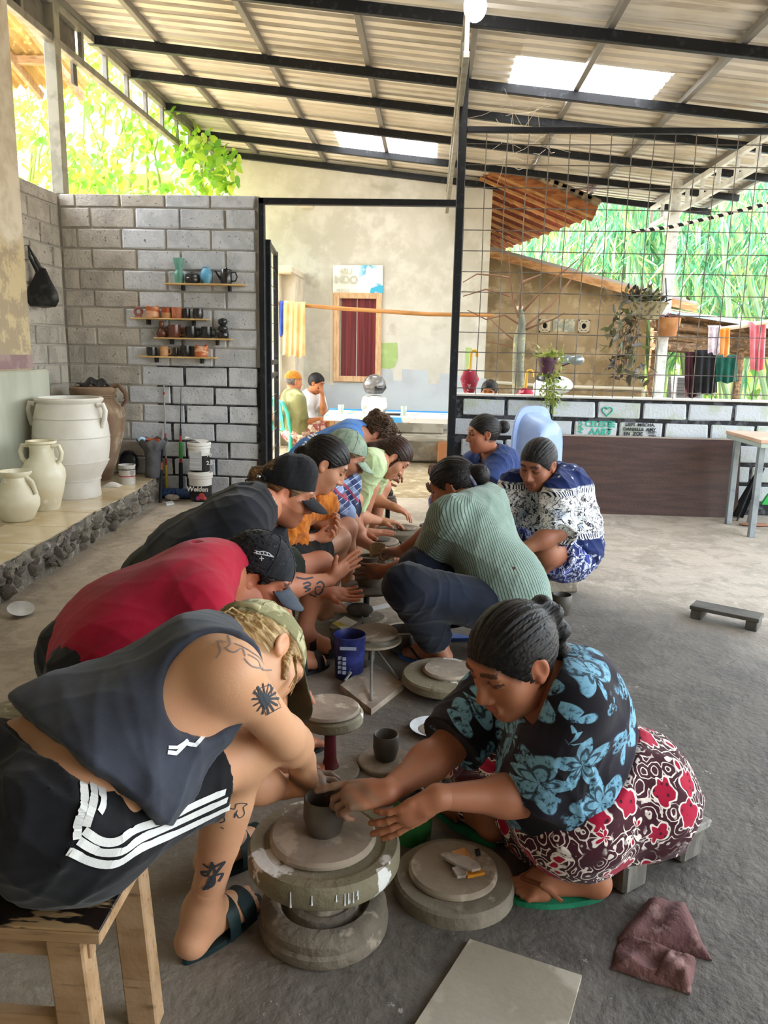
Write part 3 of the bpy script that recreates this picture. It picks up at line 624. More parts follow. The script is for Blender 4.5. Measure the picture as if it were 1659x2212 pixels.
# things lying along the row
b = PY(906, 1128, 4.45); cc = cup('clay_cup', V(PY(925, 1120, 4.5)[0], 4.5, 0)+V(0, 0, .0), .05, .2, m_clayd, 'tall grey clay pot on the floor behind the wide wheel', 'pot', foot=.8)
gb = V(PZ(890, 1838, 0)[0], 1.765, 0); o = empty('bucket', gb, 'small green bucket with black rags beneath the front womans hand', 'bucket')
m_green = mat('green_plastic', '3d8a4e', .45, [(7, .45, .6, '2f6e3f'), (18, .58, .64, '86917f')])
MB().lathe(gb, [(0, .003), (.046, 0), (.053, .115), (.056, .12), (.053, .122), (.049, .114), (.043, .01), (0, .01)], 32).build('shell', m_green, o, True)
MB().ell(gb+V(0, 0, .104), (.045, .045, .022), 14).build('rag', mat('black_plastic', '17181a', .35, [(15, .5, .6, '2b2d31')]), o, True)
tag(MB().grid(lambda u, v: gb+V(-.02+.09*u, .0+.05*v, .128+.018*math.sin(6*u+4*v)+.012*math.sin(11*v)), 12, 8, .003).build('rag', mat('grey_rag', '9a968e', .9, [(12, .45, .6, '77736c')]), None, True), 'crumpled pale grey rag on the green bucket', 'rag')
nb = V(PZ(752, 1470, 0)[0]-.0, 2.74, 0); o = empty('bucket', nb, 'navy blue paint bucket behind the strutted wheel', 'bucket')
MB().lathe(nb, [(0, .003), (.052, 0), (.059, .15), (.062, .165), (.058, .167), (.054, .15), (.047, .01), (0, .01)], 32).build('shell', mat('navy_plastic', '1c2250', .4, [(9, .5, .62, '2a3270')]), o, True)
for i in range(3):
    for j in range(4): MB().box(nb+V(-.03+.017*i-.007, -.0595+.006*abs(i-1), .03+.018*j), nb+V(-.03+.017*i+.006, -.0555+.006*abs(i-1), .042+.018*j)).build('print', mat('grey_print', '8d94a8', .6), o)
MB().box(nb+V(-.03, -.0605, .125), nb+V(.03, -.058, .137)).build('print', mat('grey_print', '8d94a8', .6), o)
sp = V(PZ(868, 1425, 0)[0], 3.02, 0); o = empty('cooking_pot', sp, 'dented aluminium pot behind the strutted wheel', 'pot'); m_alu = mat('aluminium', 'b9b9b6', .3, [(8, .45, .62, '8f8f8c')], (10, .3), metal=.85)
MB().lathe(sp, [(0, .002), (.05, 0), (.062, .015), (.064, .085), (.07, .09), (.07, .094), (.061, .092), (.059, .02), (0, .01)], 32).build('shell', m_alu, o, True)
MB().tube([sp+V(.064, 0, .07), sp+V(.085, 0, .075), sp+V(.085, .02, .075), sp+V(.062, .025, .07)], .004, 6).build('handle', m_alu, o, True)
# block, magazine, scraps by the sandalled feet
p = PZ(728, 1392, 0); o = empty('box', (p[0]+.02, p[1]+.12, 0), 'grey wooden crate of scraps beside the navy bucket', 'crate')
q_ = V(p[0]+.02, p[1]+.12, 0); m_gw = mat('grey_wood', '77736a', .85, [(7, .4, .6, '5d5952', (6, 1, 1))], (30, .3))
MB().box(q_+V(-.055, -.1, .05), q_+V(.07, .1, .062)).build('top', m_gw, o)
for y_ in (-.095, .08): MB().box(q_+V(-.055, y_, 0), q_+V(.07, y_+.015, .05)).build('side', m_gw, o)
def flat(pxs, z, t, m, name, label, cat, kinkz=0):
    P = [PZ(x, y, z) for x, y in pxs]; return MB().prism(P, (0, 0, t)).build(name, m, None, False, label, cat)
flat([(718, 1348), (745, 1332), (772, 1345), (742, 1362)], .0625, .003, mat('magazine', 'c9c7bd', .6, [(14, .45, .52, 'b9ad3e'), (7, .6, .64, '3c4040')]), 'magazine', 'crumpled magazine page on the grey crate', 'paper')
tag(MB().ell(PZ(765, 1332, .07)+V(.02, .04, .02), (.06, .035, .03), 16).build('rag', mat('dark_grey_rag', '4f4d49', .9, [(12, .45, .6, '625f5a')]), None, True), 'dark grey rag bundled on the crate by the black wheel post', 'rag')
tag(MB().lathe(PZ(757, 1308, .02)*V(1, 1, 0), [(0, .004), (.03, 0), (.05, .018), (.048, .02), (.03, .006), (0, .007)], 24).build('saucer', mat('slate_bowl', '5d6068', .4), None, True), 'slate grey saucer on the floor by the sandals', 'dish')
flat([(800, 1312), (838, 1303), (842, 1312), (806, 1319)], .001, .002, m_white, 'paper', 'white paper scrap on the floor beneath the wheel of the small jar', 'paper')
flat([(868, 1368), (884, 1365), (886, 1376), (870, 1378)], .001, .002, m_white, 'paper', 'small white paper scrap by the navy trousers', 'paper')
o = MB().ell(PZ(866, 1210, .02)+V(0, 0, .0), (.03, .03, .022), 12).build('plastic_bag', mat('bright_blue_plastic', '4aa3dc', .35, [(20, .5, .6, 'bfe0f2')]), None, True); tag(o, 'crumpled light blue plastic bag under the striped sleeve', 'bag')
sc = PY(815, 1197, 3.42)
tag(MB().grid(lambda u, v: sc+V(.035*(u-.5)*2, .012*(v-.5), .045*(v-.5)*2+.01*math.cos(3*(u-.5))) if True else 0, 8, 8, (0, .004, 0)).build('shell_scraper', mat('cream_shell', 'b7a888', .5, [(9, .45, .6, '978868')]), None, True), 'cream shell scraper held against the collared clay jar', 'scraper')
# flat board, brown cloth, low bench, cup on the right
flat([(1015, 2036), (1256, 2115), (1205, 2300), (845, 2300)], .001, .009, mat('grey_beige_slab', 'a39b8a', .7, [(2, .4, .62, '948b79'), (8, .55, .66, 'b3aa98')], (50, .15)), 'slab', 'square grey beige slab lying on the floor at the bottom of the frame', 'board')
m_cloth = mat('brown_cloth', '6f4e4a', .95, [(7, .42, .62, '5f413e'), (20, .52, .66, '8b6d67')], (90, .5))
cl = []
def clothsheet(quad, fold, lift, ph, rag=.1):
    a, b_, c_, d_ = [V(*PZ(x, y, 0)) for x, y in quad]
    def fn(u, v):
        uu = u+rag*.12*math.sin(9*v+ph)*min(1, 4*abs(u-.5)); vv = v+rag*.12*math.sin(8*u+ph)
        p = (a*(1-uu)+b_*uu)*(1-vv)+(d_*(1-uu)+c_*uu)*vv
        ed = min(u, 1-u, v, 1-v)
        z = lift*min(1, ed*6)**.6 + fold*(.5+.5*math.sin(7*u+3*v+ph))*min(1, ed*5)+.5*fold*(.5+.5*math.sin(13*v-6*u+ph))*min(1, ed*5)+.004
        return p+V(0, 0, z)
    return fn
b = MB(); b.grid(clothsheet([(1318, 2095), (1345, 2020), (1500, 2075), (1490, 2150)], .012, .006, .4), 26, 20, .003); b.grid(clothsheet([(1330, 2035), (1400, 1948), (1480, 1955), (1535, 2075)], .012, .016, 2.1), 30, 24, .003)
b.grid(clothsheet([(1405, 2120), (1440, 2060), (1505, 2080), (1490, 2150)], .010, .018, 4.), 16, 14, .003)
b.build('cloth', m_cloth, None, 60, 'crumpled dusty brown cloth on the floor at lower right', 'cloth')
def lowbench(tl, tr, w_, h, label, m):
    a, c_ = PZ(*tl, h), PZ(*tr, h); d = c_-a; d[2] = 0; L = np.linalg.norm(d); d /= L; n_ = V(-d[1], d[0], 0); cen = (a+c_)/2+n_*w_/2; cen[2] = 0
    o = empty('low_bench', cen, label, 'bench')
    MB().obox(cen+V(0, 0, h-.009), d, n_, (0, 0, 1), (L/2, w_/2, .009), .002).build('plank', m, o)
    for s_ in (-1, 1): MB().obox(cen+d*s_*(L/2-.03)+V(0, 0, (h-.018)/2), d, n_, (0, 0, 1), (.025, w_/2-.004, (h-.018)/2), .004).build('foot', m, o)
    return o
lowbench((1490, 1308), (1640, 1338), .11, .062, 'low dark plank bench standing alone on the open floor at right', mat('dark_grey_wood', '605c55', .85, [(7, .4, .6, '4c4943')], (30, .3)))
p = PZ(1215, 1333, 0); cup('clay_cup', V(p[0], p[1]+.045, 0), .046, .097, m_clayd, 'clay cup on the floor beside the block seat of the older woman', foot=.8, belly=.06)
p = PZ(1180, 1330, 0); tag(MB().lathe(V(p[0]-.05, p[1]+.1, 0), [(0, .004), (.03, 0), (.06, .03), (.058, .032), (.028, .008), (0, .008)], 24).build('saucer', mat('green_grey_glaze', '9fb0a6', .4), None, True), 'pale green saucer half hidden behind the striped shirt', 'dish')
# seats
ps = PZ(1190, 1288, 0); o = empty('block_seat', (ps[0], ps[1]+.12, 0), 'seat of stacked grey blocks under the woman in the white and navy blouse', 'seat')
for k in range(3): MB().obox((ps[0]+.02+.004*k, ps[1]+.13, .035+.068*k), (.97, .24, 0), (-.24, .97, 0), (0, 0, 1), (.115, .085, .032), .008).build('brick', m_conc, o)
ax = V(.80, .60, 0); ay = V(-.60, .80, 0)
sc8 = V(.545, 1.735, 0); o = empty('plank_stool', sc8, 'weathered two-plank stool under the woman in the floral blouse', 'stool'); m_ww = mat('weathered_grey_wood', '8f8b84', .8, [(8, .4, .62, '75716a', (6, 1, 1)), (26, .58, .66, 'b3afa8')], (30, .4))
for k, s_ in enumerate((-1, 1)): MB().obox(sc8+ay*s_*.046+V(0, 0, .088), ax, ay, (0, 0, 1), (.155, .043, .010), .003).build('plank', m_ww, o)
for s_ in (-1, 1): MB().obox(sc8+ax*s_*.105-ay*.0+V(0, 0, .039), ax, ay, (0, 0, 1), (.04, .08, .039), .008).build('foot', mat('grey_wood', '77736a', .85), o)
# stool of the blonde potter
q0 = PZ(226, 1990, .385); m_stool = mat('chipped_black_top', '1d1916', .35, [(14, .56, .60, 'a3835c', (.5, 2, 1)), (5, .5, .66, '3d2413')], (20, .2))
o = empty('wooden_stool', (q0[0]-.2, q0[1]-.02, 0), 'wooden stool with chipped black top under the blonde potter', 'stool')
sx, sy, sz = q0[0], q0[1]-.0, .385
MB().box((sx-.46, sy-.02, sz-.004), (sx, sy+.24, sz), .001).build('seat', m_stool, o)
MB().box((sx-.46, sy-.022, sz-.022), (sx+.002, sy+.242, sz-.004), .002).build('seat_edge', m_wood, o)
for yy in (sy+.0, sy+.215):
    for xx in (sx-.055, sx-.44): MB().obox((xx+.012*(1 if xx > sx-.2 else -1), yy, (sz-.02)/2), (1, 0, 0), (0, 1, 0), (.06*(-1 if xx > sx-.2 else 1), 0, 1), (.027, .02, (sz-.02)/2), .003).build('leg', m_wood, o)
MB().box((sx-.43, sy-.012, .17), (sx-.04, sy+.012, .225), .003).build('rail', m_wood, o); MB().box((sx-.43, sy-.006, sz-.06), (sx-.02, sy+.012, sz-.022), .002).build('apron', m_wood, o)
# bench of the potter in red
a = PZ(14, 1590, .30); ta = empty('plank_bench', (a[0]+.2, a[1]+.15, 0), 'worn pale plank bench under the potter in the red shirt', 'bench')
d = V(.80, .6, 0); n_ = V(-.6, .8, 0); cen = a+d*.24+n_*.10
MB().obox(V(cen[0], cen[1], .29), d, n_, (0, 0, 1), (.24, .10, .010), .002).build('plank', mat('worn_pale_plank', 'a29c88', .8, [(8, .4, .6, '89836f', (1, 6, 1)), (24, .56, .64, 'c4bfae')], (30, .3)), ta)
for s_ in (-.17, .17): MB().obox(V(cen[0], cen[1], .14)+d*s_, d, n_, (0, 0, 1), (.02, .09, .14), .003).build('leg', m_wood, ta)
# ================================================================== ALONG THE BLOCK WALL
def jarpx(name, x0, x1, y0, y1, Y, prof, m, label, cat, sm=True, group=None, n=32, par=None):
    """turned vessel filling the pixel box at depth Y; profile in units of (max radius, height)"""
    pb = PY((x0+x1)/2, y1, Y); pt = PY((x0+x1)/2, y0, Y); r = (x1-x0)/2*depth(pb)/F; h = pt[2]-pb[2]
    o = MB().lathe(pb, [(a*r, z*h) for a, z in prof], n).build(name, m, par, sm, label, cat, group)
    return o, pb, r, h
def handle(o, c, pts, r, m, name='handle'): return MB().tube([V(*c)+V(*p) for p in pts], r, 8).build(name, m, o, True)
SH = []
m_shelf = mat('pine_shelf', 'cfae78', .6, [(7, .42, .6, 'bd9a62', (1, 8, 8))])
for (x0, x1, y, lb_) in ((355, 525, 612, 'highest thin pine shelf on the block wall'), (280, 446, 687, 'pine shelf holding the striped cat cup and short cups, second from the top'), (331, 498, 730, 'pine shelf holding mugs and a stacked-ball bottle, third from the top'), (298, 464, 770, 'lowest thin pine shelf on the block wall')):
    a, c_ = PY(x0, y, W-.105), PY(x1, y, W-.105); zz_ = (a[2]+c_[2])/2
    o = MB().box((a[0], W-.105, zz_-.012), (c_[0], W-.0, zz_), .002).build('wall_shelf', m_shelf, None, False, lb_, 'shelf', 'thin pine shelves on the block wall'); SH.append(zz_)
    for xx in (a[0]+.12, c_[0]-.12): MB().box((xx-.008, W-.06, zz_-.05), (xx+.008, W-.002, zz_-.012)).build('bracket', m_black, o)
m_gb = mat('black_glaze', '1f1f21', .22, [(12, .5, .62, '33312f')], spec=.6); m_cel = mat('celadon_glaze', '6fa596', .35, [(9, .45, .6, '5c8f80')])
m_blu = mat('blue_glaze', '5fa3c9', .35, [(14, .45, .58, '89bed8')]); m_bro = mat('brown_glaze', '5c3326', .25, [(10, .45, .6, '7d4a32')], spec=.6); m_ter = mat('terracotta_pot', 'b8775a', .75, [(10, .45, .6, 'a5674c')]); m_tan = mat('tan_pot', 'cb9d74', .7, [(10, .45, .6, 'b98a60')])
m_cat = mat('orange_striped_pot', 'd5a582', .5, [(9, .5, .54, 'b4623a', (1, 1, 3))]); m_pink = mat('dusty_pink_glaze', '9d6a63', .35, [(14, .45, .6, '7d4d48')])
CUPP = [(0, 0), (.86, 0), (.95, .05), (1, .5), (.97, 1), (.9, 1), (.9, .5), (.8, .08), (0, .08)]
YS = W-.055
def spot(x0, x1, y0, sh, prof, m, label, cat='cup', name='pot', hd=None, grp='pots on the wall shelves'):
    z0 = SH[sh]; c_ = PY((x0+x1)/2, y0, YS); r = (x1-x0)/2*depth(c_)/F; h = c_[2]-z0; pb = V(c_[0], YS, z0+.0005)
    o = MB().lathe(pb, [(a*r, z*h) for a, z in prof], 24).build(name, m, None, True, label, cat, grp)
    if hd: handle(o, pb, [(hd*r*.92, 0, h*.75), (hd*r*1.6, 0, h*.72), (hd*r*1.75, 0, h*.45), (hd*r*1.5, 0, h*.22), (hd*r*.88, 0, h*.2)], .0055, m)
    return o, pb, r, h
spot(374, 397, 558, 0, [(0, 0), (.85, 0), (.92, .1), (.95, .3), (.85, .42), (.62, .5), (.6, .54), (.75, .7), (1.05, .98), (1.05, 1), (.95, 1), (.55, .56), (0, .5)], m_cel, 'celadon green waisted vase with flared mouth on the highest shelf', 'vase', 'vase')
o, pb, r, h = spot(399, 432, 588, 0, [(0, 0), (.85, 0), (1, .2), (1, .45), (.93, .52), (.95, .6), (.9, .78), (.6, .9), (0, .92)], m_gb, 'black rounded lidded jar on the highest shelf', 'jar', 'lidded_jar'); MB().ell(pb+V(0, 0, h*.93), (r*.3, r*.3, h*.1), 10).build('knob', m_gb, o, True)
spot(433, 458, 577, 0, [(0, 0), (.6, 0), (.55, .08), (.9, .25), (1.02, .5), (.9, .75), (.6, .86), (.55, .9), (.72, 1), (.6, 1), (.4, .85), (0, .8)], m_blu, 'pale blue round vase on the highest shelf', 'vase', 'vase')
o, pb, r, h = spot(476, 501, 582, 0, [(0, 0), (.95, 0), (1, .1), (.98, .95), (.9, 1), (.3, 1.02), (0, 1.02)], m_gb, 'black teapot with knobbed lid on the highest shelf', 'teapot', 'teapot')
handle(o, pb, [(r*.95, 0, h*.8), (r*1.6, 0, h*.8), (r*1.9, 0, h*.5), (r*1.6, 0, h*.22), (r*.95, 0, h*.2)], .006, m_gb); MB().tube([pb+V(-r*.9, 0, h*.3), pb+V(-r*1.4, 0, h*.55), pb+V(-r*1.9, 0, h*.88)], [.011, .008, .005], 8).build('spout', m_gb, o, True); MB().ell(pb+V(0, 0, h*1.08), (.009, .009, .009), 8).build('knob', m_gb, o, True)
b = MB(); c_ = PY(299, 674, YS); r = .036; b.tube([c_+V(r*.75*math.cos(t), 0, r*.75*math.sin(t)+.004) for t in np.linspace(0, 2*math.pi, 20)], .011, 8); b.box((c_[0]-.024, YS-.018, SH[1]+.0005), (c_[0]+.024, YS+.018, SH[1]+.012), .004)
b.build('ring_vase', m_pink, None, True, 'dusty pink ring-shaped vase at the left end of the second shelf', 'vase', 'pots on the wall shelves')
def ears(o, pb, r, h, m):
    for s_ in (-1, 1): MB().lathe(pb+V(s_*r*.68, 0, h*.92), [(r*.34, 0), (r*.24, h*.14), (r*.05, h*.3), (0, h*.31)], 10, sq=(1, .5)).build('ear', m, o, True)
o, pb, r, h = spot(315, 344, 664, 1, CUPP, m_cat, 'orange and cream striped cat-eared cup on the second shelf', name='cat_cup'); ears(o, pb, r, h, m_cat)
o, pb, r, h = spot(349, 370, 665, 1, CUPP, m_tan, 'tan cup with a rust red upper band on the second shelf', name='cup'); MB().lathe(pb+V(0, 0, h*.52), [(r*1.005, 0), (r*.985, h*.46), (r*.99, h*.49), (r*.9, h*.485)], 24).build('glaze_band', mat('rust_glaze', '9a4424', .4), o, True)
spot(370.5, 393.5, 664, 1, CUPP, m_ter, 'plain terracotta cup on the second shelf', name='cup')
spot(394, 411, 667, 1, CUPP, m_gb, 'small dark cup right of the terracotta cup on the second shelf', name='cup')
spot(416, 439, 667, 1, [(0, 0), (.85, 0), (1, .3), (1, .6), (.9, 1), (.82, 1), (.85, .5), (0, .1)], m_gb, 'glossy black rounded cup at the right end of the second shelf', name='cup')
spot(337, 360, 693, 2, [(0, 0), (.7, 0), (1, .18), (1, .3), (.6, .48), (.38, .6), (.45, .72), (.5, .85), (.3, 1), (.2, 1), (0, .9)], m_bro, 'brown bottle with a pinched neck at the left end of the third shelf', 'bottle', 'bottle')
spot(362.5, 390, 702, 2, CUPP, m_bro, 'mottled brown mug on the third shelf', 'mug', 'mug', 1)
spot(401, 424, 705, 2, CUPP, m_gb, 'glossy black slanted mug on the third shelf', 'mug', 'mug', 1)
spot(434.5, 458, 706, 2, CUPP, m_gb, 'black straight mug beside the stacked-ball bottle', 'mug', 'mug', 1)
spot(468, 494, 687, 2, [(0, 0), (.7, 0), (1, .14), (.95, .25), (.55, .33), (.8, .42), (.85, .5), (.75, .58), (.45, .63), (.75, .74), (.8, .84), (.65, .95), (.2, 1), (0, 1)], m_gb, 'black bottle of three stacked balls on the third shelf', 'bottle', 'bottle')
spot(316, 339, 750, 3, CUPP, m_gb, 'black cup at the left end of the lowest shelf', name='cup')
spot(345, 363, 748, 3, CUPP, m_tan, 'tan mug on the lowest shelf', 'mug', 'mug', 1)
spot(374, 385, 751, 3, CUPP, m_gb, 'narrow black mug in the middle of the lowest shelf', 'mug', 'mug')
o, pb, r, h = spot(390, 413, 747, 3, CUPP, m_gb, 'black pot with an upright handle on the lowest shelf', 'pot', 'pot'); MB().tube([pb+V(-r*.6, 0, h*.9), pb+V(-r*.7, 0, h*1.4), pb+V(-r*.55, 0, h*1.65)], .007, 8).build('handle', m_gb, o, True)
o, pb, r, h = spot(420, 450, 748, 3, CUPP, m_cat, 'striped cat-eared cup at the right end of the lowest shelf', name='cat_cup'); ears(o, pb, r, h, m_cat)
# big vessels on the platform
m_wg = mat('white_glaze', 'dedad2', .4, [(3, .42, .6, 'd2cdc3')], (30, .1)); m_cream = mat('cream_glaze', 'e0d9c0', .35, [(3, .42, .6, 'd3c8a8'), (12, .56, .66, 'e6e0d0')])
rb = lambda z, r: [(r, z-.007), (r+.018, z-.004), (r, z), (r+.018, z+.004), (r, z+.008)]
ZP = PZt; c_ = PZ(139, 1080, ZP)+V(0, .0, 0); c_ = V(c_[0], c_[1]+.16, ZP+.001)
JH = PY(139, 858, c_[1])[2]-ZP; JR = 79*depth(c_+V(0, 0, .3))/F
o = MB().lathe(c_, [(a*JR, z*JH) for a, z in [(0, 0), (.69, 0), (.70, .02), (.68, .1), (.685, .15)]+rb(.18, .70)+[(.78, .25), (.90, .33)]+rb(.365, .93)+[(.98, .5), (1.0, .58)]+rb(.615, .99)+[(.97, .72)]+rb(.80, .925)+[(.89, .86), (.84, .925), (.80, .945), (.86, .965), (.88, .985), (.85, 1), (.77, 1), (.76, .96), (.8, .85), (.85, .6), (0, .4)]], 64).build('jar', m_wg, None, 35, 'big white ribbed jar with two handles standing on the tiled platform', 'jar')
for s_ in (-1, 1): MB().tube([c_+V(s_*JR*a, -.05, JH*z) for a, z in ((.86, .93), (1.0, .94), (1.06, .88), (1.03, .8), (.96, .72))], .017, 10).build('handle', m_wg, o, True)
MB().lathe(c_+V(0, 0, JH*.9), [(0, 0), (JR*.755, 0)], 40).build('dark_inside', mat('maroon_inside', '3d1c20', .6), o)
def jug(px, py0, py1, rpx, label, prof, hs_, dz=.0):
    c0 = PZ(px, py1, ZP); c0 = V(c0[0], c0[1]+.08, ZP+.001); H_ = PY(px, py0, c0[1])[2]-ZP; R_ = rpx*depth(c0+V(0, 0, .15))/F
    o = MB().lathe(c0, [(a*R_, z*H_) for a, z in prof], 48).build('jug', m_cream, None, 50, label, 'jug')
    for s_, zs_ in hs_: MB().tube([c0+V(s_*R_*a, -.01, H_*z) for a, z in zs_], .014, 10).build('handle', m_cream, o, True)
HJ = [(.55, .93), (.86, .93), (.98, .84), (.92, .74), (.72, .68)]
jug(85, 952, 1105, 46, 'tall cream two-handled jug in front of the white jar', [(0, 0), (.62, 0), (.65, .03), (.85, .25), (1, .48), (.98, .58), (.75, .7), (.55, .76), (.52, .86), (.56, .95), (.68, .97), (.68, 1), (.58, 1), (.45, .85), (0, .7)], [(-1, HJ), (1, HJ)])
jug(24, 1017, 1130, 47, 'squat cream jug cut by the left edge of the frame', [(0, 0), (.62, 0), (.7, .04), (.98, .3), (1.0, .42), (.85, .62), (.6, .78), (.56, .88), (.72, .95), (.74, 1), (.64, 1), (.5, .85), (0, .7)], [(1, [(.55, .88), (.8, .8), (.98, .55)]), (-1, HJ)])
c_ = PZ(228, 1046, ZP); c_ = V(-2.50, 5.78, ZP+.001); BH = PY(215, 835, c_[1])[2]-ZP; BR = 63*depth(c_+V(0, 0, .3))/F
m_bt = mat('dusty_brown_pot', '86705a', .9, [(2.2, .42, .6, '6d5545', (1, 1, .6)), (7, .52, .66, 'a08f78')], (20, .3))
o = MB().lathe(c_, [(a*BR, z*BH) for a, z in [(0, 0), (.42, 0), (.5, .06), (.75, .3), (.95, .55), (1, .68), (.93, .78), (.72, .85), (.66, .88), (.70, .93), (.78, .955), (.78, .985), (.72, 1), (.6, 1), (.55, .9), (0, .8)]], 48).build('jar', m_bt, None, 50, 'tall dusty brown jar with rope-patterned neck behind the white jar', 'jar')
MB().tube([c_+V(BR*a, -.02, BH*z) for a, z in ((.66, 1.0), (.9, 1.02), (1.12, .94), (1.15, .86), (.98, .80))], [.016, .018, .018, .016, .012], 8).build('handle', m_bt, o, True)
for z in (.89, .91): MB().tube([c_+V(BR*.71*math.cos(t), BR*.71*math.sin(t), BH*z+.003*math.sin(30*t)) for t in np.linspace(0, 2*math.pi, 61)], .006, 5).build('rope_band', m_bt, o, True)
m_bp = mat('black_plastic', '17181a', .35)
tag(MB().grid(lambda u, v: c_+V(-.10+.22*u, -.1+.2*v, BH+.012+.05*math.sin(math.pi*u)*math.sin(math.pi*v)+.014*math.sin(13*u+7*v)), 16, 12, .004).build('plastic_bag', m_bp, None, True), 'black plastic bag crumpled on top of the tall brown jar', 'bag')
bb = PZ(318, 1038, ZP); bb = V(bb[0]-.01, 5.97, ZP+.001); gh = PY(312, 945, bb[1])[2]-ZP; GR = 33*depth(bb)/F
o = empty('pedestal_dish', bb, 'grey pedestal bowl with a wavy rim at the corner of the platform', 'bowl'); m_gr = mat('grey_cement', '66676a', .9, [(8, .45, .6, '56575a')], (30, .3))
MB().lathe(bb, [(0, 0), (.064, 0), (.068, .02), (.06, .1), (.058, gh*.62), (.07, gh*.7), (0, gh*.7)], 28).build('pedestal', m_gr, o, True)
MB().grid(lambda u, v: bb+V((.05+.068*v)*math.cos(2*math.pi*u), (.05+.068*v)*math.sin(2*math.pi*u), gh*(.66+.30*v**1.3)+.012*v*math.sin(9*2*math.pi*u)), 54, 6, .008).build('dish', m_gr, o, True)
tag(MB().lathe(bb+V(-.0, 0, gh*.68), [(0, 0), (.045, 0), (.055, .05), (.06, .085), (.056, .088), (.05, .05), (0, .02)], 24).build('flowerpot', mat('terracotta_pot2', 'ab5533', .8, [(9, .45, .6, '964527')]), None, True), 'small terracotta pot sitting in the grey pedestal bowl', 'pot')
tag(MB().ell(bb+V(-.075, -.03, gh*.93), (.04, .025, .03), 10).build('plastic_bag', mat('bright_blue_plastic', '2f6fe0', .35), None, True), 'bright blue plastic bag in the grey pedestal bowl', 'bag')
c_ = PZ(269, 1047, ZP); o = empty('paint_can', (c_[0], c_[1]+.06, ZP), 'white paint can with red band on the platform', 'can'); cn = V(c_[0], c_[1]+.06, ZP)
MB().lathe(cn, [(0, 0), (.058, 0), (.06, .004), (.06, .13), (.063, .134), (.063, .142), (.057, .142), (.055, .02), (0, .02)], 28).build('shell', mat('white_can', 'c9c6bf', .4, [(9, .52, .6, '8f8d88')]), o, True)
for z, m_ in ((.055, mat('red_print', 'a63a34', .5)), (.105, mat('dark_print', '3b3a3c', .5))): MB().lathe(cn+V(0, 0, z), [(.0605, 0), (.0608, .004), (.0605, .008)], 28).build('print', m_, o, True)
tag(MB().grid(lambda u, v: PZ(220, 1052, ZP)+V(.12*u, .09*v, .03*math.sin(math.pi*u)**.7*math.sin(math.pi*v)**.7+.003), 12, 10, .002).build('cap_shell', mat('off_white', 'd0ccc2', .6), None, True), 'off-white shell on the platform edge', 'shell')
tag(MB().ell(V(-2.36, 6.04, ZP+.10), (.08, .04, .10), 14).build('bin_bag', mat('black_plastic', '17181a', .35, [(10, .5, .6, '26282c')]), None, True), 'full black bin bag between the brown jar and the pedestal', 'bag')
pt = PZ(40, 1322, .02); tag(MB().lathe(pt+V(0, .02, .0), [(0, .002), (.03, 0), (.055, .01), (.057, .013), (.03, .004), (0, .004)], 28, (.25, -.25, 1)).build('plate', m_white, None, True), 'white plate tipped against the platform on the floor', 'dish')
# carrier bag on the corner wall
hb = PX(60, 530, XL+.02); m_bag = mat('black_carrier_bag', '1d1e20', .4, [(9, .48, .6, '3a3a38')])
bw = [(0, 0, .0), (.03, .03, -.13), (.055, .10, -.22), (.06, .16, -.30), (.055, .14, -.36)]
o = MB().lathe(hb+V(.07, .04, -.42), [(0, 0), (.075, .012), (.095, .05), (.09, .11), (.05, .2), (.025, .27), (0, .28)], 24, wob=.09, sq=(1.15, .9)).build('carrier_bag', m_bag, None, True, 'black carrier bag hanging from a nail on the corner of the block wall', 'bag')
MB().tube([hb+V(.06, .035, -.2), hb+V(.01, .0, -.08), hb, hb+V(.03, .04, -.09), hb+V(.075, .05, -.2)], [.02, .012, .006, .012, .02], 8).build('handle', m_bag, o, True); MB().tube([hb+V(-.05, 0, 0), hb+V(.02, 0, 0)], .004, 5).build('nail', m_steel, o)
# fishing rods, buckets, pipe
def rod(name, pts, label, segs):
    o = empty(name, (pts[0][0], pts[0][1], 0), label, 'fishing rod', 'fishing rods leaning on the block wall'); A_, B_ = pts
    for t0, t1, r, m in segs: MB().tube([A_+(B_-A_)*t0, A_+(B_-A_)*t1], [r, r*.9], 8).build('grip' if r > .012 else 'blank', m, o, True)
cR = mat('red_varnish', 'a52f2a', .35); cG = mat('green_varnish', '3f9a45', .4); cY = mat('yellow_varnish', 'c9a93a', .4); cK = mat('black_grip', '1b1d22', .6); cS = mat('silver_blank', 'a9a8a4', .35, metal=.4); cO = mat('orange_varnish', 'c9662c', .4)
def base(px, py): p = PZ(px, py, 0); return V(p[0], p[1], .0)
rod('fishing_rod', (base(346, 1086), PY(352, 930, W-.02)), 'shorter fishing rod with dark grip and orange whipping, leftmost on the wall', [(0, .45, .013, cK), (.45, .55, .009, cO), (.55, .75, .008, cK), (.75, .8, .009, cO), (.8, 1, .007, cS)])
rod('fishing_rod', (base(361, 1076), PY(354, 832, W-.02)), 'tallest fishing rod, silver above a yellow butt', [(0, .3, .013, cY), (.3, .36, .010, cR), (.36, .55, .008, cS), (.55, .58, .008, cR), (.58, .92, .007, cS), (.92, .94, .008, cR), (.94, 1, .006, cS)])
rod('fishing_rod', (base(391, 1077), PY(390, 926, W-.02)), 'fishing rod with green handle above a black butt, nearest the buckets', [(0, .52, .018, cK), (.52, .58, .012, cR), (.58, .82, .016, cG), (.82, .9, .01, cR), (.9, 1, .009, cK)])
p = PY(390, 926, W-.02); MB().tube([p, PY(391, 836, W-.01)], [.005, .002], 6).build('tip', cK, [x for x in bpy.data.objects if x.name.startswith('fishing_rod')][-1])
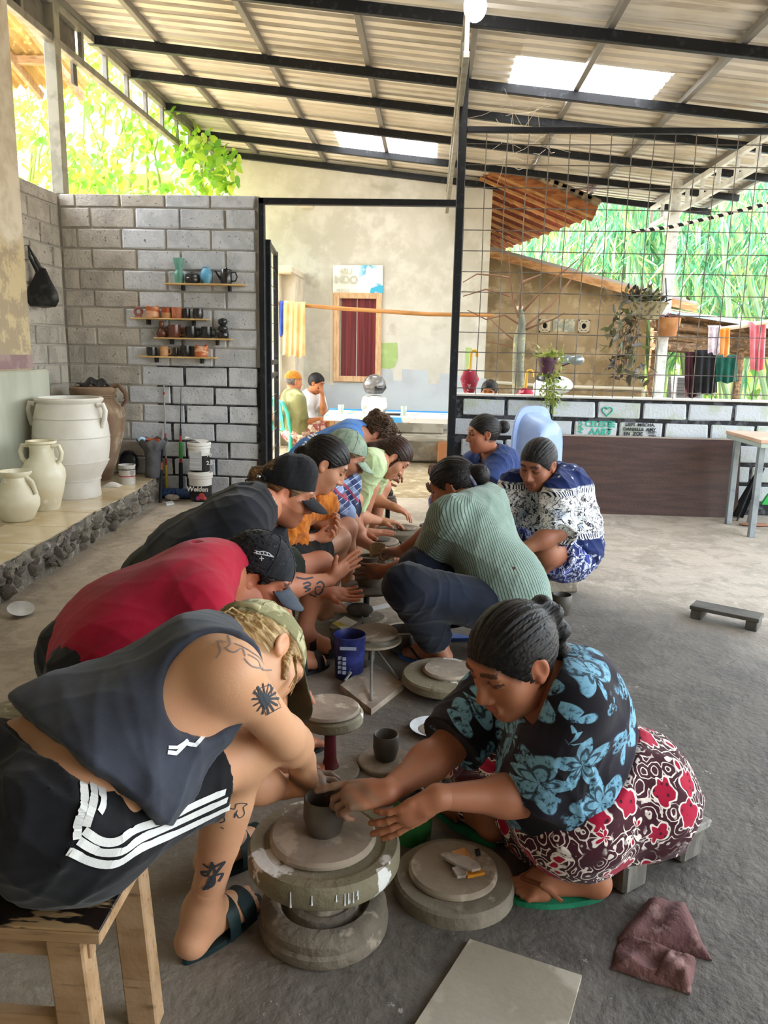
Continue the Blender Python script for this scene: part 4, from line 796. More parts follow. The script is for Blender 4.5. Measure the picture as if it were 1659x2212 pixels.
def paintbucket(c, r, h, label, first):
    o = empty('paint_bucket', c, label, 'bucket', 'stacked paint buckets by the wall'); mw = mat('white_plastic', 'dcdad4', .4); mk_ = mat('black_label', '1b1a1c', .4, [(8, .55, .62, '3a3436')])
    MB().lathe(c, [(0, 0), (r*.86, 0), (r*.88, .01), (r*.97, h*.78), (r*1.04, h*.8), (r*1.04, h*.86), (r*1.0, h*.87)], 36).build('shell', mw, o, True)
    MB().lathe(c+V(0, 0, h*.05), [(r*.885, 0), (r*.965, h*.7)], 36).build('label_band', mk_, o, True)
    MB().lathe(c+V(0, 0, h*.87), [(r*1.0, 0), (r*1.06, .004), (r*1.06, .02), (r*1.0, .026), (r*.9, .02), (0, .02)], 36).build('lid', mw, o, True)
    mt = mat('white_print', 'e8e6e2', .5)
    if first:
        text('lettering', 'Welden', .052, c+V(-.082, -r*.965-.012, h*.42), (math.pi/2, 0, 0), mt, o, .001, shear=.15)
        for k, (dx, dz, rr, cc_) in enumerate(((.03, .2, .026, 'c04a4a'), (.0, .13, .016, 'b0408a'), (.055, .14, .014, 'd0605a'))): MB().lathe(c+V(dx, -r*.93, h*(dz+.05)), [(0, 0), (rr, 0), (rr*.8, .004), (0, .005)], 14, (0, -1, .06)).build('print', mat('print_'+cc_, cc_, .5), o)
    else:
        MB().obox(c+V(-.006, -r*.925-.004, h*.42), (1, 0, 0), (0, .06, 1), (0, -1, .06), (.047, h*.3, .002)).build('print', mat('pale_print', 'c6c9cc', .5, [(30, .5, .55, 'a3a6aa', (.1, 1, 6))]), o)
        for k, s in enumerate(('10', '2.5')): text('lettering', s, .04, c+V(.075, -r*.8, h*(.55-.25*k)), (math.pi/2, 0, .4), mt, o, .001)
    return o
c_ = PZ(438, 1082, 0); c_ = V(c_[0], W-.15, 0); bh = .245; rb_ = 25*depth(c_)/F
paintbucket(c_, rb_, bh, 'lower black and white paint bucket with red flower print, on the floor', True)
zt_ = bh*.87+.021
o = paintbucket(c_+V(-.004, 0, zt_), rb_*.95, bh*1.0, 'upper paint bucket with pale panel and crumpled lid', False)
MB().grid(lambda u, v: c_+V(-.10+.16*u, -.05+.1*v, zt_+bh*.87+.026+.03*(1-u)+.012*math.sin(5*u+4*v)), 8, 6, .003).build('lid_film', mat('white_plastic', 'dcdad4', .4), o, True)
MB().tube([V(c_[0]-.36, W-.045, .045), V(c_[0]-.05, W-.045, .045)], .04, 20).build('pipe', mat('blue_tube', '4a6699', .5, [(20, .5, .56, '2f4674', (3, 1, 1))]), None, True, 'short blue tube lying on the floor behind the fishing rods', 'tube')
tag(MB().ell(PZ(372, 1077, .02)+V(0, .0, .01), (.06, .03, .025), 12).build('stone', m_stone, None), 'pale stone by the foot of the fishing rods', 'stone')
flat([(357, 1088), (372, 1084), (376, 1090), (360, 1093)], .002, .012, m_white, 'paper', 'white scrap on the floor before the fishing rods', 'paper')
# ================================================================== RIGHT SIDE
a, c_ = PY(1076, 941, W-.09), PY(1640, 1119, W-.13)
m_panel = mat('dark_brown_board', '4b322a', .5, [(4, .4, .62, '3e2922', (1, 1, 8)), (1.1, .56, .7, '2f211d')], (60, .15))
MB().prism([(.86, W-.12, .0), (2.38, W-.12, .0), (2.38, W-.03, .585), (.86, W-.03, .585)], (0, .018, .002)).build('board', m_panel, None, False, 'long dark brown wood-grain board leaning on the low block wall', 'board')
for xx in (): pass
MB().box((.86, W-.034, .583), (2.38, W-.012, .593)).build('edge_strip', mat('pale_edge', 'a89c90', .6), bpy.data.objects['board'])
# baby bath standing on end
tb = PZ(1150, 1055, 0); TC = V(PY(1145, 980, 5.72)[0], 5.72, 0); m_tub = mat('pale_blue_plastic', '8fa6d2', .35, [(3, .45, .6, '9cb2da')], spec=.5)
tf = V(.62, -.785, 0); ts = V(.785, .62, 0); TH = .86
o = empty('baby_bath', TC, 'pale blue plastic baby bath standing on end against the brown board', 'bath')
def rr(wd, ht, dp, n=40):
    out = []
    for k in range(n):
        t = 2*math.pi*k/n; c0, s0 = math.cos(t), math.sin(t); e = .55
        out.append(TC+ts*(wd*abs(c0)**e*np.sign(c0))+V(0, 0, TH/2+ht*abs(s0)**e*np.sign(s0))+tf*dp)
    return out
def loft(loops, closed=True):
    b = MB(); n = len(loops[0]); vs = [p for L in loops for p in L]
    fs = [(i*n+k, i*n+(k+1) % n, (i+1)*n+(k+1) % n, (i+1)*n+k) for i in range(len(loops)-1) for k in range(n)]
    fs.append(tuple((len(loops)-1)*n+k for k in range(n))); return b.add(vs, fs)
loft([rr(.20, .40, .0), rr(.205, .40, .008), rr(.20, .398, .018), rr(.165, .355, .018), rr(.155, .335, .05), rr(.14, .30, .16), rr(.125, .275, .195), rr(.08, .2, .205)]).build('shell', m_tub, o, 50)
loft([rr(.20, .40, -.001), rr(.16, .35, -.001)]).build('rim', m_tub, o, True)
# table at the right edge, folded stand, broom head, sandal
tl = PZ(1622, 1160, 0); o = empty('table', (tl[0]+.35, tl[1]+.1, 0), 'table with pinkish top and grey steel legs cut by the right edge', 'table')
th_ = PY(1640, 955, tl[1])[2]; m_tab = mat('pinkish_tabletop', 'c9a890', .6, [(3, .45, .6, 'b89880')])
MB().box((tl[0]-.05, tl[1]-.1, th_), (tl[0]+1.0, tl[1]+.52, th_+.025), .003).build('tabletop', m_tab, o); MB().box((tl[0]-.045, tl[1]-.095, th_-.03), (tl[0]+1.0, tl[1]+.515, th_), .003).build('frame', mat('pale_green_steel', 'a9b5ab', .5, metal=.2), o)
for dx in (0, .9):
    for dy in (0, .42): MB().box((tl[0]-.02+dx, tl[1]-.02+dy, 0), (tl[0]+.02+dx, tl[1]+.02+dy, th_-.03), .003).build('leg', mat('grey_table_steel', '8f979a', .5, [(9, .45, .6, '7c8487')], metal=.3), o)
a0 = PY(1640, 1010, W-.16); o = empty('folded_stand', PZ(1605, 1128, 0), 'folded black umbrella stand leaning beside the table leg', 'umbrella')
for px, py in ((1578, 1113), (1592, 1125), (1602, 1118)): MB().tube([PZ(px, py, 0), a0], .007, 6).build('rib', m_black, o)
MB().tube([PZ(1615, 1130, 0), PY(1637, 1040, W-.3)], .011, 8).build('pole', mat('silver_pole', '8d8d90', .4, metal=.6), o)
MB().prism([PZ(1580, 1114, .02), PZ(1600, 1118, .02), a0+V(.02, -.01, 0), a0], (.01, -.02, 0)).build('canopy', mat('black_fabric', '1a1a1c', .8), o)
g0 = PY(1646, 1090, W-.25); MB().prism([g0, g0+V(.10, 0, 0), g0+V(.10, 0, .17), g0+V(.03, 0, .06)], (0, .03, 0)).build('dustpan', mat('bright_green_plastic', '2fae4e', .45), None, False, 'bright green dustpan under the table at the right edge', 'dustpan')
s0 = PZ(1622, 1136, 0); tag(MB().ell(s0+V(.03, 0, .012), (.12, .04, .012), 16).build('sandal', mat('tan_leather', '9a6f58', .6), None, True), 'tan flat sandal on the floor under the table', 'shoe')
# ================================================================== PEOPLE: shapes grown from blended tapering limbs
def nz(v): v = V(*v); return v/(np.linalg.norm(v)+1e-12)
def nz_rows(v): return v/(np.linalg.norm(v, axis=1, keepdims=True)+1e-9)
class SDF:
    def __init__(s): s.p = []
    def cap(s, a, b, ra, rb=None, k=.02, op='u', clip=None): s.p.append(('c', V(*a), V(*b), float(ra), float(ra if rb is None else rb), k, op, clip)); return s
    def ell(s, c, r, A=None, k=.02, op='u', clip=None): s.p.append(('e', V(*c), np.eye(3) if A is None else np.array(A, float), V(*r), None, k, op, clip)); return s
    def bounds(s, pad):
        lo = np.full(3, 9e9); hi = -lo
        for t, a, b, ra, rb, k, op, cl in s.p:
            if op != 'u': continue
            l, h = s.bb(t, a, b, ra, rb, 0); lo = np.minimum(lo, l); hi = np.maximum(hi, h)
        return lo-pad, hi+pad
    @staticmethod
    def bb(t, a, b, ra, rb, pad):
        if t == 'c': return np.minimum(a-ra, b-rb)-pad, np.maximum(a+ra, b+rb)+pad
        e = np.sqrt(((b*ra[:, None])**2).sum(0)); return a-e-pad, a+e+pad
    def mesh(s, h, clips=(), cut=None, lo=None, hi=None):
        """surface net of the blended field; clips = [(point, outward normal)] cut flat ends"""
        l0, h0 = s.bounds(3*h)
        if lo is not None: l0 = np.maximum(l0, lo)
        if hi is not None: h0 = np.minimum(h0, hi)
        n = np.ceil((h0-l0)/h).astype(int)+1; D = np.full(n, .08, np.float32)
        ax = [(l0[i]+h*np.arange(n[i])).astype(np.float32) for i in range(3)]
        for t, a, b, ra, rb, k, op, cl in s.p:
            l, u = s.bb(t, a, b, ra, rb, k+2.5*h)
            i0 = np.clip(np.floor((l-l0)/h).astype(int), 0, n); i1 = np.clip(np.ceil((u-l0)/h).astype(int)+1, 0, n)
            if (i1 <= i0).any(): continue
            sl = tuple(slice(i0[i], i1[i]) for i in range(3))
            x, y, z = ax[0][sl[0]][:, None, None], ax[1][sl[1]][None, :, None], ax[2][sl[2]][None, None, :]
            if t == 'c':
                ba = (b-a).astype(np.float32); bb_ = float(ba@ba)+1e-9; px, py, pz = x-np.float32(a[0]), y-np.float32(a[1]), z-np.float32(a[2])
                hh = np.clip((px*ba[0]+py*ba[1]+pz*ba[2])/bb_, 0, 1)
                d = np.sqrt((px-hh*ba[0])**2+(py-hh*ba[1])**2+(pz-hh*ba[2])**2)-(ra+hh*(rb-ra))
            else:
                px, py, pz = x-np.float32(a[0]), y-np.float32(a[1]), z-np.float32(a[2]); k0 = 0; k1 = 0
                for i in range(3):
                    q = (px*np.float32(b[i, 0])+py*np.float32(b[i, 1])+pz*np.float32(b[i, 2]))/np.float32(ra[i]); q2 = q*q; k0 = k0+q2; k1 = k1+q2/np.float32(ra[i]**2)
                k0 = np.sqrt(k0); d = k0*(k0-1)/np.sqrt(k1+1e-9)
            for (c, nn) in (cl or ()): d = np.maximum(d, (x-np.float32(c[0]))*np.float32(nn[0])+(y-np.float32(c[1]))*np.float32(nn[1])+(z-np.float32(c[2]))*np.float32(nn[2]))
            o = D[sl]
            if op == 'u': g = np.maximum(k-np.abs(o-d), 0)/max(k, 1e-6); D[sl] = np.minimum(o, d)-g*g*k*.25
            else: g = np.maximum(k-np.abs(o+d), 0)/max(k, 1e-6); D[sl] = np.maximum(o, -d)+g*g*k*.25
        for c, nn in clips:
            D = np.maximum(D, (ax[0][:, None, None]-np.float32(c[0]))*np.float32(nn[0])+(ax[1][None, :, None]-np.float32(c[1]))*np.float32(nn[1])+(ax[2][None, None, :]-np.float32(c[2]))*np.float32(nn[2]))
        return surfnet(D, l0, h)
def surfnet(D, lo, h):
    S = D < 0; S[0] = S[-1] = False; S[:, 0] = S[:, -1] = False; S[:, :, 0] = S[:, :, -1] = False
    c = np.zeros(tuple(k-1 for k in D.shape), np.uint8)
    for i in (0, 1):
        for j in (0, 1):
            for k in (0, 1): c += S[i:D.shape[0]-1+i, j:D.shape[1]-1+j, k:D.shape[2]-1+k]
    I = np.argwhere((c > 0) & (c < 8)); idx = np.full(c.shape, -1, np.int32); idx[tuple(I.T)] = np.arange(len(I))
    val = {}
    for q in [(i, j, k) for i in (0, 1) for j in (0, 1) for k in (0, 1)]: val[q] = D[I[:, 0]+q[0], I[:, 1]+q[1], I[:, 2]+q[2]]
    acc = np.zeros((len(I), 3)); cnt = np.zeros(len(I))
    for a in range(3):
        for u in (0, 1):
            for v in (0, 1):
                q0 = [0, 0, 0]; q0[(a+1) % 3] = u; q0[(a+2) % 3] = v; q1 = list(q0); q1[a] = 1
                d0, d1 = val[tuple(q0)], val[tuple(q1)]; m = (d0 < 0) != (d1 < 0); t = np.where(m, d0/(d0-d1+1e-12), 0)
                p = np.zeros((len(I), 3)); p[:] = q0; p[:, a] = t; acc[m] += p[m]; cnt[m] += 1
    vs = lo+h*(I+acc/np.maximum(cnt, 1)[:, None]); F4 = []
    for a in range(3):
        b, c2 = (a+1) % 3, (a+2) % 3
        s0 = [slice(None)]*3; s1 = [slice(None)]*3; s0[a] = slice(0, -1); s1[a] = slice(1, None)
        A, B = S[tuple(s0)], S[tuple(s1)]; E = np.argwhere(A != B); E = E[(E[:, b] > 0) & (E[:, c2] > 0)]
        fl = A[tuple(E.T)]
        def cell(db, dc): e = E.copy(); e[:, b] += db; e[:, c2] += dc; return idx[tuple(e.T)]
        Q = np.stack([cell(-1, -1), cell(0, -1), cell(0, 0), cell(-1, 0)], 1); Q[~fl] = Q[~fl][:, ::-1]; F4.append(Q)
    F4 = np.concatenate(F4); F4 = F4[(F4 >= 0).all(1)]
    return vs, F4
def npmesh(name, vs, F4, m, col=None, smooth=True):
    me = bpy.data.meshes.new(name); n = len(vs); k = len(F4)
    me.vertices.add(n); me.vertices.foreach_set('co', np.asarray(vs, np.float32).ravel()); me.loops.add(4*k); me.loops.foreach_set('vertex_index', F4.astype(np.int32).ravel())
    me.polygons.add(k); me.polygons.foreach_set('loop_start', np.arange(0, 4*k, 4, dtype=np.int32)); me.polygons.foreach_set('use_smooth', np.full(k, smooth)); me.update(calc_edges=True)
    if col is not None:
        at = me.color_attributes.new('Col', 'FLOAT_COLOR', 'POINT'); at.data.foreach_set('color', np.concatenate([col, np.ones((n, 1))], 1).astype(np.float32).ravel())
    me.materials.append(m); return me
def folds(vs, F4, amp, sc, seed, dirs=None):
    """cloth creases: shift along the normals by a ridged wave"""
    g = np.random.default_rng(seed); nrm = np.zeros_like(vs); q = vs[F4]; fn = np.cross(q[:, 2]-q[:, 0], q[:, 3]-q[:, 1])
    for i in range(4): np.add.at(nrm, F4[:, i], fn)
    nrm /= np.linalg.norm(nrm, axis=1, keepdims=True)+1e-12; f = np.zeros(len(vs))
    wp = vs+.035*np.stack([np.sin(vs@g.normal(0, 9, 3)+g.uniform(0, 6)) for _ in range(3)], 1)
    for _ in range(4):
        d = g.normal(0, 1, 3); d /= np.linalg.norm(d)
        if dirs is not None: d = nz(nz(dirs)*1.4+d*.6)
        a = np.sin((wp@d)*sc*g.uniform(.7, 1.5)*2*math.pi+g.uniform(0, 6)); f += (1-np.abs(a))**2.2*g.uniform(.5, 1)
    msk = .5+.5*np.sin(vs@g.normal(0, 7, 3)+1.); return vs+nrm*((f-.9)*amp*(.3+.7*msk))[:, None]
def skinmat(name, col, red='c0705a'):
    if name in MATS: return MATS[name]
    t = NT(name); a = t.new('Attribute'); a.attribute_name = 'Col'
    c = t.mix(t.step(t.noise(7, 3), .42, .66), lin(col), t.mix(.22, lin(col), lin(red))); c = t.mix(1., c, a.outputs['Color'], 'MULTIPLY')
    t.bump(t.noise(260, 2), .08, .004); MATS[name] = t.fin(c, .52, 0, .35, **{'Subsurface Weight': .0}); return MATS[name]
def hairmat(name, c1, c2):
    t = NT(name); co = t.co('Object', False, (130, 9, 130)); n = t.noise(1.0, 4, co, dist=.4)
    t.bump(n, .45, .008); MATS[name] = t.fin(t.mix(t.step(n, .40, .72), lin(c1), lin(c2)), .48, 0, .28); return MATS[name]
def J3(P, x, y, L, sg):
    d = nz(ray(x, y)); q = CP-P; b = q@d; D = b*b-(q@q-L*L)
    return CP+(-b if D < 0 else -b+sg*math.sqrt(D))*d
class Person:
    def __init__(s, label, skin, S=.93, fat=1., female=False, hands=.0026, body=.006, head=.0034, fem_hip=1.):
        s.label, s.skin, s.S, s.fat, s.fe, s.hh, s.bh, s.hd = label, skin, S, fat, female, hands, body, head; s.J = {}; s.H = {}; s.parts = []; s.feet = {}
    def __getitem__(s, k): return s.J[k]
    def set(s, **kw):
        for k, v in kw.items():
            if isinstance(v, np.ndarray): s.J[k] = v
            elif v[0] == 'L': s.J[k] = J3(s.J[v[1]], v[2], v[3], v[4]*s.S, v[5])
            elif v[0] == 'Y': s.J[k] = PY(v[1], v[2], v[3])
            elif v[0] == 'Z': s.J[k] = PZ(v[1], v[2], v[3])
            elif v[0] == '+': s.J[k] = s.J[v[1]]+V(*v[2:])
            else: s.J[k] = V(*v)
        return s
    def report(s):
        std = dict(shR=('C7', .17), shL=('C7', .17), elR=('shR', .29), elL=('shL', .29), wrR=('elR', .25), wrL=('elL', .25), C7=('pel', .46), hd=('C7', .2), knR=('hipR', .42), knL=('hipL', .42), anR=('knR', .41), anL=('knL', .41))
        print(s.label[:40], ' '.join('%s:%.2f' % (k, np.linalg.norm(s.J[k]-s.J[p])/(L*s.S)) for k, (p, L) in std.items() if k in s.J and p in s.J), 'pel', s.J['pel'].round(2), 'C7', s.J['C7'].round(2))
    # -------- frames
    def prep(s):
        J = s.J; S = s.S; km = (J['knR']+J['knL'])/2; fwd = km-J['pel']; fwd[2] = 0; s.fwd = nz(fwd)
        lat = J['shR']-J['shL'] if 'shL' in J and 'shR' in J else np.cross(s.fwd, (0, 0, 1)); s.lat = nz(lat); s.hlat = nz(np.cross(s.fwd, (0, 0, 1.)))
        for sd, sg in (('R', 1), ('L', -1)):
            if 'hip'+sd not in J: J['hip'+sd] = J['pel']+s.hlat*sg*.095*S
        sp = nz(J['C7']-J['pel']); bk = nz(np.cross(s.lat, sp)); bk = bk*(-1 if bk@s.fwd > 0 else 1); s.bk = bk; s.sp = sp
        L = np.linalg.norm(J['C7']-J['pel']); s.mid = (J['C7']+J['pel'])/2+bk*max(.03, .5*math.sqrt(max((.50*S)**2-L*L, 0))*getattr(s, 'hunch', 1.), getattr(s, 'hump', 0))
    def spine(s, t): return s.J['pel']*(1-t)**2+2*t*(1-t)*s.mid+s.J['C7']*t*t
    SL = [(0., .078, .096), (.18, .070, .095), (.42, .055, .087), (.65, .068, .093), (.84, .086, .078), (.95, .080, .062)]
    def torso(s, b, e=0, t0=-1, t1=2, k=.06, w=1., clip=None):
        for i, (t, hw, r) in enumerate(s.SL):
            if t < t0 or t > t1: continue
            lt = nz(s.hlat*(1-t)+s.lat*t); f = s.fat if t < .9 else 1+(s.fat-1)*.4; c = s.spine(t)-s.bk*(.012*S_(s) if t > .5 else 0)
            b.cap(c-lt*hw*s.S*f*w, c+lt*hw*s.S*f*w, r*s.S*f+e, k=k, clip=clip)
        if s.fe and t1 > 1:
            for sg in (1, -1):
                if t0 < .6: b.cap(s.spine(.70)-s.bk*.07*s.S*s.fat+s.lat*sg*.06*s.S, s.spine(.68)-s.bk*.075*s.S*s.fat+s.lat*sg*.06*s.S, .045*s.S*s.fat+e, k=.05, clip=clip)
    def shoulders(s, b, e=0, k=.05, sides='RL'):
        for sd in sides: b.cap(s.spine(.93)-s.bk*-.01, s.J['sh'+sd], .060*s.S+e, .054*s.S+e, k=k)
    def arm(s, b, sd, e=0, t0=0, t1=1, k=.03):
        sh, el, wr = s.J['sh'+sd], s.J['el'+sd], s.J['wr'+sd]; q = (s.fat-1)*.6+1; S = s.S*q
        b.cap(sh, el, .051*S+e, .038*S+e, k=k); b.cap(el, el+(wr-el)*.35, .038*S+e, .040*S+e, k=k); b.cap(el+(wr-el)*.3, wr, .041*S+e, .0255*s.S+e, k=k)
    def leg(s, b, sd, e=0, k=.04, thigh=True, shank=True, knee=0):
        h, kn, an = s.J['hip'+sd], s.J['kn'+sd], s.J['an'+sd]; S = s.S*((s.fat-1)*.7+1)
        if thigh: b.cap(h, kn, .088*S+e, .053*S+e+knee, k=k)
        if shank:
            b.cap(kn, an, .050*S+e, .033*s.S+e, k=k); bk = nz(h-kn+1e-6); bk = bk-nz(an-kn)*(bk@nz(an-kn)); c = kn+(an-kn)*.3+nz(bk)*.014*S
            b.cap(c, kn+(an-kn)*.55+nz(bk)*.008, .044*S+e, .034*S+e, k=.03)
    # -------- head in its own frame: x = person's right... s, y = forward, z = up
    def frame(s, f, u):
        f = nz(f); u = V(*u); u = nz(u-f*(u@f)); s.HF = np.stack([np.cross(f, u), f, u])      # rows: right, forward, up
    def head_sdf(s, b):
        q = max(s.fat-1.05, 0)*.09; b.ell((0, .022, -.055), (.054+q, .056+q, .052), k=.03)
        b.ell((0, -.008, .028), (.0735, .094, .088), k=.02).ell((0, .024, -.04), (.056, .062, .068), k=.04).cap((0, .060, -.088), (0, .066, -.090), .020, k=.03)
        for sg in (1, -1): b.ell((sg*.040, .056, -.022), (.024, .024, .026), k=.025)
        b.cap((-.034, .076, .034), (.034, .076, .034), .013, k=.025)
        b.cap((0, .088, .014), (0, .107, -.024), .008, .0115, k=.018)
        for sg in (1, -1): b.ell((sg*.012, .096, -.029), (.0095, .0105, .008), k=.01)
        for sg in (1, -1): b.ell((sg*.031, .098, .013), (.020, .018, .012), k=.016, op='s')
        for sg in (1, -1): b.ell((sg*.031, .0745, .011), (.0145, .0135, .0125), k=.006)
        b.cap((-.018, .088, -.053), (.018, .088, -.053), .0068, k=.009).cap((-.015, .089, -.064), (.015, .089, -.064), .0075, k=.009)
        b.ell((0, .101, -.0585), (.024, .010, .0016), k=.003, op='s')
        A = np.array([[.93, .36, 0], [-.36, .93, 0], [0, 0, 1.]])
        for sg in (1, -1):
            Am = A*np.array([[1, sg, 1], [sg, 1, 1], [1, 1, 1]]) if sg > 0 else np.array([[.93, -.36, 0], [.36, .93, 0], [0, 0, 1.]])
            b.ell((sg*.0745, -.008, .003), (.0075, .018, .029), Am, k=.006).ell((sg*.082, -.004, .005), (.0055, .010, .018), Am, k=.004, op='s').ell((sg*.0735, .0, -.022), (.007, .009, .010), k=.008)
    def tint(s, P, brow, stub, lip, lash='2a1a14', hl=None):
        c = np.ones((len(P), 3)); x, y, z = np.abs(P[:, 0]), P[:, 1], P[:, 2]
        base = V(*lin(s.skin)[:3])
        def put(m, col, a=1.):
            r = V(*lin(col)[:3])/base; c[m] = c[m]*(1-a)+r*a
        put((y > .06) & (x < .027) & (z > -.070) & (z < -.048) & (x < .024-.0*z), lip, .55)
        put((y > .05) & (x > .010) & (x < .049) & (np.abs(z-(.036+.25*(x-.010)*(x < .03)+.005*(x >= .03)-.18*(x-.03)*(x >= .03))) < .0052), brow, .85)
        e = ((x-.031)/.0165)**2+((z-.009)/.0062)**2 < 1; put((y > .06) & e & (z < .0125) & (z > .004), '2a1c14', .75)
        put((y > .06) & (np.abs(((x-.031)/.0175)**2+((z-.009)/.0072)**2-1) < .28) & (z > .008), lash, .9)
        put((y > .07) & (x > .004) & (x < .013) & (z < -.032) & (z > -.038) & (y < .106), '5a2f26', .6)
        if stub: put((y > -.01) & (z < -.036+.25*np.maximum(.05-y, 0)) & (z > -.12) & ~((x < .024) & (z > -.068) & (z < -.05)), stub, .38)
        ear = (x > .07) & (np.abs(z) < .04) & (np.abs(y+.005) < .03); c[ear] *= V(1.02, .94, .92)
        if hl is not None: dl = y*hl[0]+z*hl[1]-hl[2]; a = np.clip(1-dl/.011, 0, 1)[:, None]*.75*((z > -.05) & ~((x > .066) & (z < .036)))[:, None]; c = c*(1-a)+a*V(*lin(brow)[:3])/base
        return c
    # -------- hands and feet
    def hand(s, sd, d, n, curl=.4, spread=.10, thumb=(.55, .75, .25), tcurl=.3, dirty=None):
        s.H[sd] = (nz(d), nz(V(*n)-nz(d)*(V(*n)@nz(d))), curl, spread, thumb, tcurl, dirty)
    def hand_sdf(s, b, sd):
        d, n, curl, spread, thumb, tcurl, _ = s.H[sd]; S = s.S; w = s.J['wr'+sd]; el = s.J['el'+sd]
        side = np.cross(n, d) if sd == 'R' else np.cross(d, n)      # towards the thumb
        b.cap(w+(el-w)*.30, w, .0295*S, .0255*S, k=.01); M = np.stack([side, d, n])
        b.cap(w, w+d*.03*S, .0245*S, .024*S, k=.015)
        b.ell(w+d*.050*S, (.037*S, .050*S, .0175*S), M, k=.015); b.ell(w+d*.036*S+side*.020*S+n*.008*S, (.017*S, .030*S, .016*S), M, k=.012)
        cs = curl if isinstance(curl, (list, tuple)) else [curl]*4
        for i, (o, ln, r) in enumerate(((.029, .072, .0088), (.010, .080, .0090), (-.010, .074, .0086), (-.028, .058, .0078))):
            p = w+d*(.084-.004*abs(i-1.3))*S+side*o*S; dd = nz(d+side*(1.4-i)*spread); b.cap(w+d*.055*S+side*o*.9*S, p, .0105*S, r*1.05*S, k=.008)
            a = 0; rr = r*S
            for j, (fr, aw) in enumerate(((.45, .8), (.31, 1.1), (.24, .8))):
                a += cs[i]*aw; q = p+(dd*math.cos(a)+n*math.sin(a))*ln*fr*S; b.cap(p, q, rr, rr*.93, k=.0035); p = q; rr *= .93
        p = w+d*.028*S+side*.026*S+n*.006*S; t = nz(d*thumb[0]+side*thumb[1]+n*thumb[2]); q = p+t*.040*S; b.cap(p, q, .0125*S, .0105*S, k=.01)
        t2 = nz(t*math.cos(tcurl)+(d*.8-side*.5+n*.3)*math.sin(tcurl)); b.cap(q, q+t2*.030*S, .0105*S, .0088*S, k=.005)
    def foot_sdf(s, b, sd):
        a, to = s.J['an'+sd], s.J['to'+sd]; S = s.S; f = to-a; f[2] = 0; f = nz(f); sd_ = np.cross(f, (0, 0, 1.)); z0 = a[2]-.085*S; big = -sd_ if sd == 'R' else sd_
        P = lambda fx, sx, z: V(a[0], a[1], z0)+f*fx*S+big*sx*S+V(0, 0, z*S)
        b.cap(a+(s.J['kn'+sd]-a)*.16, a, .036*S, .034*S, k=.02); b.cap(a, P(-.035, 0, .035), .034*S, .031*S, k=.03); b.cap(P(-.03, 0, .030), P(.09, 0, .028), .028*S, .028*S, k=.03); b.cap(a, P(.10, .006, .035), .030*S, .022*S, k=.03)
        b.cap(P(.10, .02, .024), P(.13, .022, .02), .022*S, .020*S, k=.02); b.cap(P(.10, -.02, .02), P(.12, -.024, .018), .019*S, .017*S, k=.02)
        for o, ln, r in ((.026, .180, .0125), (.007, .176, .0090), (-.009, .169, .0085), (-.023, .160, .0082), (-.036, .149, .0080)): b.cap(P(.128, o*.95, .018), P(ln-.012, o, .0135), r*1.05*S, r*S, k=.006)
    def foot_frame(s, sd):
        a, to = s.J['an'+sd], s.J['to'+sd]; f = to-a; f[2] = 0; f = nz(f); sd_ = np.cross(f, (0, 0, 1.)); big = -sd_ if sd == 'R' else sd_
        return V(a[0], a[1], a[2]-.085*s.S), f, big
    # -------- build
    def build(s, hair_col='1c1512', stub=None, lip='9a5048', neck=1., dirty=None, hl=(.73, -.68, .014)):
        s.prep(); J = s.J; m = skinmat('skin_'+s.skin, s.skin); base = V(J['pel'][0], J['pel'][1], 0); vs_, fs_, cs_ = [], [], []; n = 0
        def add(vs, F4, col):
            nonlocal n
            vs_.append(vs); fs_.append(F4+n); cs_.append(np.ones((len(vs), 3)) if col is None else col); n += len(vs)
        b = SDF(); s.torso(b); s.shoulders(b)
        hb = J['hd']-s.HF[2]*.055*s.S-s.HF[1]*.018*s.S
        b.cap(J['C7'], hb, .056*s.S*neck, .050*s.S*neck, k=.03)
        for sd in 'RL':
            b.cap(J['hip'+sd], J['hip'+sd]+s.bk*.02+s.fwd*-.03, .098*s.S*s.fat, k=.05)
            if 'el'+sd in J: s.arm(b, sd)
            s.leg(b, sd)
        add(*b.mesh(s.bh), None)
        b = SDF(); s.head_sdf(b); sc = s.S/.93*.98*getattr(s, 'hscale', 1.); R = s.HF
        b.cap((R@(J['C7']-J['hd']))/sc*.55+V(0, -.018, -.055)*.45, (0, -.018, -.045), .050*neck, k=.03)
        vs, F4 = b.mesh(s.hd); col = s.tint(vs, hair_col, stub, lip, hl=hl); s.hsc = sc; add(J['hd']+(vs*sc)@R, F4, col)
        for sd in s.H:
            b = SDF(); s.hand_sdf(b, sd); vs, F4 = b.mesh(s.hh); dt = s.H[sd][6]; col = None
            if dt:
                r = V(*lin(dt)[:3])/V(*lin(s.skin)[:3]); u = (vs-J['wr'+sd])@s.H[sd][0]; a = np.clip((u-.02+.02*np.sin(vs@V(90, 70, 110)))/.06, 0, 1)[:, None]*.8; col = 1-a+r*a
            add(vs, F4, col)
        for sd in s.feet:
            b = SDF(); s.foot_sdf(b, sd); add(*b.mesh(s.feet[sd]), None)
        vs, F4, col = np.concatenate(vs_), np.concatenate(fs_), np.concatenate(cs_)
        o = link('person', npmesh('person', vs-base, F4, m, col), None, tuple(base)); tag(o, s.label, 'person'); s.o = o; s.base = base; s.bv = (vs, F4); return o
    def wear(s, name, b, m, h=.006, clips=(), fold=(.004, 7), seed=1, parent=None, dirs=None, label=None):
        vs, F4 = b.mesh(h, clips)
        if fold: vs = folds(vs, F4, fold[0], fold[1], seed, dirs)
        o = link(name, npmesh(name, vs-s.base, F4, m), parent or s.o); s.parts.append((o, vs, F4))
        if label: o['label'] = label
        return o
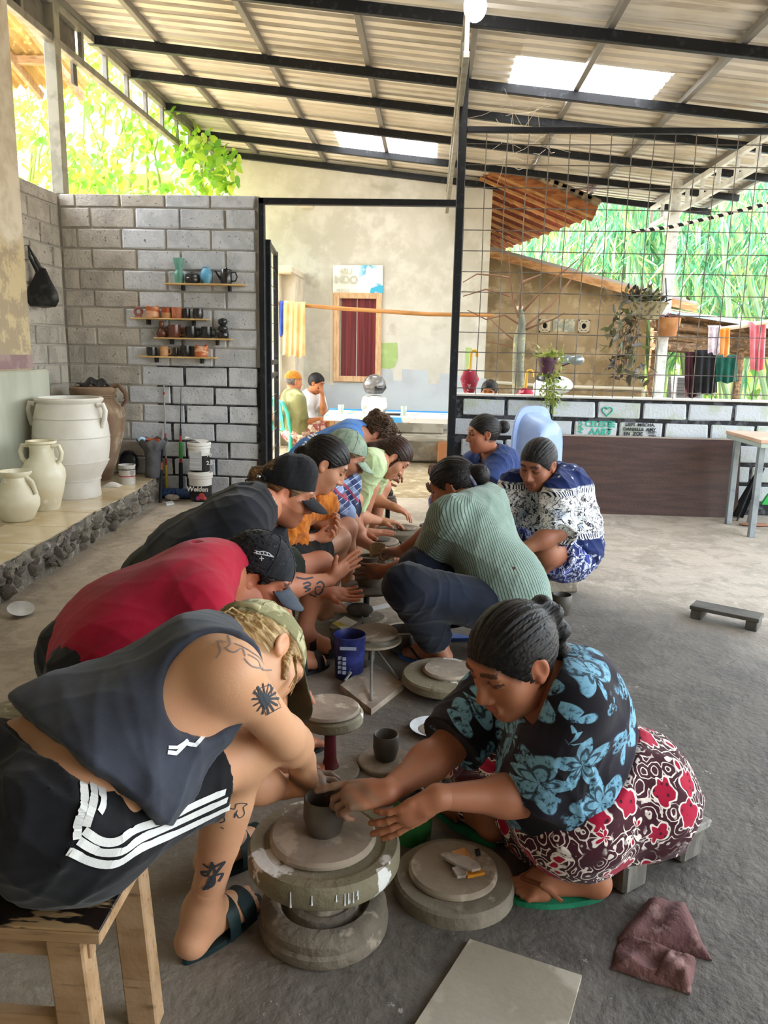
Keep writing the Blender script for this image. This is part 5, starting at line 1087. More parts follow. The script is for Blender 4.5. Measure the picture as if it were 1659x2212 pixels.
    def local(s, name, vs, F4, m, parent=None, quad=True):
        """mesh given in head coordinates"""
        me = npmesh(name, np.asarray(vs), np.asarray(F4), m) if quad else mesh(name, vs, F4, m, True)
        o = link(name, me, parent or s.o); M = Matrix([list(s.HF[:, i])+[0] for i in range(3)]+[[0, 0, 0, 1]])
        if parent is None: o.location = tuple(s.J['hd']-s.base); o.rotation_euler = M.to_euler(); o.scale = (s.hsc,)*3
        s.parts.append((o, s.J['hd']+(np.asarray(vs)*s.hsc)@s.HF, None)); return o
    def hair(s, m, puff=.009, extra=None, line=(.73, -.68, .014), noise=0, seed=3, h=.0034, subs=None):
        b = SDF(); b.ell((0, -.012, .030), (.0735+puff, .094+puff, .088+puff), k=.01); cl = [(V(0, line[0], line[1])*line[2], nz((0, line[0], line[1])))]
        vs, F4 = None, None
        b2 = SDF(); b2.ell((0, -.012, .030), (.0735+puff, .094+puff, .088+puff), clip=cl, k=.01)
        if extra: extra(b2)
        for sg in (1, -1): b2.ell((sg*.084, .0, -.004), (.02, .019, .033), k=.006, op='s')
        vs, F4 = b2.mesh(h)
        th = np.arctan2(vs[:, 0], vs[:, 2]-.02); rad = nz_rows(vs-V(0, -.012, .02)); g = np.random.default_rng(seed); rp = sum(np.sin(th*n_+g.uniform(0, 6)+5*np.sin(vs[:, 1]*g.uniform(14, 30)+g.uniform(0, 6))*.25)/1.6 for n_ in (23, 37, 58)); vs = vs+rad*(rp*(.0011 if not noise else 0))[:, None]
        if noise: vs = folds(vs, F4, noise, 26, seed); vs = folds(vs, F4, noise*.6, 46, seed+1)
        else: vs = folds(vs, F4, .0009, 75, seed, (1, .1, .2))
        return s.local('hair', vs, F4, m)
    def cap(s, m, mb=None, tilt=0., strap=True, peak=1., flat=0, logo=None):
        b = SDF(); pl = [(V(0, .0, .030), nz((0, .22, -1)))]
        b.ell((0, -.010, .030), (.0735+.013, .094+.014, .088+.014-flat), clip=pl, k=.01)
        if flat: b.cap((0, -.012, .07), (0, .012, .085), .078, .070, k=.02, clip=pl)
        vs, F4 = b.mesh(.0036); vs = folds(vs, F4, .0014, 16, 5); o = s.local('cap', vs, F4, m)
        g = MB(); L = .075*peak
        def fn(u, v):
            th = (u-.5)*2*1.25; x = .078*math.sin(th)/math.sin(1.25)*(1-.15*v); y0 = .045+.050*math.cos(th); y = y0+L*v*math.cos(th*.75)
            return (x, y, .034-.12*(y-.06)-3.6*x*x-.02*v)
        g.grid(fn, 20, 6, .0035); s.local('brim', np.array(g.v), g.f, mb or m, o, False)
        bt = MB().ell((0, -.008, .132-flat), (.008, .008, .005), 10); s.local('button', np.array(bt.v), bt.f, m, o, False)
        for k in range(3):                                        # seams of the panels
            a = math.pi*k/3+.26; sm = []
            for t in np.linspace(-1.45, 1.45, 24): sm.append((.0870*math.sin(t)*math.cos(a), -.010+.1088*math.sin(t)*math.sin(a), .030+(.1025-flat)*math.cos(t)))
            if not flat: tb = MB().tube(sm, .0011, 5, False); s.local('seam', np.array(tb.v), tb.f, m, o, False)
        if strap:
            tb = MB().tube([(.088*math.sin(t), -.012-.109*math.cos(t), .022-.0*t) for t in np.linspace(-.8, .8, 12)], .007, 6); s.local('strap', np.array(tb.v), tb.f, m, o, False)
        return o
    def sandal(s, sd, m, th=.02, straps=((.10, .010),), ms=None, name='sandal', thong=False, wide=1.):
        o0, f, big = s.foot_frame(sd); S = s.S; out = []
        for k in range(28):
            t = 2*math.pi*k/28; x = .066+.122*math.cos(t); w = (.036+.010*math.cos(t)-.002*math.cos(2*t))*wide; out.append(o0+f*x*S+big*(w*math.sin(t)+.004)*S+V(0, 0, .001-th))
        g = MB().prism(out, (0, 0, th)); r = g.build(name, m, s.o, False); ms = ms or m
        for x, wd in straps:
            def fn(u, v):
                a = math.pi*u; hgt = .082-.32*max(x-.05, 0)+(.012 if x < .05 else 0)
                return o0+f*(x+wd*(v-.5)*2)*S+big*math.cos(a)*(.046-.06*max(.06-x, 0))*S+V(0, 0, (hgt*math.sin(a)**.7)*S)
            MB().grid(fn, 16, 2, .003).build('strap', ms, r, True)
        if thong:
            c = o0+f*.145*S+big*.016*S+V(0, 0, .03)
            for sg in (1, -1): MB().tube([c, o0+f*.11*S+big*sg*.032*S+V(0, 0, .047), o0+f*.06*S+big*sg*.040*S+V(0, 0, .012)], .005, 6).build('strap', ms, r, True)
        return r
def S_(s): return s.S
class Decals:
    """flat print and ink laid on a surface: strokes found by looking from the camera onto the mesh"""
    def __init__(s, meshes, parent, base):
        vs, fs, n = [], [], 0
        for v, f in meshes: vs.append(v); fs.append(np.asarray(f)+n); n += len(v)
        V_ = np.concatenate(vs); s.b = BVHTree.FromPolygons([tuple(v) for v in V_], [tuple(map(int, q)) for q in np.concatenate(fs)]); s.p = parent; s.base = base
    def hit(s, x, y):
        h = s.b.ray_cast(Vector(CP), Vector(nz(ray(x, y))))
        return (V(*h[0]), V(*h[1])) if h[0] is not None else None
    def stroke(s, mb, pts, w, off=.0015, step=5):
        P = []
        for (x0, y0), (x1, y1) in zip(pts[:-1], pts[1:]):
            n = max(1, int(math.hypot(x1-x0, y1-y0)/step))
            P += [(x0+(x1-x0)*i/n, y0+(y1-y0)*i/n) for i in range(n)]
        P.append(pts[-1]); H = [s.hit(*p) for p in P]; H = [h for h in H if h]
        if len(H) < 2: return
        dp = [h[0]@FW for h in H]; vs = []; fs = []
        for i, (p, nn) in enumerate(H):
            t = nz(H[min(i+1, len(H)-1)][0]-H[max(i-1, 0)][0]); sd = nz(np.cross(nn, t)); vs += [p+nn*off-sd*w/2, p+nn*off+sd*w/2]
        for i in range(len(H)-1):
            if np.linalg.norm(H[i][0]-H[i+1][0]) < .05: fs.append((2*i, 2*i+1, 2*i+3, 2*i+2))
        mb.add(vs, fs)
    def poly(s, mb, pts, off=.0015):
        H = [s.hit(*p) for p in pts]
        if any(h is None for h in H): return
        mb.add([h[0]+h[1]*off for h in H], [tuple(range(len(H)))])
    def done(s, mb, name, m, label=None):
        if not mb.f: return None
        o = mb.build(name, m, s.p)
        if label: o['label'] = label
        return o
# ================================================================== THE PEOPLE
PP = {}
def P_(key, *a, **k): PP[key] = Person(*a, **k); return PP[key]
# --- 1 blonde potter in the tank top
p = P_('p1', 'person in a faded navy tank top and black striped shorts bent over the front wheel', 'cf9d78', .93, 1.0)
p.hunch = 0.; p.fat = .93; p.set(pel=('Z', 100, 1738, .49), C7=('Z', 458, 1424, .655), hd=('L', 'C7', 556, 1424, .185, 1)); p.hscale = .98
p.set(shR=('L', 'C7', 494, 1455, .165, -1)); p.set(shL=('+', 'C7', -.03, .15, -.02))
p.set(wrR=('Y', 655, 1640, 1.475)); p.set(elR=('L', 'wrR', 616, 1592, .235, -1)); p.set(wrL=('Y', 612, 1700, 1.52)); p.set(elL=('Y', 545, 1690, 1.47))
p.set(anR=('Z', 437, 1958, .10)); p.set(knR=('L', 'anR', 527, 1628, .405, -1)); p.set(toR=('Z', 565, 1915, .03)); p.set(knL=('+', 'knR', -.10, .20, .0), anL=('+', 'anR', -.03, .24, 0), toL=('+', 'toR', .0, .22, 0))
p.hipdx = 0
p.frame((.56, .02, -.83), (.30, .92, .06)); p.hand('R', (-.05, .35, -.9), (.4, .8, .3), [.25, .3, .45, .5], .04, dirty='4a4036'); p.hand('L', (.95, .1, .15), (.1, .2, -.9), .5, dirty='4a4036'); p.feet = {'R': .004, 'L': .005}
# --- 2 potter in the red shirt
p = P_('p2', 'person in a red t-shirt and dark cap bending behind the blonde potter', 'a8694b', .95, 1.05, hands=.004)
p.hunch = .5; p.set(pel=('Z', 225, 1450, .40), C7=('Y', 455, 1240, 1.98)); p.set(hd=('L', 'C7', 552, 1243, .195, 1)); p.set(shR=('L', 'C7', 432, 1312, .18, -1)); p.set(shL=('+', 'C7', .05, .18, -.03))
p.set(elR=('L', 'shR', 470, 1425, .27, 1)); p.set(wrR=('+', 'elR', .10, .03, -.10)); p.set(elL=('+', 'shL', -.02, .05, -.26)); p.set(wrL=('+', 'elL', .12, -.14, -.04))
p.set(knR=('+', 'pel', .36, .10, .10), knL=('+', 'pel', .30, .32, .10)); p.set(anR=('+', 'knR', .02, .06, -.40), anL=('+', 'knL', .04, .02, -.40)); p.set(toR=('+', 'anR', .14, .06, -.06), toL=('+', 'anL', .14, .06, -.06))
p.frame((.80, .06, -.58), (.60, .12, .80)); p.hand('R', (.8, .4, -.2), (0, .2, -1), .4); p.hand('L', (.9, -.1, -.3), (0, -.2, -1), .4); p.feet = {'R': .007, 'L': .007}
# --- 3 potter in the black t-shirt
p = P_('p3', 'person in a black t-shirt and black flat cap rubbing clay between outstretched tattooed hands', 'b87a5c', .96, 1.06, hands=.003)
p.hunch = .6; p.set(pel=('Z', 390, 1280, .40), C7=('Y', 552, 1096, 2.62)); p.set(hd=('L', 'C7', 618, 1064, .20, 1)); p.set(shR=('L', 'C7', 512, 1160, .18, -1)); p.set(shL=('+', 'C7', .0, .17, -.05))
p.set(wrR=('Y', 712, 1252, 2.86)); p.set(elR=('L', 'wrR', 600, 1270, .26, -1)); p.set(wrL=('Y', 700, 1278, 2.92)); p.set(elL=('Y', 590, 1230, 2.92))
p.set(anR=('Z', 628, 1412, .09)); p.set(knR=('L', 'anR', 590, 1290, .40, -1)); p.set(anL=('Z', 655, 1372, .09)); p.set(knL=('Y', 692, 1222, 2.99)); p.set(toR=('Z', 690, 1432, .02), toL=('Z', 700, 1405, .02))
p.frame((.86, .10, -.42), (.42, .08, .90)); p.hand('R', (.55, .35, .45), (.5, -.75, -.3), [.1, .08, .1, .15], .10, (.5, .8, .1), .1); p.hand('L', (.9, .0, -.1), (-.1, -.45, .9), [.15, .15, .2, .25], .06); p.feet = {'R': .006, 'L': .006}
# --- 4 orange blouse
p = P_('p4', 'person in an orange blouse with sleek dark hair holding a small grey scraper', 'bf8a6c', .90, .84, True, hands=.0035)
p.set(pel=('Z', 585, 1210, .36), C7=('Y', 645, 1092, 3.12)); p.set(hd=('L', 'C7', 701, 1003, .18, 1)); p.set(shR=('L', 'C7', 624, 1118, .16, -1)); p.set(shL=('+', 'C7', .07, .15, -.03))
p.set(wrR=('Y', 676, 1166, 3.10)); p.set(elR=('L', 'wrR', 600, 1165, .24, -1)); p.set(wrL=('Y', 684, 1130, 3.22)); p.set(elL=('L', 'wrL', 625, 1120, .24, 1))
p.set(knR=('Y', 735, 1165, 3.32), knL=('Y', 750, 1140, 3.45)); p.set(anR=('+', 'knR', -.05, .0, -.31), anL=('+', 'knL', .0, .05, -.31)); p.set(toR=('+', 'anR', .15, .05, -.05), toL=('+', 'anL', .15, .05, -.05))
p.frame((.80, .10, -.60), (.55, .1, .82)); p.hand('R', (.9, .1, .15), (-.1, -.2, 1), [.5, .6, .7, .8], .03); p.hand('L', (.9, -.1, .0), (0, -.5, .8), [.7, .8, .8, .9], .03); p.feet = {'R': .007}
# --- 5 plaid shirt, green cap
p = P_('p5', 'person in a plaid shirt and faded green cap pressing one palm on a clay disc', 'b98163', .95, .92, hands=.0035)
p.set(pel=('Z', 662, 1135, .38), C7=('Y', 703, 1035, 3.62)); p.set(hd=('L', 'C7', 744, 985, .20, 1)); p.set(shR=('L', 'C7', 700, 1058, .17, -1)); p.set(shL=('+', 'C7', .08, .16, -.04))
p.set(wrR=('Y', 785, 1152, 3.78)); p.set(elR=('L', 'wrR', 738, 1105, .25, -1)); p.set(elL=('+', 'shL', .0, .02, -.25)); p.set(wrL=('+', 'elL', .15, -.12, -.05))
p.set(knR=('Y', 762, 1082, 3.95), knL=('+', 'knR', .0, .2, .0)); p.set(anR=('+', 'knR', .0, .05, -.36), anL=('+', 'knL', .0, .05, -.36)); p.set(toR=('+', 'anR', .15, .03, -.05), toL=('+', 'anL', .15, .03, -.05))
p.frame((.85, .1, -.5), (.48, .1, .86)); p.hand('R', (.85, .1, .06), (.1, .1, -1), [.05, .04, .05, .08], .12, (.5, .85, .0), .05); p.hand('L', (.9, 0, -.2), (0, 0, -1), .4); p.feet = {}
# --- 6 pale yellow-green top
p = P_('p6', 'person in a pale yellow-green top with smooth brown hair smoothing clay on the wide wheel', 'bd8466', .90, .92, True, hands=.0035)
p.set(pel=('Z', 730, 1100, .30), C7=('Y', 812, 998, 4.28)); p.set(hd=('L', 'C7', 850, 988, .175, 1)); p.set(shR=('L', 'C7', 800, 1012, .15, -1)); p.set(shL=('+', 'C7', .04, .14, -.02))
p.set(wrR=('Y', 822, 1126, 4.30)); p.set(elR=('L', 'wrR', 765, 1112, .24, -1)); p.set(wrL=('Y', 850, 1095, 4.42)); p.set(elL=('Y', 800, 1075, 4.5))
p.set(knR=('Y', 800, 1052, 4.40), knL=('+', 'knR', .06, .16, -.02)); p.set(anR=('Y', 770, 1150, 4.42), anL=('+', 'knL', -.06, .0, -.34)); p.set(toR=('+', 'anR', .15, .0, -.05), toL=('+', 'anL', .15, .0, -.05))
p.frame((.62, .0, -.78), (.78, .15, .6)); p.hand('R', (.85, .1, -.05), (0, -.1, -1), [.3, .35, .4, .5], .04); p.hand('L', (.8, -.2, -.3), (0, -.1, -1), .4, .04); p.feet = {}
# --- 7 blue shirt, curly hair
p = P_('p7', 'person with curly brown hair in a blue t-shirt leaning over the farthest wheel', 'ab7659', .98, 1.08, hands=.004)
p.hump = .10; p.set(pel=('Z', 668, 1018, .38), C7=('Y', 768, 938, 5.02)); p.set(hd=('L', 'C7', 815, 938, .20, 1)); p.set(shR=('L', 'C7', 755, 965, .17, -1)); p.set(shL=('+', 'C7', .05, .18, -.02))
p.set(wrR=('Y', 822, 1036, 5.0)); p.set(elR=('L', 'wrR', 770, 1040, .25, -1)); p.set(wrL=('Y', 832, 1024, 5.16)); p.set(elL=('L', 'wrL', 790, 1010, .25, 1))
p.set(knR=('Y', 775, 1025, 5.0), knL=('+', 'knR', .0, .25, .0)); p.set(anR=('+', 'knR', .0, .03, -.34), anL=('+', 'knL', .0, .03, -.34)); p.set(toR=('+', 'anR', .15, .03, -.05), toL=('+', 'anL', .15, .03, -.05))
p.frame((.78, -.02, -.62), (.62, .05, .78)); p.hand('R', (.6, .3, .2), (.2, .6, -.6), .6); p.hand('L', (.6, -.2, .1), (.1, -.6, -.7), .6); p.feet = {}
# --- 8 front woman, floral blouse
p = P_('p8', 'person in a blue floral blouse and red patterned sarong shaping the front cup', 'a0684a', .93, 1.06, True, head=.0026)
p.hunch = .35; p.set(pel=('Z', 1308, 1728, .235), C7=('Y', 1198, 1462, 1.60)); p.set(hd=('L', 'C7', 1110, 1426, .20, -1)); p.hscale = .96; p.set(q_=('+', 'C7', 0, 0, 0)); p.set(shL=('L', 'C7', 1232, 1530, .165, -1)); p.set(shR=('Y', 1062, 1500, 1.74))
p.set(wrL=('Y', 945, 1722, 1.40)); p.set(elL=('L', 'wrL', 1165, 1718, .25, 1)); p.set(wrR=('Y', 835, 1712, 1.42)); p.set(elR=('L', 'wrR', 965, 1618, .25, 1))
p.set(anL=('Z', 1262, 1870, .085)); p.set(knL=('L', 'anL', 1125, 1768, .36, 1)); p.set(anR=('Z', 1045, 1742, .085)); p.set(knR=('L', 'anR', 1035, 1560, .37, 1)); p.set(toL=('Z', 1155, 1925, .02), toR=('Z', 985, 1752, .02))
p.frame((-.74, -.54, -.46), (-.36, -.22, .92)); p.hand('L', (-.72, -.15, -.45), (-.30, .9, .25), [.12, .14, .2, .3], .07, (.62, .7, .35), .15); p.hand('R', (-.93, -.15, -.05), (-.1, .35, -.9), [.15, .75, .9, 1.0], .03, (.8, .4, .5), .3, dirty='7d6a58'); p.feet = {'L': .0035, 'R': .004}
# --- 9 woman in the green striped shirt
p = P_('p9', 'person seen from behind in a sage green striped shirt and dark navy trousers', '99664b', .93, 1.16, True, hands=.003)
p.hunch = .4; p.set(pel=('Z', 1078, 1305, .21), C7=('Y', 1020, 1094, 3.06)); p.set(hd=('L', 'C7', 980, 1052, .20, 1)); p.set(shL=('L', 'C7', 968, 1120, .17, -1)); p.set(shR=('+', 'C7', .07, .17, -.02))
p.set(wrL=('Y', 832, 1232, 3.20)); p.set(elL=('L', 'wrL', 930, 1212, .25, -1)); p.set(wrR=('Y', 862, 1192, 3.42)); p.set(elR=('+', 'wrR', .19, .0, .12))
p.set(anL=('Z', 945, 1393, .085)); p.set(knL=('L', 'anL', 880, 1268, .38, -1)); p.set(knR=('+', 'knL', .04, .30, -.02)); p.set(anR=('+', 'anL', .10, .3, .0)); p.set(toL=('Z', 884, 1412, .02), toR=('+', 'anR', -.15, .02, -.06))
p.frame((-.86, .28, -.42), (-.36, .14, .92)); p.hand('L', (-.85, .05, -.1), (.1, .9, -.1), [.25, .3, .35, .45], .10, (.35, .3, 1.0), .1, dirty='5d4e42'); p.hand('R', (-.9, -.1, .0), (-.1, -.4, -.8), [.6, .7, .8, .9], .03, dirty='6d5b4c'); p.feet = {'L': .005}
# --- 10 older woman, white and navy blouse
p = P_('p10', 'person with short greying hair in a white and navy printed blouse and blue batik skirt', '925e45', .92, 1.10, True, hands=.004)
p.set(pel=('Z', 1190, 1190, .27), C7=('Y', 1190, 1032, 3.72)); p.set(hd=('L', 'C7', 1163, 1003, .185, -1)); p.set(shL=('L', 'C7', 1206, 1062, .17, -1)); p.set(shR=('Y', 1112, 1055, 3.70))
p.set(elL=('L', 'shL', 1205, 1150, .26, -1)); p.set(wrL=('L', 'elL', 1112, 1196, .24, -1)); p.set(elR=('Y', 1088, 1130, 3.66)); p.set(wrR=('Y', 1085, 1190, 3.5))
p.set(anL=('Z', 1142, 1272, .085)); p.set(knL=('L', 'anL', 1180, 1195, .37, -1)); p.set(knR=('+', 'knL', -.2, .10, .0)); p.set(anR=('+', 'knR', -.05, .1, -.33)); p.set(toL=('+', 'anL', -.1, -.1, -.06), toR=('+', 'anR', -.1, -.1, -.06))
p.frame((-.55, -.72, -.40), (-.15, -.34, .92)); p.hand('L', (-.6, -.3, -.5), (.3, -.2, -.8), .4); p.hand('R', (-.2, -.5, -.6), (.4, 0, -.7), .4); p.feet = {'L': .006}
# --- 11 woman in navy
p = P_('p11', 'person in a navy t-shirt with dark hair in a bun sitting by the baby bath', '9a6347', .92, 1.10, True, hands=.004)
p.set(pel=('Y', 1065, 1098, 4.95), C7=('Y', 1063, 982, 4.92)); p.set(hd=('L', 'C7', 1044, 938, .19, -1)); p.set(shL=('L', 'C7', 1078, 1005, .17, -1)); p.set(shR=('Y', 1020, 1003, 5.02))
p.set(elL=('L', 'shL', 1050, 1062, .26, -1)); p.set(wrL=('Y', 965, 1062, 4.75)); p.set(elR=('Y', 995, 1055, 4.95)); p.set(wrR=('Y', 950, 1045, 4.85))
p.set(knL=('Y', 985, 1095, 4.72), knR=('Y', 960, 1085, 4.95)); p.set(anL=('+', 'knL', .02, -.02, -.33), anR=('+', 'knR', .02, -.02, -.33)); p.set(toL=('+', 'anL', -.15, -.02, -.06), toR=('+', 'anR', -.15, -.02, -.06))
p.frame((-.92, -.22, -.12), (-.12, -.02, .99)); p.hand('L', (-.6, -.1, .05), (.1, .6, .7), .5, dirty='54473c'); p.hand('R', (-.5, .0, .6), (.6, -.4, .4), .4, dirty='54473c'); p.feet = {}
# --- 12, 13 men in the yard, 14 girl behind the low wall
p = P_('p12', 'person in a green shirt and orange skullcap sitting on a teal chair in the yard', 'b06f45', .95, 1.12, hands=.006, body=.011, head=.006)
p.set(C7=('Y', 632, 850, 8.95)); p.set(pel=('+', 'C7', .05, .04, -.44), hd=('Y', 634, 824, 9.0)); p.set(shR=('Y', 646, 868, 8.82), shL=('Y', 622, 862, 9.15)); p.set(elR=('Y', 652, 915, 8.85), wrR=('Y', 690, 905, 9.0), elL=('Y', 620, 905, 9.25), wrL=('Y', 660, 908, 9.3))
p.set(knR=('+', 'pel', .36, .02, .06), knL=('+', 'pel', .33, .24, .06)); p.set(anR=('+', 'knR', 0, 0, -.3), anL=('+', 'knL', 0, 0, -.3), toR=('+', 'knR', .15, .03, -.3), toL=('+', 'knL', .15, .03, -.3))
p.frame((.75, .60, -.12), (.1, .05, 1)); p.hand('R', (.9, .1, -.1), (0, 0, -1), .3); p.hand('L', (.9, .1, -.1), (0, 0, -1), .3); p.feet = {}
p = P_('p13', 'person in a white shirt resting a hand on the face at the yard table', 'a3683f', .93, .95, hands=.006, body=.011, head=.006)
p.set(C7=('Y', 672, 850, 9.7)); p.set(pel=('+', 'C7', -.06, .04, -.44), hd=('Y', 683, 828, 9.66)); p.set(shR=('Y', 660, 870, 9.62), shL=('Y', 690, 862, 9.8)); p.set(elR=('Y', 600, 860, 9.62), wrR=('Y', 592, 900, 9.5), elL=('Y', 699, 892, 9.62), wrL=('Y', 696, 850, 9.6))
p.set(knR=('+', 'pel', .38, -.06, .04), knL=('+', 'pel', .38, .14, .04)); p.set(anR=('+', 'knR', 0, 0, -.36), anL=('+', 'knL', 0, 0, -.36), toR=('+', 'knR', .15, .03, -.42), toL=('+', 'knL', .15, .03, -.42))
p.frame((.86, -.30, -.38), (.3, -.1, .95)); p.hand('R', (-.1, -.1, -1), (1, 0, 0), .4); p.hand('L', (-.2, -.1, 1), (-.8, .2, 0), .5); p.feet = {}
p = P_('p14', 'person with long black hair whose eyes just show above the low wall', 'b5713f', .80, .9, True, hands=.006, body=.011, head=.006)
p.set(pel=('Y', 1060, 950, 6.75), C7=('Y', 1060, 876, 6.75), hd=('Y', 1057, 848, 6.72)); p.set(shR=('+', 'C7', -.13, -.0, -.03), shL=('+', 'C7', .13, 0, -.03)); p.set(elR=('+', 'shR', -.03, .02, -.22), elL=('+', 'shL', .03, .02, -.22)); p.set(wrR=('+', 'elR', .05, -.1, -.12), wrL=('+', 'elL', -.05, -.1, -.12))
p.set(knR=('+', 'pel', -.08, -.28, 0), knL=('+', 'pel', .08, -.28, 0)); p.set(anR=('+', 'knR', 0, .05, -.3), anL=('+', 'knL', 0, .05, -.3), toR=('+', 'knR', 0, -.1, -.36), toL=('+', 'knL', 0, -.1, -.36))
p.frame((-.25, -.93, -.22), (0, -.2, 1)); p.hand('R', (.4, -.6, -.3), (0, 0, -1), .3); p.hand('L', (-.4, -.6, -.3), (0, 0, -1), .3); p.feet = {}

for p in PP.values():
    for sd in 'RL':
        p.J['an'+sd][2] = max(.085*p.S+.012, .085*p.S+.012) ; p.J['to'+sd][2] = .02
# ------------------------------------------------------------------ clothes
def clothmat(name, fn, rough=.85, bump=(420, .12)):
    if name in MATS: return MATS[name]
    t = NT(name); c = fn(t); t.bump(t.ma('ADD', t.noise(bump[0], 2), t.ma('MULTIPLY', t.noise(34, 4), 1.2)), bump[1], .006)
    MATS[name] = t.fin(c, rough, 0, .15, **{'Sheen Weight': .12}); return MATS[name]
def plain(name, col, col2, sc=9): return clothmat(name, lambda t: t.mix(t.step(t.noise(sc, 4), .4, .62), lin(col), lin(col2)))
def flowers(t, sc, R, n, co, rnd=.9):
    """five-petal blooms scattered through space: returns (mask, inner lines, centre)"""
    v = t.vor(sc, co, out=None, rnd=rnd); rel = t.vm('SUBTRACT', t.vm('SCALE', co, sc=sc), t.vm('SCALE', v.outputs['Position'], sc=sc)); x, y, z = t.sep(rel)
    cr = t.sep(v.outputs['Color']); th = t.ma('ADD', t.ma('ARCTAN2', z, t.ma('ADD', x, t.ma('MULTIPLY', y, .6))), t.ma('MULTIPLY', cr[0], 6.28)); d = v.outputs['Distance']
    w = t.ma('COSINE', t.ma('MULTIPLY', th, n)); rad = t.ma('MULTIPLY', t.ma('MULTIPLY_ADD', w, .22, .78), R)
    q = t.ma('DIVIDE', d, rad); return q, w, d, cr
def f_floral(t):
    co = t.co('Object', False); q, w, d, cr = flowers(t, 8.0, .60, 5, co)
    n = t.noise(60, 4, co, .7); pet = t.step(q, 1.0, .92); ln = t.ma('MAXIMUM', t.step(w, -.80, -.93), t.step(t.ma('ABSOLUTE', t.ma('SUBTRACT', q, .55)), .10, .04))
    a = t.ma('MULTIPLY', pet, t.ma('SUBTRACT', 1, t.ma('MULTIPLY', ln, .85))); a = t.ma('MULTIPLY', a, t.step(n, .34, .5))
    q2, w2, d2, c2 = flowers(t, 16, .50, 3, t.vm('ADD', co, (.31, .17, .05))); leaf = t.ma('MULTIPLY', t.step(q2, 1., .85), t.step(t.noise(7, 2, co), .44, .5)); leaf = t.ma('MULTIPLY', leaf, t.step(t.noise(110, 3, co), .40, .55))
    base = t.mix(t.step(t.noise(8, 4, co), .4, .65), lin('16141b'), lin('262230'))
    return t.mix(t.ma('MAXIMUM', a, t.ma('MULTIPLY', leaf, .8)), base, t.mix(n, lin('4a86a5'), lin('93c6de')))
def f_batik(t):
    co = t.co('Object', False); n = t.noise(14, 3, co); vq = t.vor(26, co); wv = t.ma('SINE', t.ma('ADD', t.ma('MULTIPLY', vq, 26), t.ma('MULTIPLY', n, 30)))
    sp = t.step(t.vor(46, co), .30, .22); lines = t.ma('MULTIPLY', t.step(wv, .66, .82), t.step(t.noise(9, 2, co), .40, .5)); lines = t.ma('MAXIMUM', lines, t.ma('MULTIPLY', sp, t.step(t.noise(8, 2, t.vm('ADD', co, (3., 1., 2.))), .52, .58)))
    c = t.mix(lines, lin('3f1822'), lin('e2d6cd'))
    q, w, d, cr = flowers(t, 14, .52, 5, t.vm('ADD', co, t.vm('SCALE', t.vm('SUBTRACT', t.noise(22, 2, co, out='Color'), (.5, .5, .5)), sc=.02)), .75)
    q = t.ma('MULTIPLY_ADD', q, .45, t.ma('MULTIPLY', t.ma('DIVIDE', d, .44), .55)); c = t.mix(t.step(q, 1.06, 1.01), c, lin('eadfd6')); red = t.mix(t.step(t.vor(60, co), .26, .18), lin('a50f34'), lin('3d0d1c'))
    return t.mix(t.step(q, .93, .88), c, red)
def f_stripe(t):
    co = t.co('Object', False); c_, ax_, l_ = SP9; rel = t.vm('SUBTRACT', co, tuple(c_)); l_ = nz(l_-ax_*(l_@ax_)); n_ = np.cross(ax_, l_); th = t.ma('ARCTAN2', t.vm('DOT_PRODUCT', rel, tuple(n_)), t.vm('DOT_PRODUCT', rel, tuple(l_))); s_ = t.ma('SINE', t.ma('MULTIPLY', th, 118))
    c = t.mix(t.step(s_, .5, .85), t.mix(t.step(t.noise(6, 3, co), .4, .65), lin('8da296'), lin('7e9489')), lin('414c48'))
    q, w, d, cr = flowers(t, 13, .12, 5, co, .5); return t.mix(t.step(q, 1., .8), c, lin('4a2a1c'))
def f_plaid(t):
    co = t.co('Object', False); x, y, z = t.sep(co); g = lambda v, p, lo, hi: t.step(t.ma('SINE', t.ma('MULTIPLY', v, 2*math.pi/p)), lo, hi); u = t.ma('ADD', x, t.ma('MULTIPLY', z, .6)); v = t.ma('SUBTRACT', z, t.ma('MULTIPLY', x, .6))
    c = t.mix(g(u, .06, .1, .3), lin('8fa0c2'), lin('38456e')); c = t.mix(t.ma('MULTIPLY', g(v, .07, .2, .35), .7), c, lin('2f3a63')); c = t.mix(t.ma('MULTIPLY', g(v, .035, .86, .92), .9), c, lin('c9cfdd')); return t.mix(t.ma('MULTIPLY', g(u, .12, .93, .97), .9), c, lin('a33a4a'))
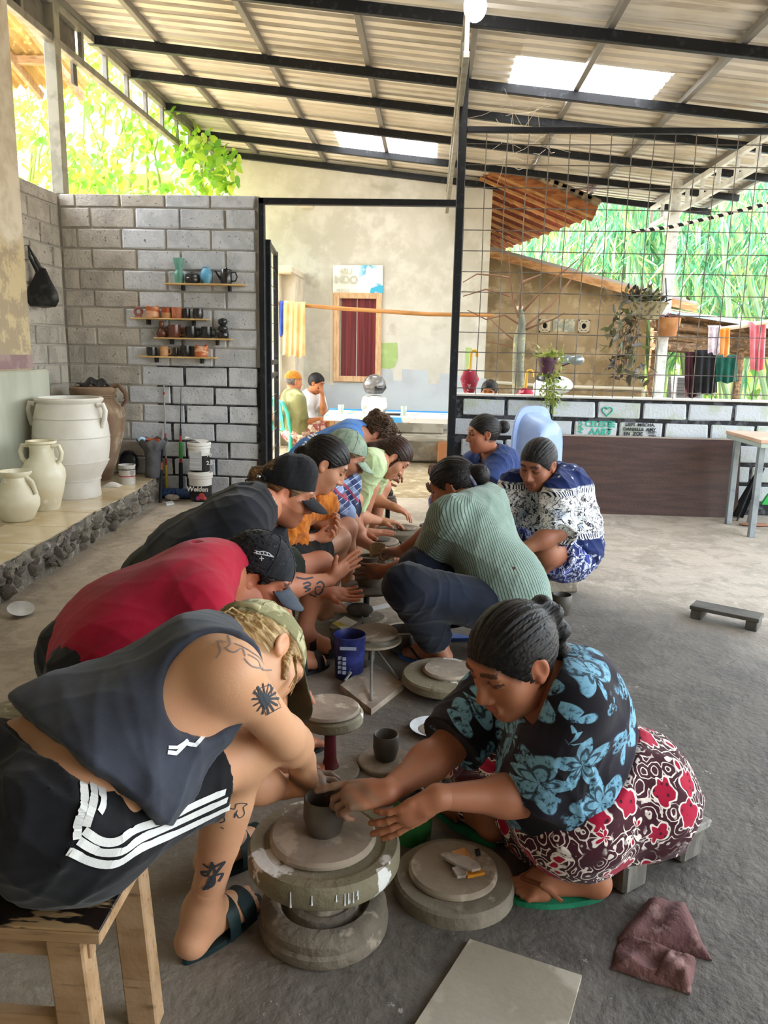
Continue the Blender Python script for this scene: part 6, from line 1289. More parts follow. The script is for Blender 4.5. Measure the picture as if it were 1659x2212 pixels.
def f_elephant(t):
    co = t.co('Object', False); x, y, z = t.sep(co); n = t.noise(16, 4, co, dist=1.2); l = t.step(t.ma('ABSOLUTE', t.ma('SUBTRACT', n, .5)), .028, .012); l2 = t.step(t.ma('ABSOLUTE', t.ma('SUBTRACT', t.noise(34, 3, co), .52)), .03, .012)
    c = t.mix(t.ma('MULTIPLY', t.step(t.noise(9, 2, co), .56, .62), .55), lin('e6e6e4'), lin('8fa9c4')); c = t.mix(t.ma('MAXIMUM', l, t.ma('MULTIPLY', l2, .8)), c, lin('1c2033'))
    q, w, d, cr = flowers(t, 17, .25, 6, co); c = t.mix(t.ma('MULTIPLY', t.step(q, 1, .9), t.step(q, .35, .5)), c, lin('1d2238'))
    def band(z0, hw): return t.step(t.ma('ABSOLUTE', t.ma('SUBTRACT', z, z0)), hw, hw*.8)
    dots = t.step(t.ma('SINE', t.ma('MULTIPLY', t.ma('ADD', x, t.ma('MULTIPLY', y, .5)), 2*math.pi/.014)), -.2, .2)
    for z0 in (.588, .385): c = t.mix(band(z0, .011), c, t.mix(dots, lin('1c2445'), lin('e9e9e6')))
    navy = t.mix(t.step(t.noise(24, 2, co), .62, .66), lin('1d2b5c'), lin('c3cde0'))
    return t.mix(t.ma('MAXIMUM', t.step(z, .605, .612), t.step(z, .374, .368)), c, navy)
def f_blueskirt(t):
    co = t.co('Object', False); n = t.noise(20, 4, co, dist=1.6); l = t.step(t.ma('ABSOLUTE', t.ma('SUBTRACT', n, .5)), .045, .02)
    c = t.mix(l, t.mix(t.step(t.noise(8, 3, co), .45, .6), lin('20295c'), lin('3b4aa0')), lin('c6cde6')); c = t.mix(t.step(t.noise(5.5, 2, t.vm('ADD', co, (4, 2, 1))), .68, .70), c, lin('e39a35')); return c
def f_purple(t):
    co = t.co('Object', False); n = t.noise(22, 4, co, dist=1.5); c = t.mix(t.step(t.ma('ABSOLUTE', t.ma('SUBTRACT', n, .5)), .05, .02), t.mix(t.step(t.noise(9, 3, co), .45, .6), lin('4a4178'), lin('6b5f9f')), lin('b9b5d8')); return t.mix(t.step(t.noise(6, 2, co), .66, .68), c, lin('c79a3c'))
def tee(p, m, name='shirt', e=.013, sl=.62, cuff=.070, t0=.02, neck=.064, nk=(.0, .02), h=.006, fold=(.0045, 6.5), seed=1, vneck=None, tank=False, loose=0, dirs=None, hemr=0):
    c0 = p.spine(max(t0, 0))+(p.spine(.1)-p.spine(0))*(t0/.1 if t0 < 0 else 0); hc = [(c0, -nz(p.spine(.12)-p.spine(0)))]
    b = SDF(); p.torso(b, e, -1, 2, .06, clip=hc); p.shoulders(b, e*.9)
    if loose: b.cap(p.spine(.05)-p.hlat*.08, p.spine(.05)+p.hlat*.08, .098*p.fat*p.S+e+loose, k=.08, clip=hc); b.cap(p.spine(.3)-p.hlat*.07, p.spine(.3)+p.hlat*.07, .092*p.fat*p.S+e+loose*.7, k=.08, clip=hc)
    if not tank:
        for sd in 'RL':
            sh, el = p.J['sh'+sd], p.J['el'+sd]; d = nz(el-sh); en = sh+(el-sh)*sl; F_ = (p.fat-1)*.5+1
            b.cap(sh-d*.01, en+d*.02, .060*p.S*F_+e, cuff*p.S*F_, k=.04, clip=[(en, d)])
    ax = nz(p.J['hd']-p.HF[2]*.06-p.J['C7']); c = p.J['C7']+ax*nk[1]
    b.cap(c-ax*.01+p.bk*nk[0], c+ax*.12, neck*p.S, (neck+.025)*p.S, k=.012, op='s')
    if vneck: v = p.spine(.9)-p.bk*.10; b.cap(c, v, .05, .018, k=.01, op='s')
    if tank:
        for sd, sg in (('R', 1), ('L', -1)):
            sh = p.J['sh'+sd]; inw = nz(p.spine(.9)-sh); b.ell(sh-inw*.035+p.sp*-.015, (.104, .104, .104), k=.012, op='s')
    return p.wear(name, b, m, h, (), fold, seed, dirs=dirs)
def bottoms(p, m, name='shorts', e=.024, frac=.8, cuff=.078, waist=.2, long=0, fill=False, h=.006, fold=(.006, 6), seed=2, shank=None, flare=0, hem=None, hipclip=False):
    cl = [(p.spine(waist), nz(p.spine(waist+.1)-p.spine(waist)))]; b = SDF(); p.torso(b, e, -1, .45, .06, clip=cl)
    for sd in 'RL':
        hi, kn, an = p.J['hip'+sd], p.J['kn'+sd], p.J['an'+sd]; F_ = (p.fat-1)*.7+1; S = p.S
        b.cap(hi+p.bk*.02-p.fwd*.03, hi, (.098*F_)*S+e, k=.05, clip=[(cl[0][0]+(p.J['hip'+sd]-p.J['pel'])*.0, cl[0][1])] if hipclip else None)
        if long:
            b.cap(hi, kn, .090*S*F_+e, .056*S*F_+e+flare, k=.04); en = kn+(an-kn)*long; d = nz(an-kn); b.cap(kn, en+d*.02, .056*S*F_+e+flare, cuff*S, k=.04, clip=[(en, d)])
        else: en = hi+(kn-hi)*frac; d = nz(kn-hi); b.cap(hi, en+d*.03, .090*S*F_+e, cuff*S, k=.04, clip=[(en, d)])
    if fill:
        for t in (.25, .5, .75, .97): b.cap(p.J['hipR']*(1-t)+p.J['knR']*t-V(0, 0, .0), p.J['hipL']*(1-t)+p.J['knL']*t, .055*p.S+e, k=.07)
        if long:
            for t in (.2, .5, .8): t2 = t*long; b.cap(p.J['knR']*(1-t2)+p.J['anR']*t2, p.J['knL']*(1-t2)+p.J['anL']*t2, .04, k=.06)
    return p.wear(name, b, m, h, (), fold, seed)
# ------------------------------------------------------------------ dressing and building each person
H_black = hairmat('black_hair', '0d0a0a', '241d1b'); H_brown = hairmat('brown_hair', '24140e', '4a2c1e'); H_blond = hairmat('blond_hair', '8a6a3f', 'd8bd8a'); H_dblond = hairmat('dark_blond_hair', '4d3723', '96714a'); H_curl = hairmat('curly_brown_hair', '2b1c12', '76563a'); H_grey = hairmat('greying_hair', '161414', '353132')
def tail(pts, r, k=.015): return lambda b: [b.cap(a, c, r[i], r[i+1], k=k) for i, (a, c) in enumerate(zip(pts[:-1], pts[1:]))]
def strands(p, paths, m, r=.0016, name='loose_strand'):
    g = MB()
    for q in paths: g.tube(q, [r]*(len(q)-1)+[r*.3], 5)
    o = p.local(name, np.array(g.v), g.f, m, None, False); o['kind'] = 'stuff'; return o
# 1
p = PP['p1']; p.build('8a6a3f', None, 'b0605a')
m1 = plain('faded_navy_jersey', '33363f', '3d414c'); top = tee(p, m1, 'tank_top', .012, t0=.34, neck=.058, nk=(.01, .015), tank=True, h=.0055, fold=(.005, 5.5), loose=.01)
ms_ = plain('black_sport_cloth', '121214', '1a1a1d', 14); sh1 = bottoms(p, ms_, 'shorts', .018, .70, .088, .07, hipclip=True, h=.0055, fold=(.008, 5.5))
p.hair(H_blond, .010, lambda b: (b.cap((.0, -.08, -.03), (.02, -.10, -.09), .034, .022, k=.03), b.cap((.072, .02, -.01), (.070, .045, -.05), .010, .005, k=.012)))
camo = clothmat('camouflage_twill', lambda t: t.mix(t.step(t.noise(22, 2), .5, .53), t.mix(t.step(t.noise(15, 2), .55, .58), lin('b9b38c'), lin('a39e76')), lin('84805c')))
p.cap(camo, plain('dark_olive_brim', '4a4a38', '3c3c2f'))
strands(p, [[(.078+.004*k, .03, -.0), (.084, .055+.003*k, -.03-.004*k), (.076, .062+.006*k, -.065-.004*k)] for k in range(3)] + [[(.04-.012*k, -.09, .0), (.04-.012*k, -.125, -.02-.004*k), (.05-.014*k, -.13, -.06)] for k in range(6)], H_blond, .0022)
sd1 = mat('dark_teal_rubber', '16282a', .5, [(14, .45, .6, '1f3436')])
for sd in 'RL': p.sandal(sd, sd1, .024, ((.055, .017), (.105, .020)), wide=1.08)
# 2
p = PP['p2']; p.build('15110f', '2a1c16', 'a05c52'); tee(p, plain('red_jersey', 'a0122e', '8e0e27', 7), 'shirt', .014, .66, .074, -.14, fold=(.0045, 5), seed=4, loose=.014)
bottoms(p, plain('black_cloth', '151517', '1d1d20'), 'shorts', .014, .85, .088, .2, fold=(.005, 6))
p.hair(H_black, .013, lambda b: (b.cap((0, -.085, -.02), (0, -.125, -.085), .062, .045, k=.03), b.cap((.06, -.05, -.03), (.055, -.07, -.08), .03, .02, k=.03), b.cap((-.06, -.05, -.03), (-.055, -.07, -.08), .03, .02, k=.03)), noise=.005)
strands(p, [[(.03*math.sin(k), -.10, -.01-.006*k), (.035*math.sin(k), -.135-.004*k, .0-.008*k), (.05*math.sin(k+.5), -.15, -.03-.010*k), (.045*math.sin(k), -.14, -.06-.008*k)] for k in range(9)], H_black, .0022)
cp = p.cap(plain('charcoal_twill', '1b1c20', '26282d'), plain('blue_grey_brim', '434953', '383d46'))
ea = mat('silver', 'c9c7c2', .25, metal=1.); g = MB(); g.tube([(.082, .0+.008*math.cos(t), -.042+.008*math.sin(t)) for t in np.linspace(0, 6.28, 14)], .0014, 6); p.local('earring', np.array(g.v), g.f, ea, None, False)
for sd in 'RL': p.sandal(sd, mat('black_rubber', '17171a', .6), .02, ((.09, .018),))
# 3
p = PP['p3']; p.build('6a4a30', '6d4632', 'a05c52'); tee(p, plain('black_jersey', '17181d', '20222a', 6), 'shirt', .014, .66, .076, .0, fold=(.0045, 5), seed=7, loose=.014)
bottoms(p, plain('dark_olive_cloth', '23261f', '2f332a'), 'shorts', .03, .78, .10, .2, fold=(.006, 6), seed=5)
p.hair(H_dblond, .009, lambda b: (b.ell((0, -.118, .012), (.034, .034, .034), k=.02), b.cap((0, -.10, -.04), (0, -.09, -.08), .03, .02, k=.03)))
strands(p, [[(.012*math.sin(k*2), -.115, .02), (.03*math.sin(k*2), -.15, .03*math.cos(k)), (.022*math.sin(k*2+1), -.135, -.015+.02*math.cos(k+1)), (.0, -.11, .0)] for k in range(9)], H_dblond, .0022)
cp3 = p.cap(plain('black_twill', '141416', '1f1f22'), None, flat=.022)
g = MB().box((.062, -.118, .012), (.075, -.105, .026), .002); p.local('buckle', np.array(g.v), g.f, mat('silver', 'c9c7c2', .25, metal=1.), cp3, False)
g = MB()
for t in np.linspace(-2.4, 2.4, 40): g.ell((.0, 0, 0), (.001, .001, .001), 4) if 0 else None
nk = p.J['C7']+(p.J['hd']-p.J['C7'])*.18; ax = nz(p.J['hd']-p.J['C7']); u_ = nz(np.cross(ax, (0, 1, 0))); w_ = np.cross(ax, u_)
g.tube([nk+(u_*math.cos(t)+w_*math.sin(t))*.064*p.S-ax*.018*math.cos(t) for t in np.linspace(0, 6.28, 32)], .0032, 6); g.build('necklace', mat('shell_beads', 'cfc9bd', .5, [(120, .45, .55, '8d877c')]), p.o, True)
for sd in 'RL': p.sandal(sd, mat('black_rubber', '17171a', .6), .026, ((.035, .014), (.115, .016)), wide=1.05)
# 4
p = PP['p4']; p.build('14100f', None, 'b0605a'); om = clothmat('orange_crinkle', lambda t: t.mix(t.step(t.noise(1, 3, t.co('Object', False, (60, 60, 8))), .4, .6), lin('cc7a2a'), lin('a95c1c')))
tee(p, om, 'blouse', .020, 1.0, .062, .05, fold=(.007, 9), seed=3, loose=.02)
for sd in 'RL': b = SDF(); e_, w_ = p.J['el'+sd], p.J['wr'+sd]; en = e_+(w_-e_)*.62; b.cap(e_, en+(w_-e_)*.05, .050, .056, k=.03, clip=[(en, nz(w_-e_))]); p.wear('sleeve', b, om, .006, (), (.006, 11), 8)
bottoms(p, plain('black_cloth', '151517', '1d1d20'), 'shorts', .022, .6, .085, .2)
p.hair(H_black, .010, lambda b: (b.ell((0, -.11, -.02), (.03, .03, .03), k=.02), b.cap((0, -.09, -.05), (0, -.12, -.12), .03, .018, k=.03)))
# 5
p = PP['p5']; p.build('5a4230', '6d4632', 'a05c52'); pm = clothmat('blue_plaid', f_plaid); tee(p, pm, 'shirt', .018, 1.0, .062, .0, fold=(.005, 7), seed=5, loose=.02)
for sd in 'RL': b = SDF(); e_, w_ = p.J['el'+sd], p.J['wr'+sd]; en = e_+(w_-e_)*.16; b.cap(e_-(w_-e_)*.05, en+(w_-e_)*.05, .062, .06, k=.02, clip=[(en, nz(w_-e_))]); p.wear('rolled_cuff', b, plain('pale_blue_cloth', '93a6c6', '7f92b4'), .006, (), (.004, 14), 8)
bottoms(p, plain('navy_cloth', '23283a', '1b2030'), 'shorts', .026, .75, .09, .2)
p.hair(H_dblond, .009, lambda b: b.cap((0, -.09, -.03), (0, -.10, -.075), .04, .03, k=.03))
fm = clothmat('faded_green_twill', lambda t: t.mix(t.step(t.noise(20, 4), .45, .6), lin('7d8f7b'), lin('96a592'))); p.cap(fm, fm)
# 6
p = PP['p6']; p.build('2a1a12', None, 'b0605a'); tee(p, plain('pale_lime_cotton', 'c6d7a9', 'b4c795', 6), 'top', .014, .88, .060, .05, fold=(.006, 7), seed=6, loose=.02, neck=.06)
bottoms(p, plain('dark_cloth', '23232a', '2b2b33'), 'shorts', .02, .5, .085, .2)
p.hair(H_brown, .012, lambda b: (b.cap((0, -.10, -.02), (.01, -.13, -.08), .035, .03, k=.03), b.cap((.01, -.13, -.08), (.03, -.14, -.17), .03, .012, k=.03), b.cap((.062, .01, .0), (.066, .02, -.06), .018, .010, k=.02)))
g = MB(); g.tube([(.083, .0+.010*math.cos(t), -.045+.010*math.sin(t)) for t in np.linspace(0, 6.28, 14)], .0018, 6); p.local('earring', np.array(g.v), g.f, mat('gold', 'd0a040', .3, metal=1.), None, False)
# 7
p = PP['p7']; p.build('2b1c12', None, 'a05c52'); tb7 = tee(p, plain('sky_blue_jersey', '4f7fc0', '426fae', 6), 'shirt', .016, .7, .08, -.04, fold=(.005, 5), seed=9, loose=.02)
bottoms(p, plain('purple_grey_cloth', '56546a', '484659'), 'shorts', .03, 1.0, .09, .2)
p.hair(H_curl, .022, lambda b: [b.ell((.075*math.sin(i*2.4)*math.cos(i*.7), -.02+.085*math.cos(i*2.4), .05+.055*math.sin(i*1.7)), (.026, .026, .026), k=.012) for i in range(26)], noise=.008, line=(.73, -.68, .026))
strands(p, [[(.09*math.cos(a)*s_, -.01+.11*math.sin(a), .06+.05*math.cos(3*a)), (.105*math.cos(a)*s_, -.01+.128*math.sin(a), .05+.06*math.cos(3*a+1)), (.098*math.cos(a+.15)*s_, -.01+.13*math.sin(a+.15), .03+.05*math.cos(3*a))] for a in np.linspace(-1.3, 4.2, 26) for s_ in (1,)], H_curl, .003)
# 8
p = PP['p8']; p.build('17110f', None, '8d4a42', hl=(.80, -.60, .030)); fl = clothmat('blue_floral_print', f_floral); bl8 = tee(p, fl, 'blouse', .014, .92, .085, .47, fold=(.006, 5.5), seed=8, loose=.008, neck=.066, h=.005, vneck=True)
bk = clothmat('red_batik_print', f_batik); bottoms(p, bk, 'sarong', .026, long=.99, cuff=.080, waist=.22, fill=False, h=.005, fold=(.010, 5), seed=4, flare=.012)
p.hair(H_black, .009, lambda b: [b.ell((-.004+.009*(-1)**i, -.116-.012*math.sin(i*.75), .062-.024*i), (.024, .024, .021), k=.014) for i in range(6)], h=.003, line=(.80, -.60, .030))
gm = mat('green_rubber', '2a8a63', .5, [(12, .45, .6, '237755')])
for sd in 'RL': p.sandal(sd, gm, .018, (), mat('brown_strap', '7d4a2c', .6), 'flip_flop', True, 1.05)
# 9
p = PP['p9']; p.build('17110f', None, '8d4a42'); SP9 = (p.spine(.5)-V(p.J['pel'][0], p.J['pel'][1], 0), p.sp, p.lat); tee(p, clothmat('sage_stripes', f_stripe), 'shirt', .020, .95, .088, -.10, fold=(.006, 5.5), seed=11, loose=.03)
bottoms(p, plain('dark_navy_cotton', '0e131f', '151c2b', 8), 'trousers', .018, long=.92, cuff=.075, waist=.2, fold=(.006, 5), seed=6, flare=.006)
p.hair(H_black, .011, lambda b: b.ell((0, -.125, .01), (.046, .044, .046), k=.015))
g = MB(); g.tube([(.040*math.cos(t), -.098+.004*math.sin(3*t), .012+.040*math.sin(t)) for t in np.linspace(0, 6.28, 20)], .010, 8); p.local('hair_tie', np.array(g.v), g.f, plain('grey_scrunchie', '8d90a8', '6d7088', 40), None, False)
for sd in 'RL': p.sandal(sd, mat('blue_rubber', '3f6fc0', .5), .016, (), mat('black_rubber', '17171a', .6), 'flip_flop', True)
# 10
p = PP['p10']; p.build('2a2626', None, '8d4a42'); tee(p, clothmat('elephant_print', f_elephant), 'blouse', .024, 1.08, .085, .0, fold=(.006, 6), seed=12, loose=.03, vneck=True, neck=.06)
bottoms(p, clothmat('blue_batik_print', f_blueskirt), 'skirt', .030, .66, .10, .22, fold=(.009, 6), seed=7)
p.hair(H_grey, .008, lambda b: b.ell((0, -.10, -.02), (.04, .03, .04), k=.03), line=(.80, -.60, .026))
for sd in 'RL': p.sandal(sd, mat('black_rubber', '17171a', .6), .014, ((.1, .014),))
# 11
p = PP['p11']; p.build('17110f', None, '8d4a42'); tee(p, plain('navy_jersey', '2c3f70', '253663', 6), 'shirt', .018, .78, .085, .0, fold=(.005, 6), seed=13, loose=.02, vneck=True, neck=.062)
bottoms(p, clothmat('purple_batik_print', f_purple), 'skirt', .03, long=.8, cuff=.09, waist=.22, fill=True, fold=(.008, 6), seed=8)
p.hair(H_black, .010, lambda b: b.ell((0, -.135, .03), (.042, .042, .042), k=.012))
# 12 - 14
p = PP['p12']; p.build('3a3030', None, '8d4a42'); tee(p, plain('olive_green_shirt', '7a7850', '6b6a44', 5), 'shirt', .018, .8, .085, -.02, h=.012, loose=.02); bottoms(p, mat('printed_shorts', 'b8a090', .9, [(20, .48, .54, '8d4a4a'), (14, .55, .6, 'e0d8cc')]), 'shorts', .03, .9, .09, h=.012)
b = SDF(); b.ell((0, -.010, .035), (.082, .102, .092), clip=[(V(0, 0, .035), nz((0, .1, -1)))]); vs, F4 = b.mesh(.006); p.local('skullcap', vs, F4, plain('ochre_knit', 'b5772a', 'a0661f', 60)); p.hair(hairmat('grey_crop', '4a4644', '8d8884'), .004, h=.006, line=(.6, -.6, -.01))
p = PP['p13']; p.build('1a1414', None, '8d4a42'); tee(p, plain('white_cotton', 'dcdcdc', 'cfd0d2', 5), 'shirt', .018, .7, .08, -.02, h=.012, loose=.02); bottoms(p, plain('grey_cloth', '8d8d8a', '7d7d7a'), 'trousers', .026, long=.9, h=.012); p.hair(H_black, .014, noise=.004, h=.006)
p = PP['p14']; p.build('1a1414', None, '8d4a42'); tee(p, plain('yellow_cotton', 'c9a54a', 'b8943c', 5), 'shirt', .016, .6, .075, -.02, h=.012); bottoms(p, plain('grey_cloth', '8d8d8a', '7d7d7a'), 'trousers', .026, long=.9, h=.012); p.hair(H_black, .012, lambda b: (b.cap((.055, -.03, -.03), (.06, -.02, -.16), .035, .03, k=.03), b.cap((-.055, -.03, -.03), (-.06, -.02, -.16), .035, .03, k=.03), b.cap((0, -.09, -.02), (0, -.07, -.16), .045, .04, k=.03)), h=.006)
# ================================================================== THE YARD AND THE GREEN BEYOND
# bench with painted top, helmet on a mottled drum, glasses
m_bt = (lambda t: t.fin(t.mix(t.step(t.noise(3.5, 2), .58, .62), t.mix(t.step(t.noise(5, 3), .5, .56), lin('d6d4cc'), lin('e4e2dc')), t.mix(t.step(t.noise(6, 2), .5, .52), lin('4d9fd6'), lin('d9a070'))), .6))(NT('painted_bench_top'))
bz = .52; b0 = PZ(985, 906, bz); b1 = PZ(600, 905, bz)
o = empty('bench', (-.7, 8.4, 0), 'long yard bench with worn blue white and orange painted top', 'table')
MB().prism([(-1.08, 8.1, bz-.05), (.33, 8.05, bz-.05), (.33, 8.95, bz-.05), (-1.12, 9.0, bz-.05)], (0, 0, .05)).build('bench_top', m_bt, o)
MB().prism([(-1.12, 8.90, bz), (.33, 8.86, bz), (.33, 8.95, bz), (-1.12, 9.0, bz)], (0, 0, .012)).build('blue_border', mat('blue_gloss_paint', '2f8fd8', .4), o)
for x in (-1.0, -.4, .27):
    for y in (8.2, 8.85): MB().box((x-.025, y-.025, -.02), (x+.025, y+.025, bz-.05)).build('leg', m_wood, o)
MB().box((-.25, 8.6, 0), (.15, 8.9, .2), .02).build('stone_block', mat('old_concrete', '9c9484', .95), None, False, 'pale concrete block under the right end of the yard bench', 'block'); MB().box((.12, 8.5, 0), (.26, 8.75, .22), .01).build('brick', mat('orange_brick', 'b98058', .9), None, False, 'orange brick under the right end of the yard bench', 'brick')
dc = PY(808, 896, 8.6); dc = V(dc[0], 8.6, bz+.001); dr = 28*depth(dc)/F
m_dr = mat('mottled_white_drum', 'd5d3cd', .5, [(5, .48, .58, '8b8983', (1, 1, 2))])
MB().lathe(dc, [(0, 0), (dr*.85, 0), (dr, .05), (dr, .12), (dr*.9, .17), (dr*.62, .19), (0, .19)], 32).build('drum', m_dr, None, True, 'mottled white round canister under the helmet on the yard bench', 'canister')
hc = dc+V(0, 0, .20); o = empty('helmet', hc, 'dark grey motorcycle helmet on the mottled canister', 'helmet')
b = SDF(); b.ell(hc+V(0, 0, .10), (.125, .135, .12), clip=[(hc+V(0, 0, .012), V(0, 0, -1))]); vs, F4 = b.mesh(.007)
q_ = link('shell', npmesh('shell', vs-hc, F4, mat('grey_gloss', '4b4a4c', .15, [(5, .5, .6, '75726f')], spec=.6)), o)
MB().grid(lambda u, v: hc+V((.130-.03*(v-.4)**2*4)*math.cos(-1.5+1.7*u)+.002, (.140-.03*(v-.4)**2*4)*math.sin(-1.5+1.7*u), .05+.075*v), 16, 5, .003).build('visor', mat('visor', '1d1e20', .08, spec=.7), o, True)
tgl = NT('clear_glass'); tgl.fin(lin('c8d6c8'), .05, 0, .5); tgl.b.inputs['Alpha'].default_value = .45; m_tea = mat('tea', '6a5a30', .2)
for px, lb_ in ((728, 'drinking glass on the bench before the man in white'), (871, 'drinking glass on the bench right of the helmet')):
    g0 = PZ(px, 898, bz+.012); g0 = V(g0[0], 8.35, bz+.001); o = MB().lathe(g0, [(0, 0), (.026, 0), (.034, .10), (.031, .10), (.024, .008), (0, .008)], 20).build('drinking_glass', tgl.m, None, True, lb_, 'glass'); MB().lathe(g0+V(0, 0, .009), [(0, 0), (.023, 0), (.026, .045), (0, .045)], 16).build('drink', m_tea, o, True)
MB().box((PZ(850, 898, bz)[0]-.09, 8.33, bz+.001), (PZ(850, 898, bz)[0]+.07, 8.42, bz+.018), .004).build('phone', m_black, None, False, 'black phone lying on the yard bench', 'phone')
# teal plastic chair
cc = V(-1.60, 9.02, -.02); o = empty('plastic_chair', cc, 'teal plastic chair under the man in green in the yard', 'chair'); m_teal2 = mat('teal_plastic', '2fae92', .35, [(4, .45, .6, '279a80')], spec=.5)
fx = V(.55, .835, 0); sx = V(-.835, .55, 0)
Q = lambda a, s_, z: cc+fx*a+sx*s_+V(0, 0, z)
MB().obox(Q(.03, 0, .30), fx, sx, (0, 0, 1), (.20, .20, .012), .01).build('seat', m_teal2, o)
for a in (-.17, .21):
    for s_ in (-.18, .18): MB().tube([Q(a+(.03 if a > 0 else -.04), s_*1.12, 0), Q(a, s_, .29)], [.018, .024], 8).build('leg', m_teal2, o, True)
MB().tube([Q(-.18, -.19, .29), Q(-.23, -.19, .50), Q(-.26, -.14, .62), Q(-.27, 0, .66), Q(-.26, .14, .62), Q(-.23, .19, .50), Q(-.18, .19, .29)], .02, 8).build('backrest', m_teal2, o, True)
for s_ in (-.09, 0, .09): MB().bar(Q(-.19, s_, .30), Q(-.26, s_*.9, .645), .045, .010, tuple(fx)).build('slat', m_teal2, o)
# washing pole and clothes
A_, B_ = PY(598, 655, 9.55), PY(1066, 681, 9.55)
MB().tube([A_, A_*.7+B_*.3-V(0, 0, .02), A_*.3+B_*.7-V(0, 0, .03), B_], [.022, .025, .025, .022], 10).build('washing_pole', mat('bamboo_pole', 'b9854f', .6, [(8, .4, .6, 'a06f3d', (.3, 4, 4))]), None, True, 'long bamboo washing pole running in front of the window', 'pole')
def hang(name, px0, px1, py0, py1, Y, m, label, amp=.02, n=4, taper=0, split=0, cat='clothes'):
    def fn(u, v):
        w = 1-taper*v; x = px0+(px1-px0)*(.5+(u-.5)*w); p = PY(x, py0+(py1-py0)*v, Y); return p+V(0, amp*math.sin(n*2*math.pi*u+2*v)*(.3+.7*v)-.03*(v > 0), .015*math.sin(9*u)*v)
    return MB().grid(fn, 28, 14, (0, .012, 0)).build(name, m, None, True, label, cat)
m_bei = plain('beige_trousers', 'd9bd8a', 'c7a873', 5)
hang('trousers', 611, 637, 650, 768, 9.5, m_bei, 'left leg pair of beige trousers hanging from the washing pole', .018, 2); bpy.data.objects['trousers']['label'] = 'beige trousers hanging on the washing pole, left of the other leg'
hang('trouser_leg', 634, 660, 652, 771, 9.49, m_bei, 'x', .018, 2); q_ = bpy.data.objects['trouser_leg']; w_ = V(*q_.location); q_.parent = bpy.data.objects['trousers']; q_.location = tuple(w_-wloc(q_.parent)); del q_['label']; del q_['category']; bpy.data.objects['trousers']['label'] = 'beige trousers hanging on the washing pole'
hang('cloth', 604, 613, 650, 726, 9.5, plain('blue_cloth', '3a4fa0', '2f4188'), 'blue cloth hanging beside the beige trousers', .012, 1)
# bare tree behind the low wall
TY = 7.1; tq = lambda x, y, dy=0: PY(x, y, TY+dy); o = empty('bare_tree', V(tq(1120, 860)[0], TY, 0), 'pruned bare tree with pale grey trunk behind the low wall', 'tree'); m_bark = mat('pale_bark', '8d8f80', .9, [(7, .42, .6, '77796b'), (14, .56, .64, 'aaa977')], (30, .5)); m_twig = mat('brown_twig', '7d5c48', .85)
tr0 = tq(1120, 860); MB().tube([V(tr0[0], TY, 0), tr0, tq(1119, 790), tq(1122, 735), tq(1127, 700), tq(1124, 668)], [.065, .055, .05, .052, .034, .026], 12).build('trunk', m_bark, o, True)
MB().lathe(tq(1123, 664), [(0, -.02), (.028, -.02), (.03, .008), (0, .014)], 12).build('cut_stub', mat('pale_cut_wood', 'c9b9a9', .8), o, True)
for pts in ([(1122, 690), (1108, 650), (1102, 600), (1098, 540)], [(1124, 680), (1125, 640), (1128, 600), (1126, 570)], [(1128, 675), (1160, 640), (1200, 600), (1250, 560)], [(1135, 705), (1190, 660), (1225, 615), (1240, 595), (1290, 510)], [(1124, 702), (1090, 680), (1050, 690), (1010, 670)], [(1120, 745), (1080, 710), (1056, 685)], [(1118, 750), (1090, 745), (1052, 738)], [(1136, 712), (1165, 700), (1195, 690), (1220, 676)], [(1126, 610), (1150, 600), (1170, 592)], [(1100, 600), (1070, 595), (1030, 592), (1000, 610)], [(1102, 640), (1050, 625), (1000, 640)]):
    MB().tube([tq(x, y, .06*i*(1 if len(pts) % 2 else -1)) for i, (x, y) in enumerate(pts)], list(np.linspace(.011, .004, len(pts))), 6).build('branch', m_twig, o, True)
# red umbrellas
m_red = mat('red_umbrella_cloth', 'b51f3f', .6, [(10, .45, .55, '8d1530', (1, 1, .3)), (14, .58, .62, 'd9a0a8')]); m_cane = mat('yellow_cane', 'cfa43a', .4)
for px, top, c0, c1, lb_ in ((1015, 757, 797, 858, 'red folded umbrella with a yellow crook, left of the bare tree'), (1135, 800, 838, 872, 'red folded umbrella with a yellow crook, right of the bare tree')):
    h0, h1, h2 = PY(px, c0, 6.9), PY(px+3, top+6, 6.9), PY(px, c1+40, 6.9); u_ = empty('umbrella', (h0[0], 6.9, 0), lb_, 'umbrella')
    MB().tube([h0-V(0, 0, .02), h1, h1+V(.012, 0, .02), h1+V(.034, 0, .024), h1+V(.05, 0, .006), h1+V(.05, 0, -.03)], .013, 8).build('handle', m_cane, u_, True)
    L = h0[2]; MB().lathe((h0[0], 6.9, .02), [(0, 0), (.012, .04), (.04, L*.55), (.045, L*.72), (.038, L*.78), (.075, L*.90), (.05, L*.965), (.015, L*.98), (0, L*.98)], 20, wob=.10).build('canopy', m_red, u_, True)
    MB().lathe((h0[0], 6.9, L*.75), [(.05, 0), (.052, .02), (.05, .045)], 16).build('strap', m_white, u_, True); MB().tube([(h0[0], 6.9, -.02), (h0[0], 6.9, .05)], .006, 6).build('tip', m_steel, u_)
